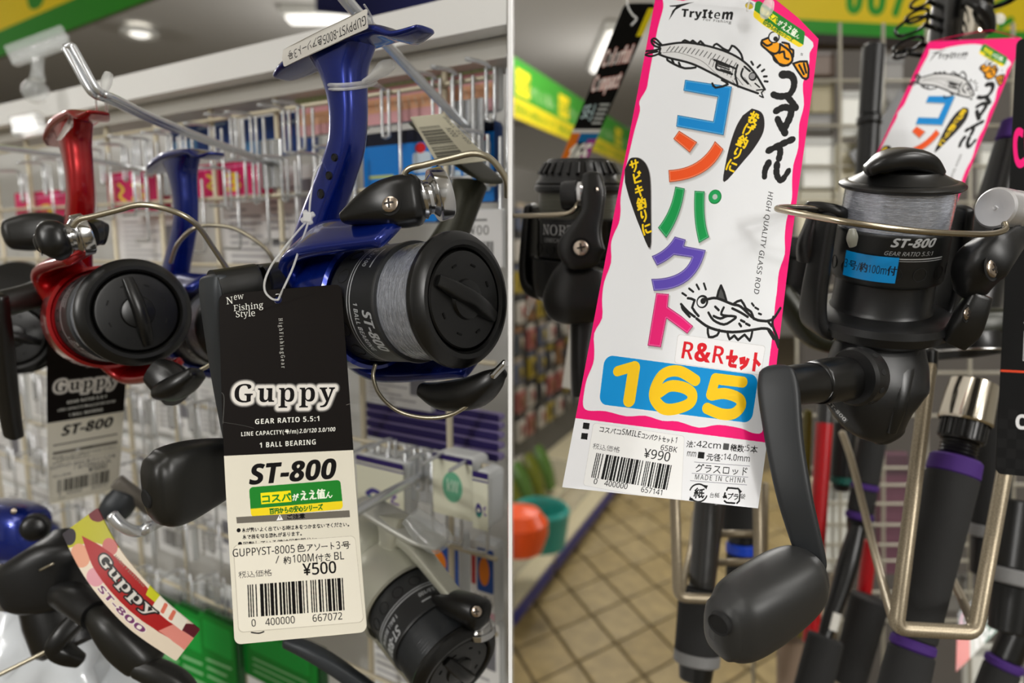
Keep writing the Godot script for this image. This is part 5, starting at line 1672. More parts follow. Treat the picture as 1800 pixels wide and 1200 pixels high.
func black_tagged(kf: Material, bb: Material):
	var t := thing("spinning_reel", "black spinning reel seen from behind at lower left, wearing the red and yellow tag", "fishing reel", at(100, 1020, 0.38), "reels hanging on the left hooks")
	obj("gear_case", MB.new().sweep(pxs([[22, 1035, 0.372], [40, 1028, 0.37], [80, 1012, 0.37], [120, 995, 0.372], [140, 985, 0.378]]), mul([8, 14, 16, 15, 12], 0.001), mul([7, 14, 18, 20, 18], 0.001), cdir(0.35, 0.9, 0), 24, 4.0, 5, 0.003, 0.002), mat("satin black"), t)
	obj("end_cap", MB.new().sweep(pxs([[14, 1040, 0.372], [24, 1034, 0.370], [34, 1029, 0.368]]), mul([8, 12, 13], 0.001), mul([6, 11, 13], 0.001), cdir(0.35, 0.9, 0), 20, 4.0, 4, 0.002, 0.0), mat("crank light"), t)
	obj("rotor", MB.new().lathe(at(115, 1075, 0.385), cdir(0.4, -0.9, 0.1), Vector3.BACK, sc([0.5, -0.6, 0.95, -0.5, 1.0, 0.0, 0.98, 0.7, 0.9, 0.75, 0.5, 0.7], 0.021), 40), bb, t)
	obj("spool_lip", MB.new().lathe(at(140, 1122, 0.385), cdir(0.4, -0.9, 0.1), Vector3.BACK, sc([0.5, -0.4, 0.9, -0.35, 1.02, -0.2, 1.02, 0.0, 0.9, 0.12, 0.1, 0.15], 0.021), 40), mat("satin black"), t)
	obj("bail_arm", MB.new().sweep(pxs([[135, 1090, 0.355], [112, 1115, 0.352], [100, 1138, 0.352], [118, 1150, 0.354], [140, 1160, 0.357]]), mul([5, 5, 5, 5, 4], 0.001), mul([4, 4.5, 5, 5, 3], 0.001), CB.basis.z, 16, 3.0, 5, 0.001, 0.002), bb, t)
	wire("bail_wire", t, [[98, 1135, 0.352], [70, 1150, 0.35], [30, 1170, 0.348], [-15, 1192, 0.346]], 0.0011, mat("bail wire"), 4)
	obj("handle_sleeve", MB.new().sweep(pxs([[105, 1045, 0.352], [125, 1050, 0.345], [145, 1062, 0.338], [168, 1080, 0.332]]), mul([6, 7.6, 7.6, 7], 0.001), mul([6, 7.6, 7.6, 7], 0.001), CB.basis.y, 20, 2.3, 4), mat("satin black"), t)
	obj("handle_knob", MB.new().sweep(pxs([[165, 1078, 0.332], [195, 1100, 0.33], [225, 1130, 0.33], [255, 1160, 0.33], [262, 1170, 0.33]]), mul([5, 8.5, 9.5, 8.5, 6], 0.001), mul([5, 8.5, 10, 9, 6], 0.001), cdir(0.6, 0.7, 0.2), 22, 2.6, 5, 0.002, 0.003), kf, t)
	obj("crank", MB.new().sweep(pxs([[245, 1172, 0.326], [275, 1182, 0.326], [310, 1200, 0.326], [330, 1225, 0.326]]), mul([5, 6, 6, 6], 0.001), mul([5, 6, 6, 6], 0.001), CB.basis.y, 18, 2.6, 5, 0.003, 0.003), kf, t)
	wire("bail_pin", t, [[70, 1002, 0.3515], [82, 996, 0.351], [94, 990, 0.3505]], 0.0006, mat("bail wire"), 2)
	# its tag, curving down to the right
	var cv := Cv.new(self, 256, 768, Color(0.9, 0.84, 0.76))
	cv.poly("0,0 256,0 256,230 140,130 0,90", Color(0.72, 0.7, 0.12), 0)
	cv.dot(Vector2(30, 40), 46, Color(0.14, 0.1, 0.14))
	cv.dot(Vector2(250, 20), 60, Color(0.42, 0.08, 0.12))
	cv.dot(Vector2(40, 150), 55, Color(0.88, 0.62, 0.5))
	cv.dot(Vector2(50, 280), 50, Color(0.86, 0.6, 0.64))
	cv.dot(Vector2(215, 200), 44, Color(0.78, 0.42, 0.4))
	cv.poly("100,80 190,200 235,380 232,560 190,660 230,768 120,768 90,640 70,400 72,220", Color(0.66, 0.1, 0.1), 5)
	cv.dot(Vector2(210, 740), 50, Color(0.35, 0.08, 0.14))
	cv.poly("96,640 180,660 190,768 90,768", Color(0.88, 0.55, 0.5))
	cv.poly("175,560 256,540 256,690 180,700", Color(0.93, 0.9, 0.84))
	cv.lines("196,600 244,590|196,640 244,632", 16, Color(0.86, 0.45, 0.36))
	cv.poly("205,500 256,480 256,545 210,552", Color(0.78, 0.78, 0.12))
	cv.halo("Guppy", 118, 200, 134, 590, 58, Color(0.1, 0.08, 0.08), 9, {"f": "serifbold"})
	cv.text("Guppy", 118, 200, 134, 590, 58, Color(0.85, 0.83, 0.8), {"f": "serifbold"})
	cv.halo("ST-800", 20, 330, 26, 610, 36, Color(0.93, 0.9, 0.86), 4, {"f": "sansbold"})
	cv.text("ST-800", 20, 330, 26, 610, 36, Color(0.45, 0.2, 0.4), {"f": "sansbold"})
	cv.text("HIGH FISHING", 205, 250, 225, 470, 16, Color(0.55, 0.45, 0.4), {"f": "sansbold"})
	var tg := thing("hang_tag", "curved red and yellow hang tag with white lettering on the lower left black reel", "hang tag", at(150, 910, 0.32), "hang tags of the reels")
	var left: Array = smooth(pxs([[110, 938, 0.318], [140, 998, 0.312], [178, 1052, 0.308], [232, 1108, 0.306], [310, 1161, 0.306]]), 6)
	var right: Array = smooth(pxs([[172, 892, 0.318], [203, 952, 0.312], [240, 1002, 0.308], [290, 1055, 0.306], [352, 1106, 0.306]]), 6)
	var fn := func(p: Vector2) -> Vector3:
		var f := clampf(p.y, 0, 1) * (left.size() - 1)
		var k := mini(int(f), left.size() - 2)
		var a: Vector3 = left[k].lerp(left[k + 1], f - k)
		var b: Vector3 = right[k].lerp(right[k + 1], f - k)
		return a.lerp(b, p.x)
	obj("card", MB.new().sheet(card_outline(0.04, 0.015), steps(12, -0.001, 1.001), fn, 0.0006), printed("red yellow tag", cv.done(), 0.3), tg)


# ---------- right bay ----------
const RT := [Vector2(1155, -24), Vector2(1444, 8), Vector2(1330, 893), Vector2(988, 856)]

func block(cv: Cv, flat: String, col: Color, curve := 0):
	# a fat printed letter with a soft edge shadow and a lighter bevel line
	var p := cv.pts(flat, curve)
	var q := PackedVector2Array()
	for v in p:
		q.append(cv.P(v))
	var un := cv.unit(p[0])
	for i in 3:
		var s := PackedVector2Array()
		for v in q:
			s.append(v + Vector2(2.6 - i * 0.6, 3.2 - i * 0.6) * un)
		var g := 0.80 - 0.07 * i
		for c in Geometry2D.offset_polygon(s, (1.2 - i) * un, Geometry2D.JOIN_ROUND):
			cv.fill([c], Color(g, g, g))
	cv.fill([q], col.darkened(0.25))
	for c in Geometry2D.offset_polygon(q, -1.2 * un):
		cv.fill([c], col.lightened(0.28))
	for c in Geometry2D.offset_polygon(q, -2.8 * un):
		cv.fill([c], col)

func smile_tag() -> Image:
	var pink := Color(0.93, 0.08, 0.45)
	var W := Color(0.878, 0.885, 0.895)
	var K := Color(0.1, 0.1, 0.1)
	var cv := Cv.new(self, 800, 2000, pink, RT)
	var hi := Color(0.84, 0.8, 0.82)
	var wave := "1164,0 1166,16 1156,53 1148,95 1140,139 1136,160 1124,181 1125,197 1116,230 1109,260 1100,300 1092,347 1092,371 1089,392 1080,412 1075,430 1075,462 1063,496 1059,527 1059,560 1045,587 1045,617 1043,640 1032,667 1027,690 1025,713 1033,722 1063,723 1100,732 1133,731 1163,740 1190,741 1227,752 1260,747 1300,753 1320,761 1337,760 1341,735 1345,690 1350,640 1357,590 1362,539 1366,510 1370,476 1380,446 1380,416 1383,386 1392,350 1392,318 1394,290 1402,260 1403,221 1411,187 1409,150 1420,115 1421,96 1427,77 1390,50 1330,14 1283,3 1230,2 1200,6"
	cv.zo = Vector2(-0.8, -0.8)
	cv.poly(wave, hi, 3)
	cv.zo = Vector2.ZERO
	cv.poly(wave, W, 3)
	cv.poly("980,731 1010,735 1346,778 1400,780 1400,900 980,900", Color(0.895, 0.9, 0.91))
	# maker's logo
	cv.zs = 3.75
	cv.zo = Vector2(1120, 0)
	cv.poly("210,45 370,32 290,50 250,75 205,145 230,80 255,52 215,52", K)
	cv.text("TryItem", 1196, 31.5, 1287, 37, 13.5, K, {"f": "sansbold", "track": 8, "fat": 0.3})
	cv.text("For Fishing", 1234, 38.5, 1284, 44, 4.6, K, {"track": 14})
	# the letters down the middle
	cv.zs = 1.0
	cv.zo = Vector2.ZERO
	block(cv, "1203,143 1285,155 1271,239 1188,224 1190,204 1252.5,215 1260,173 1200,162", Color(0.06, 0.52, 0.8))
	block(cv, "1193,231 1225,251 1212,269 1183,245", Color(0.91, 0.33, 0.12))
	block(cv, "1256,249 1271,263 Q1248,315 1176.5,320 1175,299 Q1232,297 1256,249", Color(0.91, 0.33, 0.12))
	block(cv, "1187,327.5 1204,331 Q1198,380 1171.5,417.5 1157,399.5 Q1181,370 1187,327.5", Color(0.07, 0.58, 0.29))
	block(cv, "1221,335 1239,336 Q1236,385 1247,416 1229,426.5 Q1218,385 1221,335", Color(0.07, 0.58, 0.29))
	cv.dot(Vector2(1257, 345.5), 12, Color(0.05, 0.46, 0.22))
	cv.dot(Vector2(1256.5, 345), 10.6, Color(0.1, 0.6, 0.32))
	cv.dot(Vector2(1257, 345.5), 4.6, Color(0.7, 0.74, 0.72))
	block(cv, "1186.5,415 1206,420.5 1203,431.6 1241,439 Q1224,511 1149,511 1145,490 Q1203,490 1216.5,452 1185,447.5 Q1172,459 1155,466.4 1146,449.6 Q1172,440 1186.5,415", Color(0.36, 0.28, 0.68))
	block(cv, "1153.5,515 1176,516.5 1173.6,539 1198,556 1218,573.5 1207.5,587 1171.5,560 1161,611 1137.6,608", Color(0.89, 0.11, 0.45))
	# fishes
	cv.zs = 3.75
	cv.zo = Vector2(1120, 0)
	cv.poly("160,310 300,290 450,310 600,360 700,420 760,490 835,610 800,620 650,570 480,480 350,430 200,395 140,370", Color(0.82, 0.82, 0.82), 4)
	cv.lines("515,420 640,462|520,432 600,456|528,446 600,470|545,468 610,486|560,482 620,498", 9, Color(0.15, 0.15, 0.15))
	cv.lines("650,520 690,570|620,540 660,590|735,470 780,540|700,520 745,580", 3, Color(0.25, 0.25, 0.25))
	cv.lines("160,310 300,292 450,312 600,360 700,420 770,495 835,600|140,370 200,392 350,430 480,490 640,570 790,625", 14, K, 5)
	cv.lines("160,310 115,265 90,280 108,312 150,330 100,345 50,350 45,370 90,383 150,362|150,330 140,365|100,280 150,315|60,365 130,352", 13, K, 3)
	cv.lines("290,292 310,276 345,292 362,278 392,302 412,282 440,312|500,312 520,300 560,330 600,345 618,312 650,330 680,370 690,412|195,393 195,408 240,435 310,462 380,456|225,405 235,425|270,425 280,448|490,560 512,588 592,566 552,538", 14, K, 2)
	for i in 17:
		cv.lines("%d,%d %d,%d" % [215 + i * 27, 318 + int(i * i * 0.42), 190 + i * 27, 350 + int(i * i * 0.45)], 5, Color(0.2, 0.2, 0.2))
		if i % 2:
			cv.lines("%d,%d %d,%d" % [470 + i * 12, 390 + i * 6, 455 + i * 12, 430 + i * 7], 4, Color(0.25, 0.25, 0.25))
	cv.lines("500,405 560,428 645,465|520,420 515,462 560,480 620,500|655,440 640,500 655,565|690,465 680,512 725,562|700,450 735,480", 13, K, 4)
	cv.lines("165,360 250,355 340,380 430,420 520,500 620,560", 2.5, Color(0.3, 0.3, 0.3), 4)
	cv.dot(Vector2(755 / 3.75 + 1120, 515 / 3.75), 7.4, K)
	cv.dot(Vector2(752 / 3.75 + 1120, 513 / 3.75), 5.2, Color(0.55, 0.55, 0.56))
	cv.lines("780,605 832,600 812,620 825,652 800,640|770,560 800,585", 9, K, 2)
	cv.lines("745,418 757,438|803,440 786,456|830,470 815,481|846,514 828,515|852,548 833,546", 14, K)
	var og := Color(0.93, 0.62, 0.08)
	cv.poly("818,275 860,258 935,300 1000,350 1015,410 980,440 935,440 890,380 850,340 810,300", og, 3)
	cv.poly("1020,430 1110,415 1118,520 1080,520", og)
	cv.poly("950,290 992,300 1000,330 1022,342 1020,385 990,340", og)
	cv.lines("818,275 860,258|935,300 1000,350 1015,410 980,440 935,440 890,380 850,340 812,305 818,275|820,290 850,312 880,300|935,300 930,345 900,365 860,350", 14, K, 3)
	cv.lines("1020,430 1110,415 1118,520 1080,522 1020,430|1060,440 1090,500|1090,430 1105,490|950,290 992,300 1000,330 1022,342 1020,385|890,372 895,405 930,432 985,442 1015,410|930,360 960,350 965,390 990,400", 14, K, 2)
	cv.dot(Vector2(895 / 3.75 + 1120, 255 / 3.75), 10.5, K)
	cv.dot(Vector2(895 / 3.75 + 1120, 255 / 3.75), 8.2, W)
	cv.dot(Vector2(906 / 3.75 + 1120, 266 / 3.75), 4.2, K)
	cv.brush("945,503 1000,505 1025,540 1022,590 1000,630", 50, 36, K)
	cv.brush("888,632 930,645 990,640|975,640 1010,680 1040,722", 40, 43, K)
	cv.brush("905,742 960,716 1005,730 1000,780 965,850|918,790 940,835 972,886", 40, 46, K)
	cv.brush("1022,922 940,958 855,1000|925,965 940,1000 930,1052", 40, 40, K)
	cv.brush("866,1072 842,1120 838,1170|920,1082 918,1150 950,1188 1000,1120", 43, 33, K)
	cv.text("s", 1404, 99, 1409, 101, 5, K)
	# lure shapes with their captions
	cv.zs = 1.0
	cv.zo = Vector2.ZERO
	var Y := Color(0.95, 0.8, 0.08)
	cv.poly("1098,299 1107,280 1116,277 1127,279 1138,291 1144.5,314 1146,365 1144.5,438.5 1125,398 1107,350 1098.6,320", Color(0.6, 0.6, 0.6), 4)
	cv.zo = Vector2(-0.6, -0.6)
	cv.poly("1099,299 1107,281 1116,278 1126,280 1137,291 1143.5,314 1145,365 1144,436 1125,397 1108,350 1099.6,320", Color(0.13, 0.12, 0.11), 4)
	cv.zo = Vector2.ZERO
	cv.jp("サビキ釣りに", 1113, 281, 1139, 412, 17, 3.3, Y, true)
	cv.poly("1320,193 1336,199 1342,213 1340,235 1325,261 1307,283 1273,320 1275,288 1283,253 1293,224 1304,205", Color(0.15, 0.14, 0.14), 4)
	cv.jp("投げ釣りに", 1328, 199, 1281, 302, 19, 3.2, Y, true)
	cv.text("HIGH QUALITY GLASS ROD", 1351, 335, 1325, 516, 9, K, {"skew": 0.15, "track": 4})
	# lower fish
	cv.zs = 3.3333
	cv.zo = Vector2(1080, 260)
	cv.poly("600,880 625,805 655,890", Color(0.3, 0.3, 0.3))
	cv.lines("480,1000 560,1055 690,1080 860,1058|550,885 600,880 690,915 740,930 820,1002 890,1015|890,1015 930,1000 972,938|860,1058 905,1065 940,1120 962,1178 950,1110 925,1040 930,990", 15, K, 4)
	cv.lines("390,915 430,960 470,990|395,925 400,945 440,990|430,880 470,892 455,935 492,985|600,880 625,805 655,892|700,912 742,892 770,940 800,960 815,1002|545,1060 552,1110 600,1098 612,1068|660,1080 672,1122 700,1100 722,1126 760,1095 790,1130 805,1078|900,1070 930,1120|900,1020 920,1045", 14, K, 2)
	cv.lines("550,965 580,1010 640,1035 690,1010 710,990 660,985 620,1000 580,985|640,935 625,975 665,985|690,940 740,965 780,990|590,930 610,950|740,1010 760,1020|770,1030 790,1040|730,1030 740,1045", 14, K, 3)
	cv.dot(Vector2(515 / 3.3333 + 1080, 900 / 3.3333 + 260), 11, K)
	cv.dot(Vector2(512 / 3.3333 + 1080, 902 / 3.3333 + 260), 8, W)
	cv.dot(Vector2(520 / 3.3333 + 1080, 896 / 3.3333 + 260), 5.2, K)
	cv.lines("398,850 420,865|438,823 462,842|482,800 496,827|525,793 536,828|805,910 816,925|825,935 842,945|845,970 858,975", 12, K)
	# set sticker and length panel
	cv.zs = 1.0
	cv.zo = Vector2.ZERO
	cv.quad_round(Vector2(1062.7, 624), Vector2(1332, 660), Vector2(1318.7, 744), Vector2(1052, 710.7), 15, Color(0.02, 0.55, 0.82))
	var N := Color(0.95, 0.77, 0.1)
	cv.lines("1085,653 1112,645", 17, N)
	cv.lines("1114,647 1105,704", 22, N)
	cv.lines("1221,669 1193,653 1167,657 1152,678 1149,700 1164,718 1186,719 1211,709 1215,693 1201,682 1177,679 1158,690", 18.5, N, 5)
	cv.lines("1304,672 1256,666|1256,666 1248,694|1250,695 1272,692 1296,700 1301,713 1288,727 1266,728 1241,718", 18, N, 4)
	cv.quad_round(Vector2(1190.7, 587.5), Vector2(1345, 608), Vector2(1336, 660), Vector2(1184, 638.7), 5, Color(0.8, 0.8, 0.8))
	cv.quad_round(Vector2(1191.5, 588.3), Vector2(1344, 609), Vector2(1335, 659), Vector2(1185, 638), 5, Color(0.91, 0.91, 0.92))
	var red := Color(0.83, 0.1, 0.15)
	cv.text("R&R", 1192, 630, 1271, 641, 29, red, {"f": "sansbold", "fat": 0.6})
	cv.jp("セット", 1272, 645, 1336, 653, 31, 6, red)
	# small print
	cv.quad_round(Vector2(1025, 743), Vector2(1036, 744), Vector2(1034.5, 755), Vector2(1023.5, 753.5), 0.2, K)
	cv.quad_round(Vector2(1022, 761), Vector2(1033, 762), Vector2(1031.5, 773), Vector2(1020.5, 771.5), 0.2, K)
	cv.text("42cm", 1222, 785.5, 1266, 789, 10, K)
	cv.jp("法", 1204, 786, 1216, 787, 12, 1.1, K)
	cv.text(":", 1217, 785, 1221, 785.3, 10, K)
	cv.quad_round(Vector2(1270, 779), Vector2(1280, 780), Vector2(1278.7, 791), Vector2(1268.7, 790), 0.2, Color(0.3, 0.3, 0.3))
	cv.jp("継数", 1281, 793, 1305, 795, 13, 1.2, K)
	cv.text(":5", 1306, 792, 1315, 793, 10, K)
	cv.jp("本", 1316, 795.5, 1329, 797, 13, 1.2, K)
	cv.text("mm", 1205, 801.5, 1222, 803, 10, K)
	cv.quad_round(Vector2(1226, 794), Vector2(1237, 795), Vector2(1235.6, 806), Vector2(1224.6, 805), 0.2, K)
	cv.jp("元径", 1239, 809, 1264, 811, 13, 1.2, K)
	cv.text(":14.0mm", 1265, 807.5, 1316, 811.5, 10, K)
	var thin := Color(0.45, 0.45, 0.5)
	cv.lines("1219,812 1316,819|1215,831.5 1313,838.5|1212,844.5 1311,852", 0.7, thin)
	cv.jp("グラスロッド", 1219, 829, 1313, 836, 14.5, 1.3, K)
	cv.text("MADE IN CHINA", 1219, 842, 1308, 848.5, 8, Color(0.25, 0.25, 0.25), {"track": 26})
	var arc := func(c: Vector2, r: float, a0: float, a1: float, w: float):
		var p := PackedVector2Array()
		for i in 13:
			var a := deg_to_rad(lerpf(a0, a1, i / 12.0))
			p.append(c + Vector2(cos(a), sin(a)) * r)
		cv.line(p, w, K)
	var rc := Vector2(1226.5, 866)
	arc.call(rc, 15.5, -160, -40, 2.4)
	arc.call(rc, 15.5, 20, 140, 2.4)
	cv.poly("1236,852 1243,853 1240,860", K)
	cv.poly("1217,880 1210,879 1212,872", K)
	cv.jp("紙", 1217, 875, 1236, 876.5, 18, 2.2, K)
	cv.jp("台紙", 1245, 874, 1263, 875, 9, 0.8, Color(0.35, 0.35, 0.35))
	cv.lines("1276,861 1278,857 1296,858.5 1299,862|1299,868 1298,880 1294,884|1290,884 1276,883 1272,880|1271,874 1273,866", 2.8, K)
	cv.poly("1296,860 1303,863 1298,868", K)
	cv.poly("1268,873 1275,869 1277,876", K)
	cv.jp("プラ", 1276, 877, 1297, 878.5, 11, 1.4, K)
	cv.jp("袋", 1299, 876, 1308, 877, 9, 0.8, Color(0.35, 0.35, 0.35))
	# price label
	cv.quad_round(Vector2(1042.4, 743.4), Vector2(1201.6, 766.4), Vector2(1196.6, 884.6), Vector2(1024.4, 852.6), 5, Color(0.8, 0.8, 0.8))
	cv.quad_round(Vector2(1043, 744), Vector2(1201, 767), Vector2(1196, 884), Vector2(1025, 852), 5, Color(0.92, 0.92, 0.915))
	cv.jp("コスパコ", 1051, 759, 1091, 765, 10, 1.0, K)
	cv.text("SMILE", 1091, 763.5, 1125, 769, 9.2, K)
	cv.jp("コンパクトセット", 1125, 770.5, 1183, 779.5, 10, 1.0, K)
	cv.text("1", 1184, 778, 1189, 779, 9.2, K)
	cv.text("65BK", 1158.7, 790.7, 1188, 795.5, 8.6, K)
	cv.jp("税込価格", 1040, 789, 1088, 796, 10.5, 0.7, Color(0.35, 0.35, 0.35))
	cv.text("¥990", 1129, 803.5, 1176, 811.5, 14.5, K)
	cv.bars(1048, 796, 1181, 818, 39, BARCODE, K)
	cv.text("0", 1042, 850, 1049, 851, 8.6, K)
	cv.text("400000", 1061, 853, 1102, 859.5, 8.6, K)
	cv.text("657141", 1125, 864, 1164.5, 870.5, 8.6, K)
	value_sticker(cv, Vector2(1325, 5), Vector2(1413, 60), Vector2(1409, 90), Vector2(1320, 34))
	return cv.done()

func uv_of(q: Array, pts: Array) -> PackedVector2Array:
	var inv := Cv.homography(q[0], q[1], q[2], q[3]).inverse()
	var out := PackedVector2Array()
	for p in pts:
		var v := inv * Vector3(p.x, p.y, 1)
		out.append(Vector2(v.x / v.z, v.y / v.z))
	return out

func grip(called: String, label: String, group: String, a: Vector3, b: Vector3, bands: Array) -> Node3D:
	# a rod butt along a -> b; bands: [from, to, radius at from, radius at to, material, part name]
	var t := thing(called, label, "fishing rod", b, group)
	var ax := (b - a)
	var l := ax.length()
	ax = ax / l
	for q in bands:
		var z0: float = q[0] * l
		var z1: float = q[1] * l
		var bev: float = minf(0.0012, (z1 - z0) * 0.2)
		obj(q[5], MB.new().lathe(a, ax, Vector3.BACK, [Vector2(0.0005, z0), Vector2(q[2] - bev, z0), Vector2(q[2], z0 + bev), Vector2(q[3], z1 - bev), Vector2(q[3] - bev, z1), Vector2(0.0005, z1)], 32, false, false), q[4], t)
	return t

func knurl(parent: Node, a: Vector3, b: Vector3, r: float, m: Material, n := 22):
	# a ribbed nut
	var ax := (b - a)
	var l := ax.length()
	ax /= l
	obj("reel_seat_nut", MB.new().lathe(a, ax, Vector3.BACK, [Vector2(0.001, 0), Vector2(r * 0.9, 0), Vector2(r * 0.96, l * 0.06), Vector2(r * 0.96, l * 0.94), Vector2(r * 0.9, l), Vector2(0.001, l)], 36, false, false), m, parent)
	var x := ax.cross(Vector3.BACK).normalized()
	for i in n:
		var d := x.rotated(ax, TAU * i / n)
		obj("rib", MB.new().rbox(a + ax * l * 0.5 + d * r * 0.96, ax * l * 0.42, d * r * 0.06, ax.cross(d) * r * 0.07, 0.0003), m, parent)

func right_bay():
	var bb := mat("bail black")
	var sb := mat("satin black")
	var kf := mat("knob rubber")
	var foam := grained("grip foam", Color(0.15, 0.15, 0.15), 0.85, 0.25, 0.35, 40.0)
	var purple := grained("purple foam", Color(0.29, 0.12, 0.5), 0.8, 0.25, 0.3, 40.0)
	var nickel := grained("tarnished nickel", Color(0.8, 0.74, 0.63), 0.36, 0.12, 0.5, 45.0, {"metallic": 0.6})
	var grey_ring := mat("grey ring", Color(0.5, 0.5, 0.5), 0.5)
	var blank := mat("rod blank", Color(0.03, 0.03, 0.03), 0.15, 0.0, {"clearcoat_enabled": true, "clearcoat": 1.0})
	right_background()
	# --- the big printed tag
	var sm := matte(printed("smile tag", smile_tag(), 0.45))
	var tg := thing("set_tag", "tall white card with pink wavy border and 165 panel, largest in the right display", "product card", at(1310, 20, 0.28), "pink bordered product cards")
	var shape := uv_of(RT, [Vector2(1151, 2), Vector2(1160, -34), Vector2(1290, -46), Vector2(1325, -24), Vector2(1352, 0), Vector2(1400, 36), Vector2(1437, 71), Vector2(1331, 893), Vector2(988, 856)])
	var hole := uv_of(RT, [Vector2(1313, 18)])[0]
	card("card", tg, RT, 0.285, punched(shape, hole, 0.026, 0.0088), sm, 0.0008, func(p: Vector2) -> float: return 0.0022 * sin(p.x * PI) + 0.0008 * sin(p.y * 9.0), 12)
	var hs := thing("tag_string", "clear nylon loop and bead through the hole of the tall pink bordered card", "string", at(1345, 10, 0.27))
	wire("loop", hs, [[1313, 20, 0.2745], [1320, -4, 0.2735], [1338, -20, 0.274]], 0.0004, nylon())
	obj("bead", MB.new().sweep(pxs([[1344, 28, 0.2715], [1348, 16, 0.2715], [1352, 4, 0.2715]]), mul([1.8, 2.6, 2.0], 0.001), mul([1.5, 2.2, 1.6], 0.001), CB.basis.z, 14, 2.4, 5, 0.001, 0.001), nylon(), hs)
	var t2 := thing("set_tag", "second pink bordered card, tilted behind the reel with the clear line", "product card", at(1720, 90, 0.44), "pink bordered product cards")
	var q2 := [Vector2(1632, 75), Vector2(1798, 68), Vector2(1577, 610), Vector2(1381, 613)]
	card("card", t2, q2, 0.445, PackedVector2Array([Vector2(0, 0), Vector2(0.6, -0.02), Vector2(0.98, 0.0), Vector2(1, 0.06), Vector2(1, 0.64), Vector2(0, 0.6)]), sm, 0.0008, func(p: Vector2) -> float: return 0.004 * sin(p.x * PI), 10)
	# --- black card at the right edge
	var cv := Cv.new(self, 420, 1600, Color(0.045, 0.045, 0.045))
	for i in 12:
		for j in 26:
			if (i + j) % 2 == 0 and j > 18:
				cv.rrect(i * 36, 780 + j * 32, i * 36 + 36, 812 + j * 32, 0.1, Color(0.075, 0.075, 0.075))
	cv.rrect(70, 660, 420, 790, 1, Color(0.85, 0.3, 0.14))
	cv.rrect(0, 1255, 420, 1263, 1, Color(0.85, 0.28, 0.16))
	cv.text("COLORFUL", 12, 520, 400, 480, 150, Color(0.9, 0.1, 0.45), {"f": "sansbold", "fat": 3})
	for i in 6:
		cv.dot(Vector2(84, 870 + i * 44), 2.4, Color(0.8, 0.8, 0.8))
		cv.dot(Vector2(92, 870 + i * 44), 2.4, Color(0.8, 0.8, 0.8))
		cv.rrect(110, 866 + i * 44, 330, 874 + i * 44, 1, Color(0.6, 0.6, 0.6))
	cv.lines("86,1120 400,1120|86,1220 400,1220|86,1120 86,1220", 4, Color(0.75, 0.75, 0.75))
	cv.text("COMPACT", 64, 1450, 400, 1440, 46, Color(0.85, 0.85, 0.85), {"f": "sansbold", "fat": 1.5})
	var bc := thing("set_card", "black card cut off by the right edge, with orange band and white lettering", "product card", at(1800, 80, 0.345))
	card("card", bc, [Vector2(1787, 70), Vector2(1962, 58), Vector2(1950, 850), Vector2(1750, 832)], 0.345, card_outline(0.06, 0.015), matte(printed("black card", cv.done(), 0.6)), 0.0008, null, 4)
	# --- tall black card at the left, behind the tag
	cv = Cv.new(self, 220, 900, Color(0.06, 0.06, 0.055))
	cv.rrect(176, 20, 220, 150, 2, Color(0.85, 0.78, 0.1))
	for q in [["Colorful", 300], ["Compact", 430]]:
		cv.text(q[0], 14, q[1], 206, q[1] - 26, 82, Color(0.8, 0.42, 0.36), {"f": "sansbold", "fat": 4})
		cv.text(q[0], 14, q[1], 206, q[1] - 26, 82, Color(0.92, 0.9, 0.88), {"f": "sansbold", "fat": 1})
	cv.text("SE-J", 20, 580, 110, 568, 74, Color(0.75, 0.85, 0.85), {"f": "sansbold"})
	for i in 5:
		cv.rrect(124, 494 + i * 26, 202, 506 + i * 26, 2, Color(0.7, 0.72, 0.7))
	cv.rrect(0, 640, 220, 664, 1, Color(0.8, 0.8, 0.78))
	cv.rrect(0, 664, 70, 900, 1, Color(0.85, 0.45, 0.12))
	cv.rrect(70, 664, 220, 720, 1, Color(0.1, 0.4, 0.6))
	cv.rrect(150, 700, 220, 900, 1, Color(0.6, 0.2, 0.5))
	cv.text("165", 22, 860, 190, 856, 128, Color(0.9, 0.9, 0.86), {"f": "sansbold", "skew": 0.2, "fat": 3})
	var tb := thing("set_card", "tall narrow black card leaning behind the pink bordered card at its upper left", "product card", at(1120, 20, 0.5))
	card("card", tb, [Vector2(1098, 6), Vector2(1154, 6), Vector2(1024, 300), Vector2(978, 300)], 0.5, card_outline(0.14, 0.03), matte(printed("tall black card", cv.done(), 0.5)), 0.0008, null, 4)
	var ts := thing("tag_string", "clear string looped over the tall narrow black card", "string", at(1112, 40, 0.49))
	wire("loop", ts, [[1101, -8, 0.487], [1104, 12, 0.487], [1112, 26, 0.487], [1119, 33, 0.488], [1110, 44, 0.488]], 0.0007, nylon())
	# --- reel at left
	var na := cdir(0.0, 0.97, 0.22)
	var nr := reel("spinning_reel", "black spinning reel beside the left edge of the tall pink bordered card", "reels in the rod rack", {"c": at(1017, 318, 0.378), "ax": na, "up": cdir(0.8, 0, -0.6), "az": 0.85, "paint": bb, "phi": 115.0, "arms": 1, "line": mat("dark grey line", Color(0.36, 0.36, 0.31), 0.35), "skirt": mat("gloss skirt", Color(0.03, 0.03, 0.03), 0.15), "foot": false, "body": false, "n": 48})
	obj("drag_cap", MB.new().lathe(at(1017, 318, 0.378), na, Vector3.BACK, sc([0.98, -0.05, 0.9, 0.06, 0.86, 0.2, 0.74, 0.42, 0.68, 0.48, 0.3, 0.5, 0.02, 0.5], 0.0244), 48, false, false), bb, nr)
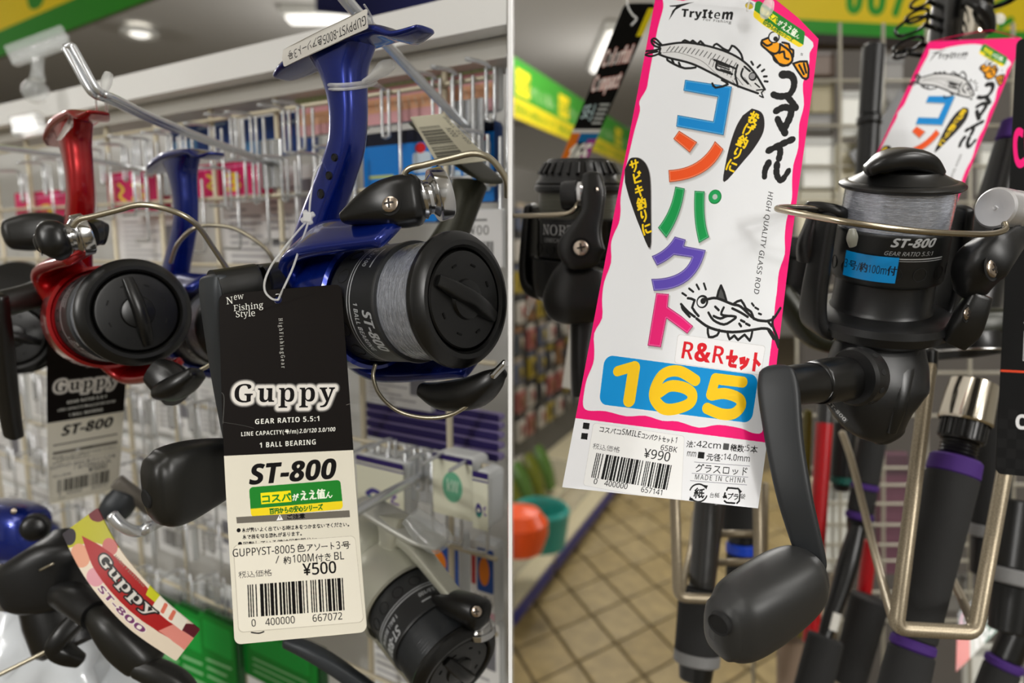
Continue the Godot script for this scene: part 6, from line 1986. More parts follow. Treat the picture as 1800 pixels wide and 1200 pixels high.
	for i in 26:
		var d := cdir(1, 0, 0).rotated(na, TAU * i / 26)
		d = (d - na * d.dot(na)).normalized()
		obj("cap_rib", MB.new().rbox(at(1017, 318, 0.378) + (na * 0.28 + d * 0.83) * 0.0244, (na * 0.13 - d * 0.08) * 0.0244, d * 0.0011, na.cross(d) * 0.0011, 0.0006), bb, nr)
	obj("bail_arm", MB.new().sweep(pxs([[1040, 312, 0.346], [1042, 340, 0.344], [1040, 375, 0.342], [1030, 405, 0.34], [1022, 436, 0.339], [1024, 460, 0.34]]), mul([5, 6.5, 6, 8, 12, 9], 0.001), mul([3, 4, 4, 4, 4.2, 3.5], 0.001), CB.basis.z, 22, 3.4, 6, 0.003, 0.004), bb, nr)
	screw(nr, at(1021, 436, 0.3345), cdir(-0.05, 0.05, 1), 0.0038)
	screw(nr, at(1053, 336, 0.342), cdir(0.7, 0.2, 0.8), 0.0026)
	obj("line_roller", MB.new().lathe(at(1008, 343, 0.349), cdir(1, 0, 0.3), Vector3.UP, sc([0.3, -0.8, 0.9, -0.75, 1.0, -0.55, 1.0, 0.3, 0.85, 0.4], 0.0076), 32), bb, nr)
	obj("roller_disc", MB.new().lathe(at(1019, 342, 0.348), cdir(1, 0, 0.3), Vector3.UP, sc([0.2, -0.2, 0.85, -0.2, 0.9, 0.2, 0.8, 0.4], 0.0076), 32), chrome(), nr)
	wire("bail_wire", nr, [[902, 379, 0.36], [940, 379, 0.35], [980, 377, 0.344], [1000, 374, 0.342], [1010, 367, 0.342], [1013, 358, 0.344]], 0.0013, mat("bail wire bright", Color(0.7, 0.66, 0.58), 0.25, 1.0), 5)
	obj("rotor_skirt", MB.new().sweep(pxs([[1030, 470, 0.352], [1022, 500, 0.353], [1018, 530, 0.355], [1018, 548, 0.358]]), mul([13, 17, 19, 15], 0.001), mul([8, 11, 13, 11], 0.001), CB.basis.z, 26, 3.0, 6, 0.002, 0.003), bb, nr)
	obj("gear_case", MB.new().sweep(pxs([[1030, 555, 0.372], [1025, 600, 0.372], [1022, 650, 0.372], [1026, 690, 0.374]]), mul([9, 7, 6, 7], 0.001), mul([8, 8, 8, 8], 0.001), CB.basis.z, 20, 3.0, 6), bb, nr)
	var sk := Cv.new(self, 256, 128, Color(0.09, 0.09, 0.09))
	sk.text("NORTH", 6, 70, 230, 70, 52, Color(0.78, 0.78, 0.78), {"f": "serif"})
	sk.text("LINECAP Ny3", 20, 108, 176, 108, 20, Color(0.72, 0.72, 0.72))
	var nc := at(1017, 318, 0.378)
	var nx := (cdir(1, 0, 0) - na * cdir(1, 0, 0).dot(na)).normalized()
	var nz2 := nx.cross(na)
	obj("name_band", MB.new().sheet(PackedVector2Array([Vector2(0, 0), Vector2(1, 0), Vector2(1, 1), Vector2(0, 1)]), [-1.0, 2.0], func(p: Vector2) -> Vector3:
		var a := deg_to_rad(lerpf(-62, 14, p.x))
		return nc + na * (-1.0 - 0.62 * p.y) * 0.0244 * 0.87 + (nx * sin(a) + nz2 * cos(a)) * 0.0244 * 0.945, 0.0002, Rect2(0, 0, 1, 1), steps(8, -0.001, 1.001)), printed("north band", sk.done(), 0.2), nr)
	# --- the reel in the middle
	var ax := cdir(-0.03, 0.93, 0.36)
	var c := at(1585, 316, 0.2737)
	var upv := cdir(0.05, 0.3, -0.95)
	var cr := reel("spinning_reel", "black spinning reel wound with clear line, in the middle of the rod rack", "reels in the rod rack", {"c": c, "ax": ax, "up": upv, "R": 0.0228, "az": 0.84, "paint": sb, "phi": 100.0, "arm_r": 1.06, "arm_w": 0.72, "rotor_prof": [0.3, -3.42, 1.0, -3.4, 1.2, -3.25, 1.27, -3.05, 1.24, -2.9, 1.1, -2.82, 0.88, -2.78, 0.84, -2.7, 0.83, -2.05], "arm_path": [[-3.2, 1.0], [-3.1, 1.16], [-2.85, 1.25], [-2.3, 1.28], [-1.5, 1.26], [-0.72, 1.22]], "skirt": skirt_print("skirt black", "black"), "skirt_turn": 36.0, "grip": 82.0, "foot": false, "body": false, "n": 72, "lip": 0.5})
	obj("cap_dome", MB.new().lathe(c, ax, upv, sc([0.97, -0.06, 0.8, 0.03, 0.66, 0.1, 0.6, 0.16, 0.3, 0.2, 0.02, 0.22], 0.0228), 56, false, false), bb, cr)
	obj("cap_grip", MB.new().sweep(pxs([[1528, 298, 0.268], [1550, 286, 0.266], [1585, 279, 0.2655], [1618, 285, 0.266], [1640, 303, 0.268]]), mul([6, 7, 7.5, 7, 6], 0.001), mul([2.5, 3.5, 4.2, 4.2, 2.5], 0.001), ax, 22, 3.4, 6, 0.002, 0.002), bb, cr)
	obj("line_clip", MB.new().sweep(pxs([[1498, 404, 0.2535], [1498, 418, 0.2543], [1499, 432, 0.2555]]), mul([1.4, 2.2, 1.5], 0.001), mul([0.7, 1.2, 0.7], 0.001), CB.basis.z, 14, 2.2, 5, 0.0006, 0.0006), mat("clip grey", Color(0.5, 0.5, 0.46), 0.35), cr)
	# bail: pivot block, screws, lever, roller, wire
	obj("bail_arm", MB.new().sweep(pxs([[1708, 505, 0.268], [1716, 480, 0.264], [1728, 460, 0.261], [1748, 440, 0.26], [1772, 420, 0.262], [1790, 395, 0.266], [1800, 365, 0.27]]), mul([6, 8, 8.5, 7.5, 6, 5.5, 5], 0.001), mul([5, 7, 8, 7, 5, 5, 5], 0.001), CB.basis.z, 24, 3.2, 6, 0.004, 0.003), sb, cr)
	screw(cr, at(1742, 472, 0.2545), cdir(0.5, 0.05, 0.86), 0.0036)
	screw(cr, at(1698, 551, 0.2635), cdir(0.62, -0.1, 0.8), 0.0026)
	obj("arm_panel", MB.new().sweep(pxs([[1722, 520, 0.266], [1708, 550, 0.2675], [1694, 580, 0.27], [1676, 602, 0.273]]), mul([4.5, 5.5, 6, 5], 0.001), mul([3, 3.6, 3.6, 3], 0.001), CB.basis.z, 18, 4.0, 5, 0.001, 0.001), bb, cr)
	var ra := cdir(1, 0.0, -0.5)
	obj("line_roller", MB.new().lathe(at(1748, 365, 0.257), ra, Vector3.UP, sc([0.02, -0.02, 0.1, -0.03, 0.12, 0.05, 0.9, 0.0, 1.0, 0.1, 1.0, 0.9, 0.93, 1.0, 0.93, 1.4, 1.0, 1.5, 1.0, 2.0], 0.0077), 48), mat("brushed steel", Color(0.86, 0.86, 0.87), 0.34, 0.75), cr)
	wire("bail_wire", cr, [[1766, 392, 0.252], [1766, 404, 0.25], [1740, 411, 0.246], [1690, 411, 0.239], [1620, 407, 0.233], [1550, 399, 0.231], [1480, 389, 0.234], [1420, 378, 0.242], [1380, 370, 0.247], [1366, 366, 0.25], [1385, 364, 0.2545], [1412, 365, 0.265], [1435, 368, 0.276]], 0.00115, mat("bail wire bright"), 6)
	obj("bail_pivot", MB.new().sweep(pxs([[1418, 362, 0.282], [1440, 366, 0.281], [1466, 374, 0.28], [1474, 380, 0.281]]), mul([4, 5, 5, 4], 0.001), mul([1.6, 2.4, 3, 2.6], 0.001), CB.basis.y, 18, 3.0, 5, 0.001, 0.002), bb, cr)
	obj("bail_pivot", MB.new().sweep(pxs([[1440, 372, 0.286], [1435, 400, 0.286], [1428, 430, 0.288], [1428, 455, 0.29]]), mul([4, 5, 6, 6], 0.001), mul([4, 5, 6, 6], 0.001), CB.basis.z, 18, 2.6, 5), bb, cr)
	# gear case, handle
	obj("gear_case", MB.new().sweep(pxs([[1548, 600, 0.292], [1542, 640, 0.290], [1538, 690, 0.288], [1545, 730, 0.288], [1560, 762, 0.289]]), mul([17, 19.5, 20, 15, 7], 0.001), mul([12, 14, 14, 11, 6], 0.001), CB.basis.z, 28, 2.6, 6, 0.002, 0.003), sb, cr)
	obj("case_ridge", MB.new().sweep(pxs([[1592, 610, 0.281], [1586, 660, 0.278], [1578, 710, 0.277], [1566, 758, 0.28]]), mul([6, 5, 3.4, 2], 0.001), mul([2, 3, 3, 2], 0.001), CB.basis.z, 18, 2.6, 6, 0.001, 0.001), bb, cr)
	var ha := cdir(-0.9, -0.05, 0.42)
	obj("handle_collar", MB.new().lathe(at(1500, 662, 0.2655), ha, Vector3.UP, sc([0.5, -0.6, 1.0, -0.6, 1.06, -0.45, 1.06, 0.0, 0.98, 0.12, 0.6, 0.14], 0.0108), 40), sb, cr)
	for i in 10:
		var d := Vector3.UP.rotated(ha, TAU * i / 10)
		obj("collar_hole", MB.new().lathe(at(1500, 662, 0.2655) + d * 0.01146 - ha * 0.0025, d, ha, [Vector2(0.0002, 0.0001), Vector2(0.0012, 0.0001), Vector2(0.0014, -0.0004)], 14), mat("recess black"), cr)
	obj("handle_sleeve", MB.new().sweep(pxs([[1505, 664, 0.272], [1490, 665, 0.268], [1462, 668, 0.262], [1435, 672, 0.2575], [1432, 673, 0.257], [1400, 676, 0.251], [1365, 682, 0.246]]), mul([8.2, 8.6, 8.6, 8.2, 7.6, 7.4, 7.2], 0.001), mul([8.2, 8.6, 8.6, 8.2, 7.6, 7.4, 7.2], 0.001), Vector3.UP, 28, 2.2, 4), bb, cr)
	obj("crank", MB.new().sweep(pxs([[1366, 660, 0.2425], [1369, 690, 0.241], [1378, 770, 0.238], [1394, 860, 0.235], [1412, 930, 0.234], [1428, 985, 0.234], [1432, 998, 0.234]]), mul([6.2, 7.0, 6.3, 5.8, 5.2, 4.5, 3.8], 0.001), mul([3.4, 3.8, 3.6, 3.4, 3.2, 3, 3], 0.001), cdir(-0.42, 0, 0.9), 20, 5.0, 5, 0.004, 0.002), mat("crank dark", Color(0.13, 0.14, 0.15), 0.45, 0.15), cr)
	obj("handle_knob", MB.new().sweep(pxs([[1428, 1002, 0.232], [1412, 1012, 0.231], [1380, 1034, 0.2285], [1335, 1066, 0.2245], [1295, 1092, 0.221], [1272, 1104, 0.219]]), mul([7, 9.6, 11.0, 11.0, 10, 7.5], 0.001), mul([8, 10.5, 12.5, 13.8, 13.4, 11], 0.001), cdir(0.55, 0.83, 0), 32, 2.9, 6, 0.002, 0.005), mat("knob charcoal", Color(0.16, 0.162, 0.162), 0.42), cr)
	obj("knob_hole", MB.new().lathe(at(1264, 1097, 0.2118), cdir(-0.75, -0.25, 0.62), Vector3.UP, [Vector2(0.0003, 0.0002), Vector2(0.003, 0.0002), Vector2(0.0036, 0.0006), Vector2(0.004, -0.001)], 22), mat("recess black"), cr)
	var dn := Cv.new(self, 256, 64, Color(0.13, 0.13, 0.13))
	dn.text("ST-800", 10, 50, 246, 50, 40, Color(0.7, 0.7, 0.7), {"f": "sansbold"})
	card("name_mark", cr, [Vector2(1457, 700), Vector2(1491, 738), Vector2(1484, 744), Vector2(1450, 706)], 0.2735, PackedVector2Array([Vector2(0, 0), Vector2(1, 0), Vector2(1, 1), Vector2(0, 1)]), printed("case name", dn.done(), 0.5), 0.0003, null, 0)
	# blue label on the spool skirt
	var bl := Cv.new(self, 256, 180, Color(0.02, 0.52, 0.78))
	var bi := Color(0.04, 0.07, 0.12)
	bl.text("3", 0, 120, 22, 120, 60, bi)
	bl.jp("号", 26, 128, 76, 128, 76, 6, bi)
	bl.text("/", 74, 124, 90, 124, 60, bi)
	bl.jp("約", 88, 128, 128, 128, 76, 6, bi)
	bl.text("100m", 128, 122, 214, 122, 56, bi)
	bl.jp("付", 214, 128, 254, 128, 76, 6, bi)
	var sx := (cdir(1, 0, 0) - ax * cdir(1, 0, 0).dot(ax)).normalized()
	var sz := sx.cross(ax)
	var lab := thing("spool_sticker", "small bright blue label on the skirt of the middle reel's spool", "sticker", at(1500, 462, 0.26))
	obj("paper", MB.new().sheet(PackedVector2Array([Vector2(0, 0), Vector2(1, 0), Vector2(1, 1), Vector2(0, 1)]), [-1.0, 2.0], func(p: Vector2) -> Vector3:
		var a := deg_to_rad(lerpf(-74, -19, p.x))
		return c + ax * (-1.3 - 0.5 * p.y) * 0.0228 * 0.9 + (sx * sin(a) + sz * cos(a)) * 0.0228 * 0.95, 0.0002, Rect2(0, 0, 1, 1), steps(8, -0.001, 1.001)), printed("spool label", bl.done(), 0.3), lab)
	rods(foam, purple, grey_ring, blank, nickel)

func rods(foam: Material, purple: Material, grey_ring: Material, blank: Material, nickel: Material):
	var bb := mat("bail black")
	var g := "rods standing in the rack"
	# the middle rod butt with purple bands
	var a := at(1715, 660, 0.40)
	var b := at(1575, 1260, 0.37)
	var r1 := grip("fishing_rod", "rod butt of dark foam with purple bands, inside the right wire bracket", g, a, b, [[0.02, 0.22, 0.0088, 0.0088, bb, "barrel"], [0.255, 0.31, 0.0135, 0.0138, purple, "purple_ring"], [0.305, 0.745, 0.0138, 0.0115, foam, "foam_grip"], [0.745, 0.785, 0.0112, 0.0112, foam, "foam_grip"], [0.785, 0.815, 0.0114, 0.0116, purple, "purple_ring"], [0.815, 1.0, 0.0118, 0.0125, foam, "foam_grip"]])
	knurl(r1, a.lerp(b, 0.125), a.lerp(b, 0.205), 0.0118, bb)
	for k in 4:
		obj("thread", MB.new().lathe(a.lerp(b, 0.21 + 0.011 * k), (b - a).normalized(), Vector3.BACK, sc([0.9, -0.12, 1.0, 0.0, 0.9, 0.12], 0.0098), 32), bb, r1)
	obj("silver_hood", MB.new().lathe(a.lerp(b, 0.02), (b - a).normalized(), Vector3.BACK, sc([0.9, 0.0, 1.0, 0.06, 1.06, 0.8, 1.12, 1.9, 1.06, 2.0], 0.0125), 40, false, false), mat("polished hood", Color(0.85, 0.82, 0.76), 0.1, 1.0), r1)
	grip("fishing_rod", "rod butt with grey ring and black end cap under the left wire bracket", g, at(1243, 880, 0.47), at(1222, 1196, 0.45), [[0.0, 0.5, 0.0085, 0.0085, blank, "blank"], [0.5, 0.85, 0.0145, 0.0148, foam, "foam_grip"], [0.84, 0.91, 0.0150, 0.0150, grey_ring, "grey_ring"], [0.9, 1.0, 0.0115, 0.0105, bb, "end_cap"]])
	grip("fishing_rod", "slim glossy black rod blank behind the left wire bracket, beside the foam butt", g, at(1262, 860, 0.50), at(1240, 1050, 0.49), [[0.0, 1.0, 0.006, 0.006, blank, "blank"]])
	grip("fishing_rod", "rod butt with a bright blue ring between the uprights of the left bracket", g, at(1306, 860, 0.56), at(1300, 1120, 0.56), [[0.0, 0.3, 0.016, 0.0155, foam, "foam_grip"], [0.3, 0.36, 0.011, 0.011, bb, "collar"], [0.36, 0.43, 0.0125, 0.0125, mat("blue ring", Color(0.03, 0.25, 0.75), 0.4), "blue_ring"], [0.43, 1.0, 0.012, 0.012, foam, "foam_grip"]])
	grip("fishing_rod", "bright red rod upright behind the crank of the middle reel", g, at(1452, 700, 0.60), at(1425, 1130, 0.58), [[0.0, 0.3, 0.0065, 0.0065, blank, "blank"], [0.1, 1.0, 0.0068, 0.0068, mat("red rod", Color(0.7, 0.03, 0.08), 0.3), "red_blank"]])
	grip("fishing_rod", "slim yellow green rod left of the red rod", g, at(1420, 720, 0.62), at(1408, 1120, 0.62), [[0.0, 1.0, 0.004, 0.004, mat("olive rod", Color(0.35, 0.32, 0.04), 0.3), "blank"]])
	grip("fishing_rod", "short red rod piece beside the mauve packet", g, at(1530, 950, 0.62), at(1515, 1080, 0.62), [[0.0, 1.0, 0.006, 0.006, mat("red rod"), "red_blank"]])
	grip("fishing_rod", "black rod butt with a teal ring right of the red rod", g, at(1486, 740, 0.62), at(1478, 862, 0.62), [[0.0, 0.8, 0.010, 0.010, bb, "blank"], [0.78, 0.9, 0.0098, 0.0098, mat("teal ring", Color(0.0, 0.3, 0.26), 0.4), "teal_ring"], [0.9, 1.0, 0.008, 0.007, bb, "end_cap"]])
	var dg := grip("fishing_rod", "black rod slanting down left from two purple rings, its foam butt at the bottom", g, at(1536, 760, 0.57), at(1505, 940, 0.565), [[0.0, 0.5, 0.0105, 0.0105, foam, "foam_grip"], [0.5, 0.56, 0.0108, 0.0108, purple, "purple_ring"], [0.56, 0.78, 0.0102, 0.0102, foam, "foam_grip"], [0.78, 0.85, 0.0108, 0.0108, purple, "purple_ring"], [0.85, 1.0, 0.0095, 0.007, bb, "end_cap"]])
	obj("slant_blank", MB.new().sweep(pxs([[1508, 925, 0.56], [1492, 985, 0.555], [1476, 1040, 0.55], [1458, 1090, 0.545], [1448, 1125, 0.54]]), mul([6, 8, 7, 6, 5], 0.001), mul([6, 8, 7, 6, 5], 0.001), CB.basis.z, 16, 2.2, 5), bb, dg)
	obj("foam_grip", MB.new().lathe(at(1452, 1118, 0.54), (at(1420, 1240, 0.53) - at(1452, 1118, 0.54)).normalized(), Vector3.BACK, [Vector2(0.001, 0), Vector2(0.012, 0), Vector2(0.0135, 0.002), Vector2(0.0135, 0.07), Vector2(0.001, 0.07)], 28, false, false), foam, dg)
	obj("white_wrap", MB.new().sweep(pxs([[1472, 1078, 0.534], [1464, 1108, 0.532]]), [0.0035, 0.0035], [0.001, 0.001], CB.basis.z, 12, 3.0, 2), mat("card edge"), dg)
	grip("fishing_rod", "thick black rod butt with a grey ring, right of the right bracket's foam butt", g, at(1752, 700, 0.55), at(1732, 1010, 0.54), [[0.0, 0.72, 0.0145, 0.0135, foam, "foam_grip"], [0.72, 0.79, 0.0138, 0.0138, grey_ring, "grey_ring"], [0.79, 1.0, 0.012, 0.011, bb, "end_cap"]])
	grip("fishing_rod", "black rod butt with a pale ring at the lower right edge", g, at(1796, 880, 0.47), at(1772, 1110, 0.46), [[0.0, 0.52, 0.0155, 0.0155, bb, "butt"], [0.52, 0.64, 0.0160, 0.0160, grey_ring, "pale_ring"], [0.64, 1.0, 0.0135, 0.012, bb, "end_cap"]])
	grip("fishing_rod", "dark rod butt low behind the slanting rod, left of the purple banded butt", g, at(1530, 1050, 0.60), at(1490, 1200, 0.60), [[0.0, 1.0, 0.016, 0.014, foam, "foam_grip"]])
	grip("fishing_rod", "purple ringed black rod butt at the bottom right corner", g, at(1790, 1100, 0.5), at(1740, 1230, 0.5), [[0.0, 0.45, 0.010, 0.010, bb, "blank"], [0.45, 0.56, 0.0125, 0.0125, purple, "purple_ring"], [0.56, 1.0, 0.012, 0.012, foam, "foam_grip"]])
	grip("fishing_rod", "tapered black rod butt with a purple top beside the black card", g, at(1792, 190, 0.46), at(1705, 560, 0.46), [[0.06, 0.16, 0.0085, 0.0098, purple, "purple_ring"], [0.16, 1.0, 0.0098, 0.0165, bb, "butt"]])
	# upper right: rod blanks with line guides
	grip("fishing_rod", "matt black rod section standing in front of the pale grid, left of the second card", g, at(1536, 80, 0.62), at(1503, 660, 0.62), [[0.0, 0.215, 0.0095, 0.0095, mat("satin black"), "blank"], [0.215, 0.24, 0.0108, 0.0108, mat("satin black"), "ferrule"], [0.24, 1.0, 0.0095, 0.0095, mat("satin black"), "blank"]])
	var gr := grip("fishing_rod", "black rod with a stack of oval line guides at the top right", g, at(1672, -40, 0.50), at(1600, 600, 0.52), [[0.0, 1.0, 0.0105, 0.0105, blank, "blank"]])
	var dk := mat("guide metal", Color(0.08, 0.08, 0.08), 0.2, 0.7)
	for q in [[1618, 4, 15], [1612, 28, 17], [1602, 46, 24], [1597, 79, 22], [1585, 95, 12]]:
		var p := at(q[0], q[1], 0.48)
		var rr: float = q[2] / 1200.0 * 0.48
		obj("line_guide", MB.new().tube(ring_pts(p, cdir(1, 0.1, 0.1) * 1.0, cdir(0, 0.25, 1), rr, 28), 0.0011, 8, 1), dk, gr)
		obj("guide_foot", MB.new().tube([p + cdir(1, 0.1, 0) * rr, at(1655, q[1] + 8, 0.495)], 0.0018, 8, 1), dk, gr)
	var gs := grip("fishing_rod", "rod with silver and black reel seat at the top right, before the yellow sign", g, at(1722, -30, 0.48), at(1712, 66, 0.48), [[0.0, 0.3, 0.0085, 0.0085, bb, "barrel"], [0.3, 0.42, 0.0098, 0.0098, bb, "collar"], [0.42, 1.0, 0.0082, 0.0082, mat("polished hood"), "silver_barrel"]])
	obj("hood", MB.new().sweep(pxs([[1700, 0, 0.47], [1722, 10, 0.465], [1738, 30, 0.468], [1742, 56, 0.472]]), mul([3, 4, 4, 3], 0.001), mul([2, 3, 3, 2], 0.001), CB.basis.z, 14, 3.0, 5, 0.001, 0.001), bb, gs)
	obj("line_guide", MB.new().tube(ring_pts(at(1760, -6, 0.47), cdir(1, 0.05, 0.1), cdir(0, 0.2, 1), 0.011, 24), 0.0018, 8, 1), dk, gs)
	var tie := thing("loop_tie", "clear plastic loop tie in front of the yellow sign at top right", "tie", at(1755, 35, 0.5))
	obj("tab", MB.new().lathe(at(1758, 33, 0.5), CB.basis.z, Vector3.UP, sc([0.02, 0.1, 0.8, 0.1, 1.0, 0.0, 0.8, -0.1], 0.0042), 20), nylon(), tie)
	wire("loop", tie, [[1736, 60, 0.5], [1748, 44, 0.5], [1758, 34, 0.5], [1742, 22, 0.5]], 0.0006, nylon())
	# black folded card between the rods
	var sc_ := thing("black_card", "black card folded into points behind the matt black rod section", "card", at(1560, 260, 0.853))
	obj("card", MB.new().plate(PackedVector2Array([Vector2(-0.039, 0.0), Vector2(0.0, -0.044), Vector2(0.044, 0.01), Vector2(0.016, 0.06), Vector2(-0.005, 0.028)]), at(1560, 240, 0.853), cdir(1, 0, 0), cdir(0, 1, 0), 0.002), bb, sc_)
	var sc2 := thing("black_card", "small black card point left of the matt black rod section", "card", at(1510, 275, 0.853))
	obj("card", MB.new().plate(PackedVector2Array([Vector2(-0.012, 0.0), Vector2(0.0, -0.02), Vector2(0.02, -0.016), Vector2(0.016, 0.02)]), at(1508, 270, 0.853), cdir(1, 0, 0), cdir(0, 1, 0), 0.002), bb, sc2)
	# --- wire brackets
	var w1 := thing("wire_bracket", "tarnished wire bracket below the tall pink bordered card", "wire bracket", at(1260, 1055, 0.43), "wire brackets of the rod rack")
	obj("front_wire", MB.new().tube(corner(pxs([[1185, 840, 0.43], [1192, 1050, 0.43], [1334, 1056, 0.43], [1332, 860, 0.43]]), 0.006), 0.0032, 14, 1), nickel, w1)
	obj("rung", MB.new().tube(pxs([[1262, 938, 0.5], [1328, 938, 0.5]]), 0.0026, 12, 1), nickel, w1)
	obj("rung", MB.new().tube(pxs([[1260, 989, 0.5], [1330, 987, 0.5]]), 0.0026, 12, 1), nickel, w1)
	obj("brace", MB.new().tube(pxs([[1196, 1048, 0.434], [1216, 960, 0.52], [1222, 900, 0.56]]), 0.0024, 12, 1), nickel, w1)
	obj("side_upright", MB.new().tube(pxs([[1345, 850, 0.5], [1343, 1010, 0.5]]), 0.0026, 12, 1), nickel, w1)
	var w2 := thing("wire_bracket", "tarnished wire bracket framing the purple banded rod butt", "wire bracket", at(1645, 1105, 0.36), "wire brackets of the rod rack")
	obj("front_wire", MB.new().tube(corner(pxs([[1634, 640, 0.345], [1575, 1104, 0.325], [1714, 1112, 0.325], [1768, 815, 0.34]]), 0.005), 0.0035, 16, 1), nickel, w2)
	obj("tip_cap", MB.new().sweep(pxs([[1632, 655, 0.345], [1634, 635, 0.3455], [1635, 618, 0.346]]), [0.0036, 0.0036, 0.0034], [0.0036, 0.0036, 0.0034], CB.basis.z, 16, 2.4, 4, 0.001, 0.002), bb, w2)
	obj("brace", MB.new().tube(pxs([[1572, 1096, 0.331], [1548, 1010, 0.38], [1525, 920, 0.42], [1497, 810, 0.46], [1480, 760, 0.48]]), 0.0024, 12, 4), nickel, w2)
	obj("brace", MB.new().tube(pxs([[1710, 1096, 0.331], [1690, 1050, 0.38], [1665, 1000, 0.43], [1645, 955, 0.48]]), 0.0024, 12, 4), nickel, w2)
	var w3 := thing("wire_bracket", "tarnished brace running down to the right edge below the black card", "wire bracket", at(1790, 940, 0.6), "wire brackets of the rod rack")
	obj("brace", MB.new().tube(pxs([[1705, 822, 0.62], [1740, 870, 0.6], [1800, 948, 0.57], [1850, 1010, 0.55]]), 0.0028, 12, 4), nickel, w3)
	# --- another reel behind
	var ol := mat("olive paint", Color(0.12, 0.125, 0.07), 0.32, 0.2)
	var rb := thing("spinning_reel", "dark olive reel almost hidden behind the middle reel", "fishing reel", at(1560, 590, 0.42), "reels in the rod rack")
	obj("bail_arm", MB.new().sweep(pxs([[1372, 512, 0.40], [1395, 545, 0.40], [1425, 585, 0.40], [1465, 600, 0.40], [1520, 590, 0.405]]), mul([6, 7, 7, 7, 8], 0.001), mul([6, 8, 8, 8, 8], 0.001), CB.basis.z, 20, 2.6, 6, 0.002, 0.002), ol, rb)
	obj("rotor", MB.new().sweep(pxs([[1660, 585, 0.40], [1700, 578, 0.395], [1750, 570, 0.393], [1790, 572, 0.395]]), mul([10, 11, 10, 9], 0.001), mul([9, 10, 9, 8], 0.001), CB.basis.z, 20, 2.6, 6), ol, rb)
	obj("drag_knob", MB.new().lathe(at(1700, 612, 0.40), cdir(0.1, -1, 0.1), Vector3.BACK, sc([0.2, -0.5, 0.95, -0.4, 1.0, 0.0, 0.9, 0.25, 0.1, 0.3], 0.02), 40), bb, rb)
	obj("spool_edge", MB.new().lathe(at(1410, 470, 0.43), cdir(0.15, 1, 0.2), Vector3.BACK, sc([0.2, 0.9, 0.9, 0.85, 1.0, 0.6, 1.0, 0.3, 0.85, 0.2, 0.85, -0.6, 1.0, -0.7, 1.0, -1.2, 0.3, -1.3], 0.021), 40), bb, rb)
	obj("rim", MB.new().tube(ring_pts(at(1700, 618, 0.40), cdir(1, 0, 0), cdir(0, 0.1, 1), 0.021, 36), 0.0008, 8, 1), chrome(), rb)

static func corner(p: Array, r: float) -> Array:   # a bent wire: its corners rounded
	var out := [p[0]]
	for i in range(1, p.size() - 1):
		var a: Vector3 = p[i] + (p[i - 1] - p[i]).normalized() * r
		var b: Vector3 = p[i] + (p[i + 1] - p[i]).normalized() * r
		for t in [0.0, 0.2, 0.4, 0.6, 0.8, 1.0]:
			out.append(a.lerp(p[i], t).lerp((p[i] as Vector3).lerp(b, t), t))
	out.append(p[p.size() - 1])
	return out

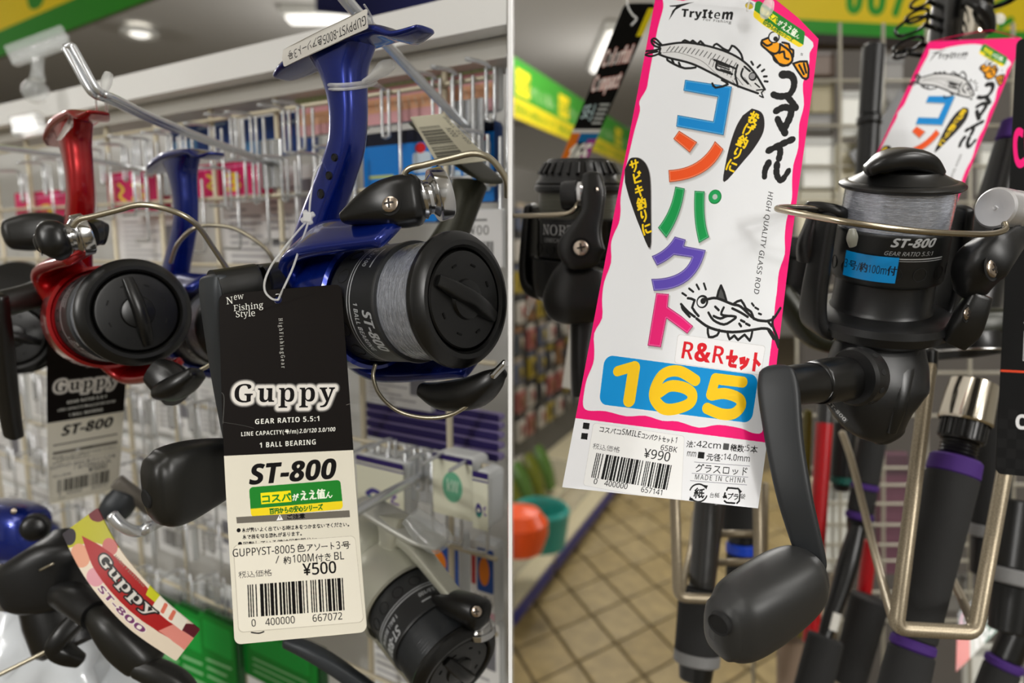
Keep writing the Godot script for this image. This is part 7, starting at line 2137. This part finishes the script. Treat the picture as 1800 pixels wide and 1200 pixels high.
func right_background():
	var W := mat("packet plastic")
	# --- long gondola at the left: base shelf, back panel with small lures, sign board on top
	var dr := cdir(518, 175, -1200)
	var nr := dr.cross(Vector3.UP).normalized()   # to the right of the run
	if nr.x < 0:
		nr = -nr
	var s0 := ray_plane(900, 1078, Vector3(0, 0.10, 0), Vector3.UP)
	s0.y = 0.10
	s0 -= dr * 0.35
	var run := 4.2
	var edge := func(a: float, y: float, o: float) -> Vector3: return s0 + dr * a + Vector3.UP * y + nr * o
	var bar := func(called: String, label: String, a0: float, a1: float, y0: float, y1: float, o0: float, o1: float, m: Material):
		var r := []
		for a in [a0, a1]:
			var ring := PackedVector3Array()
			for q in [[y0, o0], [y0, o1], [y1, o1], [y1, o0]]:
				var begin: float = (0.004 - (edge.call(0, q[0], q[1]) as Vector3).x) / dr.x   # mitred where it meets the divider
				ring.append(edge.call(maxf(a, begin), q[0], q[1]))
			r.append(ring)
		struct(called, label, MB.new().loft(r, true, true, true, {}, [], [], true), m)
	var cream := mat("shelf cream", Color(0.74, 0.7, 0.58), 0.4)
	var strip := mat("price rail blue", Color(0.06, 0.1, 0.45), 0.4)
	bar.call("trim_plinth", "dark plinth under the long base shelf", 0.0, run, -0.099, -0.055, -0.5, -0.05, mat("plinth", Color(0.12, 0.1, 0.08), 0.8))
	for k in 4:
		var a0: float = [0.0, 0.78, 1.7, 2.7][k]
		var a1: float = [0.77, 1.69, 2.69, 3.9][k]
		bar.call("trim_shelf", "cream base shelf along the aisle", a0, a1, -0.055, 0.012, -0.5, 0.0, cream)
		bar.call("trim_price_rail", "dark blue price rail along the shelf edge", a0 + 0.005, a1 - 0.015, -0.05, 0.0, 0.001, 0.006, strip)
	bar.call("wall_shelf_back", "grey back panel of the long gondola", 0.0, run, 0.013, 1.62, -0.56, -0.5, mat("back grey", Color(0.3, 0.29, 0.27), 0.7))
	# small lures in rows on the back panel
	var rng := RandomNumberGenerator.new()
	rng.seed = 21
	var tints := [Color(0.55, 0.5, 0.42), Color(0.5, 0.28, 0.26), Color(0.52, 0.45, 0.14), Color(0.2, 0.22, 0.24), Color(0.62, 0.6, 0.56), Color(0.28, 0.3, 0.36), Color(0.45, 0.32, 0.2), Color(0.14, 0.14, 0.15)]
	var pm := []
	for i in tints.size():
		pm.append(mat("lure tint %d" % i, tints[i], 0.3))
	var proto: Array = []
	var rows := ["lowest", "second lowest", "third", "middle", "fifth", "sixth", "second highest", "highest"]
	for r in 8:
		var seen := 0
		for k in 15:
			var a := 0.62 + k * 0.155 + rng.randf_range(-0.015, 0.015)
			var y := 0.22 + r * 0.155
			var p: Vector3 = edge.call(a, y, -0.47)
			if p.x < 0.026:
				continue
			var kind := rng.randi() % 8
			var which := "%s small lure packet from the left in the %s row of the long gondola" % [ORD[seen], rows[r]]
			seen += 1
			var t: Node3D
			if proto.size() <= kind or proto[kind] == null:
				while proto.size() <= kind:
					proto.append(null)
				t = thing("lure_packet", which, "packet", p, "lure packets on the long gondola")
				obj("pouch", MB.new().rbox(p + Vector3.UP * 0.055, dr * 0.05, Vector3.UP * 0.055, nr * 0.012, 0.006), pm[kind], t)
				obj("header", MB.new().rbox(p + Vector3.UP * 0.122, dr * 0.05, Vector3.UP * 0.014, nr * 0.003, 0.001), pm[(kind + 3) % 8], t)
				obj("lure", MB.new().sweep([p + Vector3.UP * 0.09 + nr * 0.013, p + Vector3.UP * 0.06 + nr * 0.018, p + Vector3.UP * 0.02 + nr * 0.013], [0.008, 0.018, 0.006], [0.004, 0.007, 0.003], nr, 10, 2.0, 4), pm[(kind + 5) % 8], t)
				proto[kind] = t
			else:
				t = copy(proto[kind], p, which)
	# green and yellow sign board along its top
	var cv := Cv.new(self, 1536, 256, Color(0.22, 0.55, 0.16))
	for k in 4:
		var x := k * 390
		cv.rrect(x + 20, 40, x + 130, 150, 2, YELLOW)
		cv.jp("コスパ", x + 24, 130, x + 128, 130, 70, 8, Color(0.2, 0.5, 0.15))
		cv.jp("がええ値ん", x + 140, 140, x + 370, 136, 62, 5, Color(0.6, 0.72, 0.5))
	cv.rrect(0, 168, 1536, 256, 1, Color(0.82, 0.74, 0.1))
	for k in 4:
		cv.jp("百円からの安心シリーズ", k * 390 + 10, 238, k * 390 + 370, 238, 50, 6, Color(0.3, 0.5, 0.1))
	var bp := ray_plane(902, 205, edge.call(0, 0, -0.45), nr)
	board("sign_board", "green and yellow sign board running along the top of the long gondola", bp, dr, 2.4, 0.27, 0.02, printed("aisle sign", cv.done(), 0.5), mat("board edge", Color(0.75, 0.72, 0.65), 0.6))
	# trays on the shelf
	var clear := mat("tray clear", Color(0.85, 0.83, 0.78, 0.35), 0.2, 0.0, {"transparency": BaseMaterial3D.TRANSPARENCY_ALPHA})
	for k in 2:
		var a: float = [0.40, 1.20][k]
		var c: Vector3 = edge.call(a, 0.0135, -0.27)
		var t := thing("shelf_tray", ["clear plastic tray holding the orange tub, nearest on the base shelf", "clear plastic tray of green packets farther along the base shelf"][k], "tray", c, "trays on the base shelf")
		for q in [[0.34, 0.0, 0.0, 0.19], [-0.34, 0.0, 0.0, 0.19], [0.0, 0.19, 0.34, 0.0], [0.0, -0.19, 0.34, 0.0]]:
			obj("side", MB.new().rbox(c + dr * q[0] + nr * q[1] + Vector3.UP * 0.07, (dr * q[2] + nr * q[3]), Vector3.UP * 0.07, (nr if q[2] > 0 else dr) * 0.003, 0.001), clear, t)
		obj("rim", MB.new().tube([c + dr * 0.34 + nr * 0.19 + Vector3.UP * 0.14, c - dr * 0.34 + nr * 0.19 + Vector3.UP * 0.14], 0.006, 8, 1), mat("tray rim", Color(0.6, 0.58, 0.5), 0.4), t)
	var o := at(912, 925, 2.2)
	var orange := thing("lure_tub", "glossy orange round tub in the nearest tray", "tub", o)
	obj("tub", MB.new().lathe(o, Vector3.UP, nr, sc([0.3, -0.9, 0.8, -0.8, 1.0, -0.2, 0.98, 0.2, 0.7, 0.55, 0.2, 0.65], 0.095), 32), mat("orange plastic", Color(0.92, 0.33, 0.1), 0.3), orange)
	var tq := at(950, 905, 2.45)
	var teal := thing("lure_tub", "teal plastic tub just behind the orange one", "tub", tq)
	obj("tub", MB.new().lathe(tq, Vector3.UP, nr, sc([0.3, -1.2, 0.9, -1.1, 1.05, 0.2, 0.95, 0.35, 0.85, 0.2, 0.8, -0.8, 0.2, -0.9], 0.1), 32), mat("teal plastic", Color(0.2, 0.62, 0.58), 0.3), teal)
	for k in 4:
		var p: Vector3 = edge.call(1.0 + k * 0.14, 0.03, -0.24)
		var gp := thing("lure_packet", ["olive green packet lying behind the orange tub", "second olive green packet along the shelf", "third olive green packet along the shelf", "farthest olive green packet along the shelf"][k], "packet", p, "olive packets on the base shelf")
		obj("pouch", MB.new().sweep([p + Vector3.UP * 0.01, p + Vector3.UP * 0.08 - nr * 0.03, p + Vector3.UP * 0.16 - nr * 0.06, p + Vector3.UP * 0.22 - nr * 0.08], [0.05, 0.06, 0.058, 0.04], [0.012, 0.03, 0.025, 0.006], nr, 16, 2.6, 5), mat("olive pouch %d" % (k % 2), [Color(0.36, 0.38, 0.08), Color(0.28, 0.4, 0.16)][k % 2], 0.25), gp)
	# white card and clear bag hanging behind the left reel
	var wc := thing("price_card", "plain white card hanging behind the reel at the left edge", "price card", at(1005, 600, 0.5))
	obj("card", MB.new().plate(PackedVector2Array([Vector2(-0.006, -0.03), Vector2(0.012, -0.034), Vector2(0.014, 0.04), Vector2(0.004, 0.04)]), at(1002, 608, 0.5), cdir(1, 0, 0), cdir(0, 1, 0), 0.001), mat("card edge"), wc)
	var cb := thing("plastic_sleeve", "clear plastic sleeve hanging left of the reel at the left edge", "sleeve", at(940, 460, 0.45))
	obj("film", MB.new().sheet(PackedVector2Array([Vector2(0.3, 0), Vector2(0.9, 0), Vector2(0.75, 0.3), Vector2(0.1, 1.0), Vector2(0, 0.98)]), steps(5, -0.01, 1.01), func(p: Vector2) -> Vector3: return at(925 + 50 * p.x, 440 + 115 * p.y, 0.45 + 0.006 * sin(p.y * 7 + p.x * 5)), 0.0003), mat("clear plastic"), cb)
	# --- sign board across the top
	cv = Cv.new(self, 1536, 512, Color(0.93, 0.82, 0.08))
	var G := Color(0.16, 0.6, 0.14)
	cv.rrect(0, 438, 1536, 502, 1, G)
	cv.rrect(0, 500, 1536, 512, 1, Color(0.8, 0.8, 0.75))
	cv.lines("462,300 462,370 470,396 488,396 498,370 498,300|540,300 540,370 550,396 572,396 582,370 582,300|660,300 634,400", 26, G, 5)
	cv.lines("985,370 1060,330|1040,425 1080,400|1180,300 1290,290 1270,360 1190,420", 24, G, 4)
	var bd := cdir(7600, 175, -1200)
	board("sign_board", "yellow sign board with a green lower band across the top of the rod rack", ray_plane(1260, 66, at(1430, 65, 1.7), bd.cross(Vector3.UP).normalized()), bd, 1.15, 0.36, 0.02, printed("rack sign", cv.done(), 0.45), mat("board edge"))
	struct("trim_canopy", "dark brown rail under the yellow sign board", MB.new().rbox(at(1600, 82, 1.72), bd * 0.4, Vector3.UP * 0.011, cdir(0, 0, 1) * 0.02), mat("rail brown", Color(0.13, 0.08, 0.06), 0.5))
	# --- wire grid and goods behind the rods
	var gd := 0.86
	var grid := thing("wire_wall", "pale wire grid standing behind the rods of the right display", "wire grid", at(1600, 1290, gd))
	var X := cdir(1, 0, 0)
	var o3 := at(1600, 600, gd)
	var up := CB.basis.y
	for i in range(-3, 4):
		obj("upright_wire", MB.new().tube([o3 + X * (i * 0.0545 - 0.034) - up * 0.52, o3 + X * (i * 0.0545 - 0.034) + up * 0.40], 0.0022, 8, 1), mat("wire pale", Color(0.66, 0.64, 0.58), 0.4, 0.2), grid)
	for y in [142, 221, 292, 356, 430, 505, 580, 655, 730, 822, 852, 885, 922, 957, 985, 1040, 1090]:
		obj("cross_wire", MB.new().tube([o3 + X * -0.145 + up * (600 - y) / F * gd, o3 + X * 0.19 + up * (600 - y) / F * gd], 0.0022, 8, 1), mat("wire pale"), grid)
	struct("wall_rack_back", "dark back panel of the rod rack", MB.new().rbox(at(1660, 665, 1.12), X * 0.235, up * 0.535, cdir(0, 0, 1) * 0.008), mat("rack back", Color(0.33, 0.31, 0.29), 0.7))
	var goods := func(x0: float, y0: float, x1: float, y1: float, d: float, m: Material, label: String, turn := 0.0):
		var a := at(x0, y0, d)
		var b := at(x1, y1, d)
		var c := (a + b) / 2
		var hw := (x1 - x0) / F * d / 2
		var hh := (y1 - y0) / F * d / 2
		var ex := cdir(cos(turn), sin(turn), 0)
		var ey := cdir(-sin(turn), cos(turn), 0)
		var t := thing("hanging_packet", label, "packet", c - ey * hh, "goods behind the right wire grid")
		obj("body", MB.new().rbox(c - cdir(0, 0, 1) * 0.006, ex * hw, ey * hh, cdir(0, 0, 1) * 0.005, 0.002), m, t)
		obj("header", MB.new().rbox(c + ey * hh * 0.8 - cdir(0, 0, 1) * 0.0005, ex * hw * 0.96, ey * hh * 0.16, cdir(0, 0, 1) * 0.0006, 0.0002), mat("header %s" % m.resource_name, m.albedo_color.darkened(0.25), 0.4), t)
	var wh := mat("goods white", Color(0.86, 0.86, 0.83), 0.35)
	var cr := mat("goods cream", Color(0.85, 0.82, 0.7), 0.4)
	var gy := mat("goods grey", Color(0.45, 0.44, 0.42), 0.4)
	goods.call(1418, 90, 1470, 132, 0.869, mat("goods brown", Color(0.4, 0.33, 0.28), 0.5), "brown grey packet high behind the grid, beside the tall card")
	goods.call(1425, 140, 1468, 198, 0.869, mat("goods sand", Color(0.62, 0.58, 0.45), 0.5), "sand coloured packet behind the grid, under the brown one")
	goods.call(1418, 200, 1470, 232, 0.869, gy, "grey packet behind the grid, under the sand coloured one")
	goods.call(1480, 158, 1524, 240, 0.869, wh, "white packet behind the grid left of the matt black rod")
	goods.call(1412, 240, 1470, 330, 0.869, wh, "white packet behind the grid beside the tall card's brush lettering")
	goods.call(1474, 250, 1510, 340, 0.869, cr, "cream packet behind the grid left of the small black card point")
	goods.call(1405, 335, 1500, 420, 0.869, cr, "wide cream packet behind the grid left of the middle reel's cap")
	goods.call(1545, 95, 1590, 190, 0.869, gy, "grey packet behind the grid right of the matt black rod")
	goods.call(1555, 180, 1610, 260, 0.869, wh, "white packet behind the grid below the line guides")
	goods.call(1725, 250, 1760, 340, 0.869, wh, "white packet between the second card and the tapered butt")
	goods.call(1450, 850, 1502, 1005, 0.869, wh, "white text card behind the slanting black rod")
	goods.call(1545, 795, 1598, 1010, 0.869, mat("goods mauve", Color(0.4, 0.24, 0.3), 0.5), "mauve packet behind the left upright of the right bracket")
	goods.call(1420, 840, 1448, 1180, 0.869, cr, "tall cream packet behind the red rod")
	goods.call(1455, 1010, 1478, 1150, 0.75, mat("goods board", Color(0.55, 0.5, 0.42), 0.6), "cardboard strip leaning beside the slanting rod", -0.15)
	goods.call(1480, 1070, 1512, 1230, 0.72, mat("goods board", Color(0.55, 0.5, 0.42), 0.6), "second cardboard strip right of the slanting rod's foam butt", -0.2)
	goods.call(1370, 1110, 1428, 1230, 0.8, mat("goods box", Color(0.55, 0.47, 0.4), 0.6), "small beige box at the bottom beside the big knob")
	goods.call(1640, 1010, 1712, 1075, 0.869, gy, "grey packet behind the purple banded butt's lower end")
	goods.call(1700, 1135, 1800, 1230, 0.869, wh, "white packet at the bottom right")
	# small bright card lying at an angle at the lower right
	cv = Cv.new(self, 300, 200, Color(0.1, 0.1, 0.12))
	cv.text("Compact", 10, 80, 290, 80, 60, Color(0.85, 0.6, 0.7), {"f": "sansbold", "fat": 2})
	cv.rrect(0, 100, 70, 200, 1, Color(0.85, 0.22, 0.1))
	cv.rrect(70, 100, 150, 200, 1, Color(0.75, 0.75, 0.72))
	cv.rrect(150, 100, 230, 200, 1, Color(0.15, 0.4, 0.3))
	cv.rrect(230, 100, 300, 200, 1, Color(0.2, 0.35, 0.6))
	cv.rrect(0, 92, 300, 104, 1, Color(0.85, 0.3, 0.5))
	cv.text("165", 80, 190, 220, 190, 70, Color(0.9, 0.9, 0.9), {"f": "sansbold"})
	var lc := thing("set_card", "small colourful card slanting at the lower right beside the bracket", "product card", at(1720, 1100, 0.62))
	card("card", lc, [Vector2(1684, 1076), Vector2(1764, 1010), Vector2(1772, 1090), Vector2(1680, 1182)], 0.62, card_outline(0.03, 0.03), printed("low card", cv.done(), 0.35), 0.0008, null, 2)
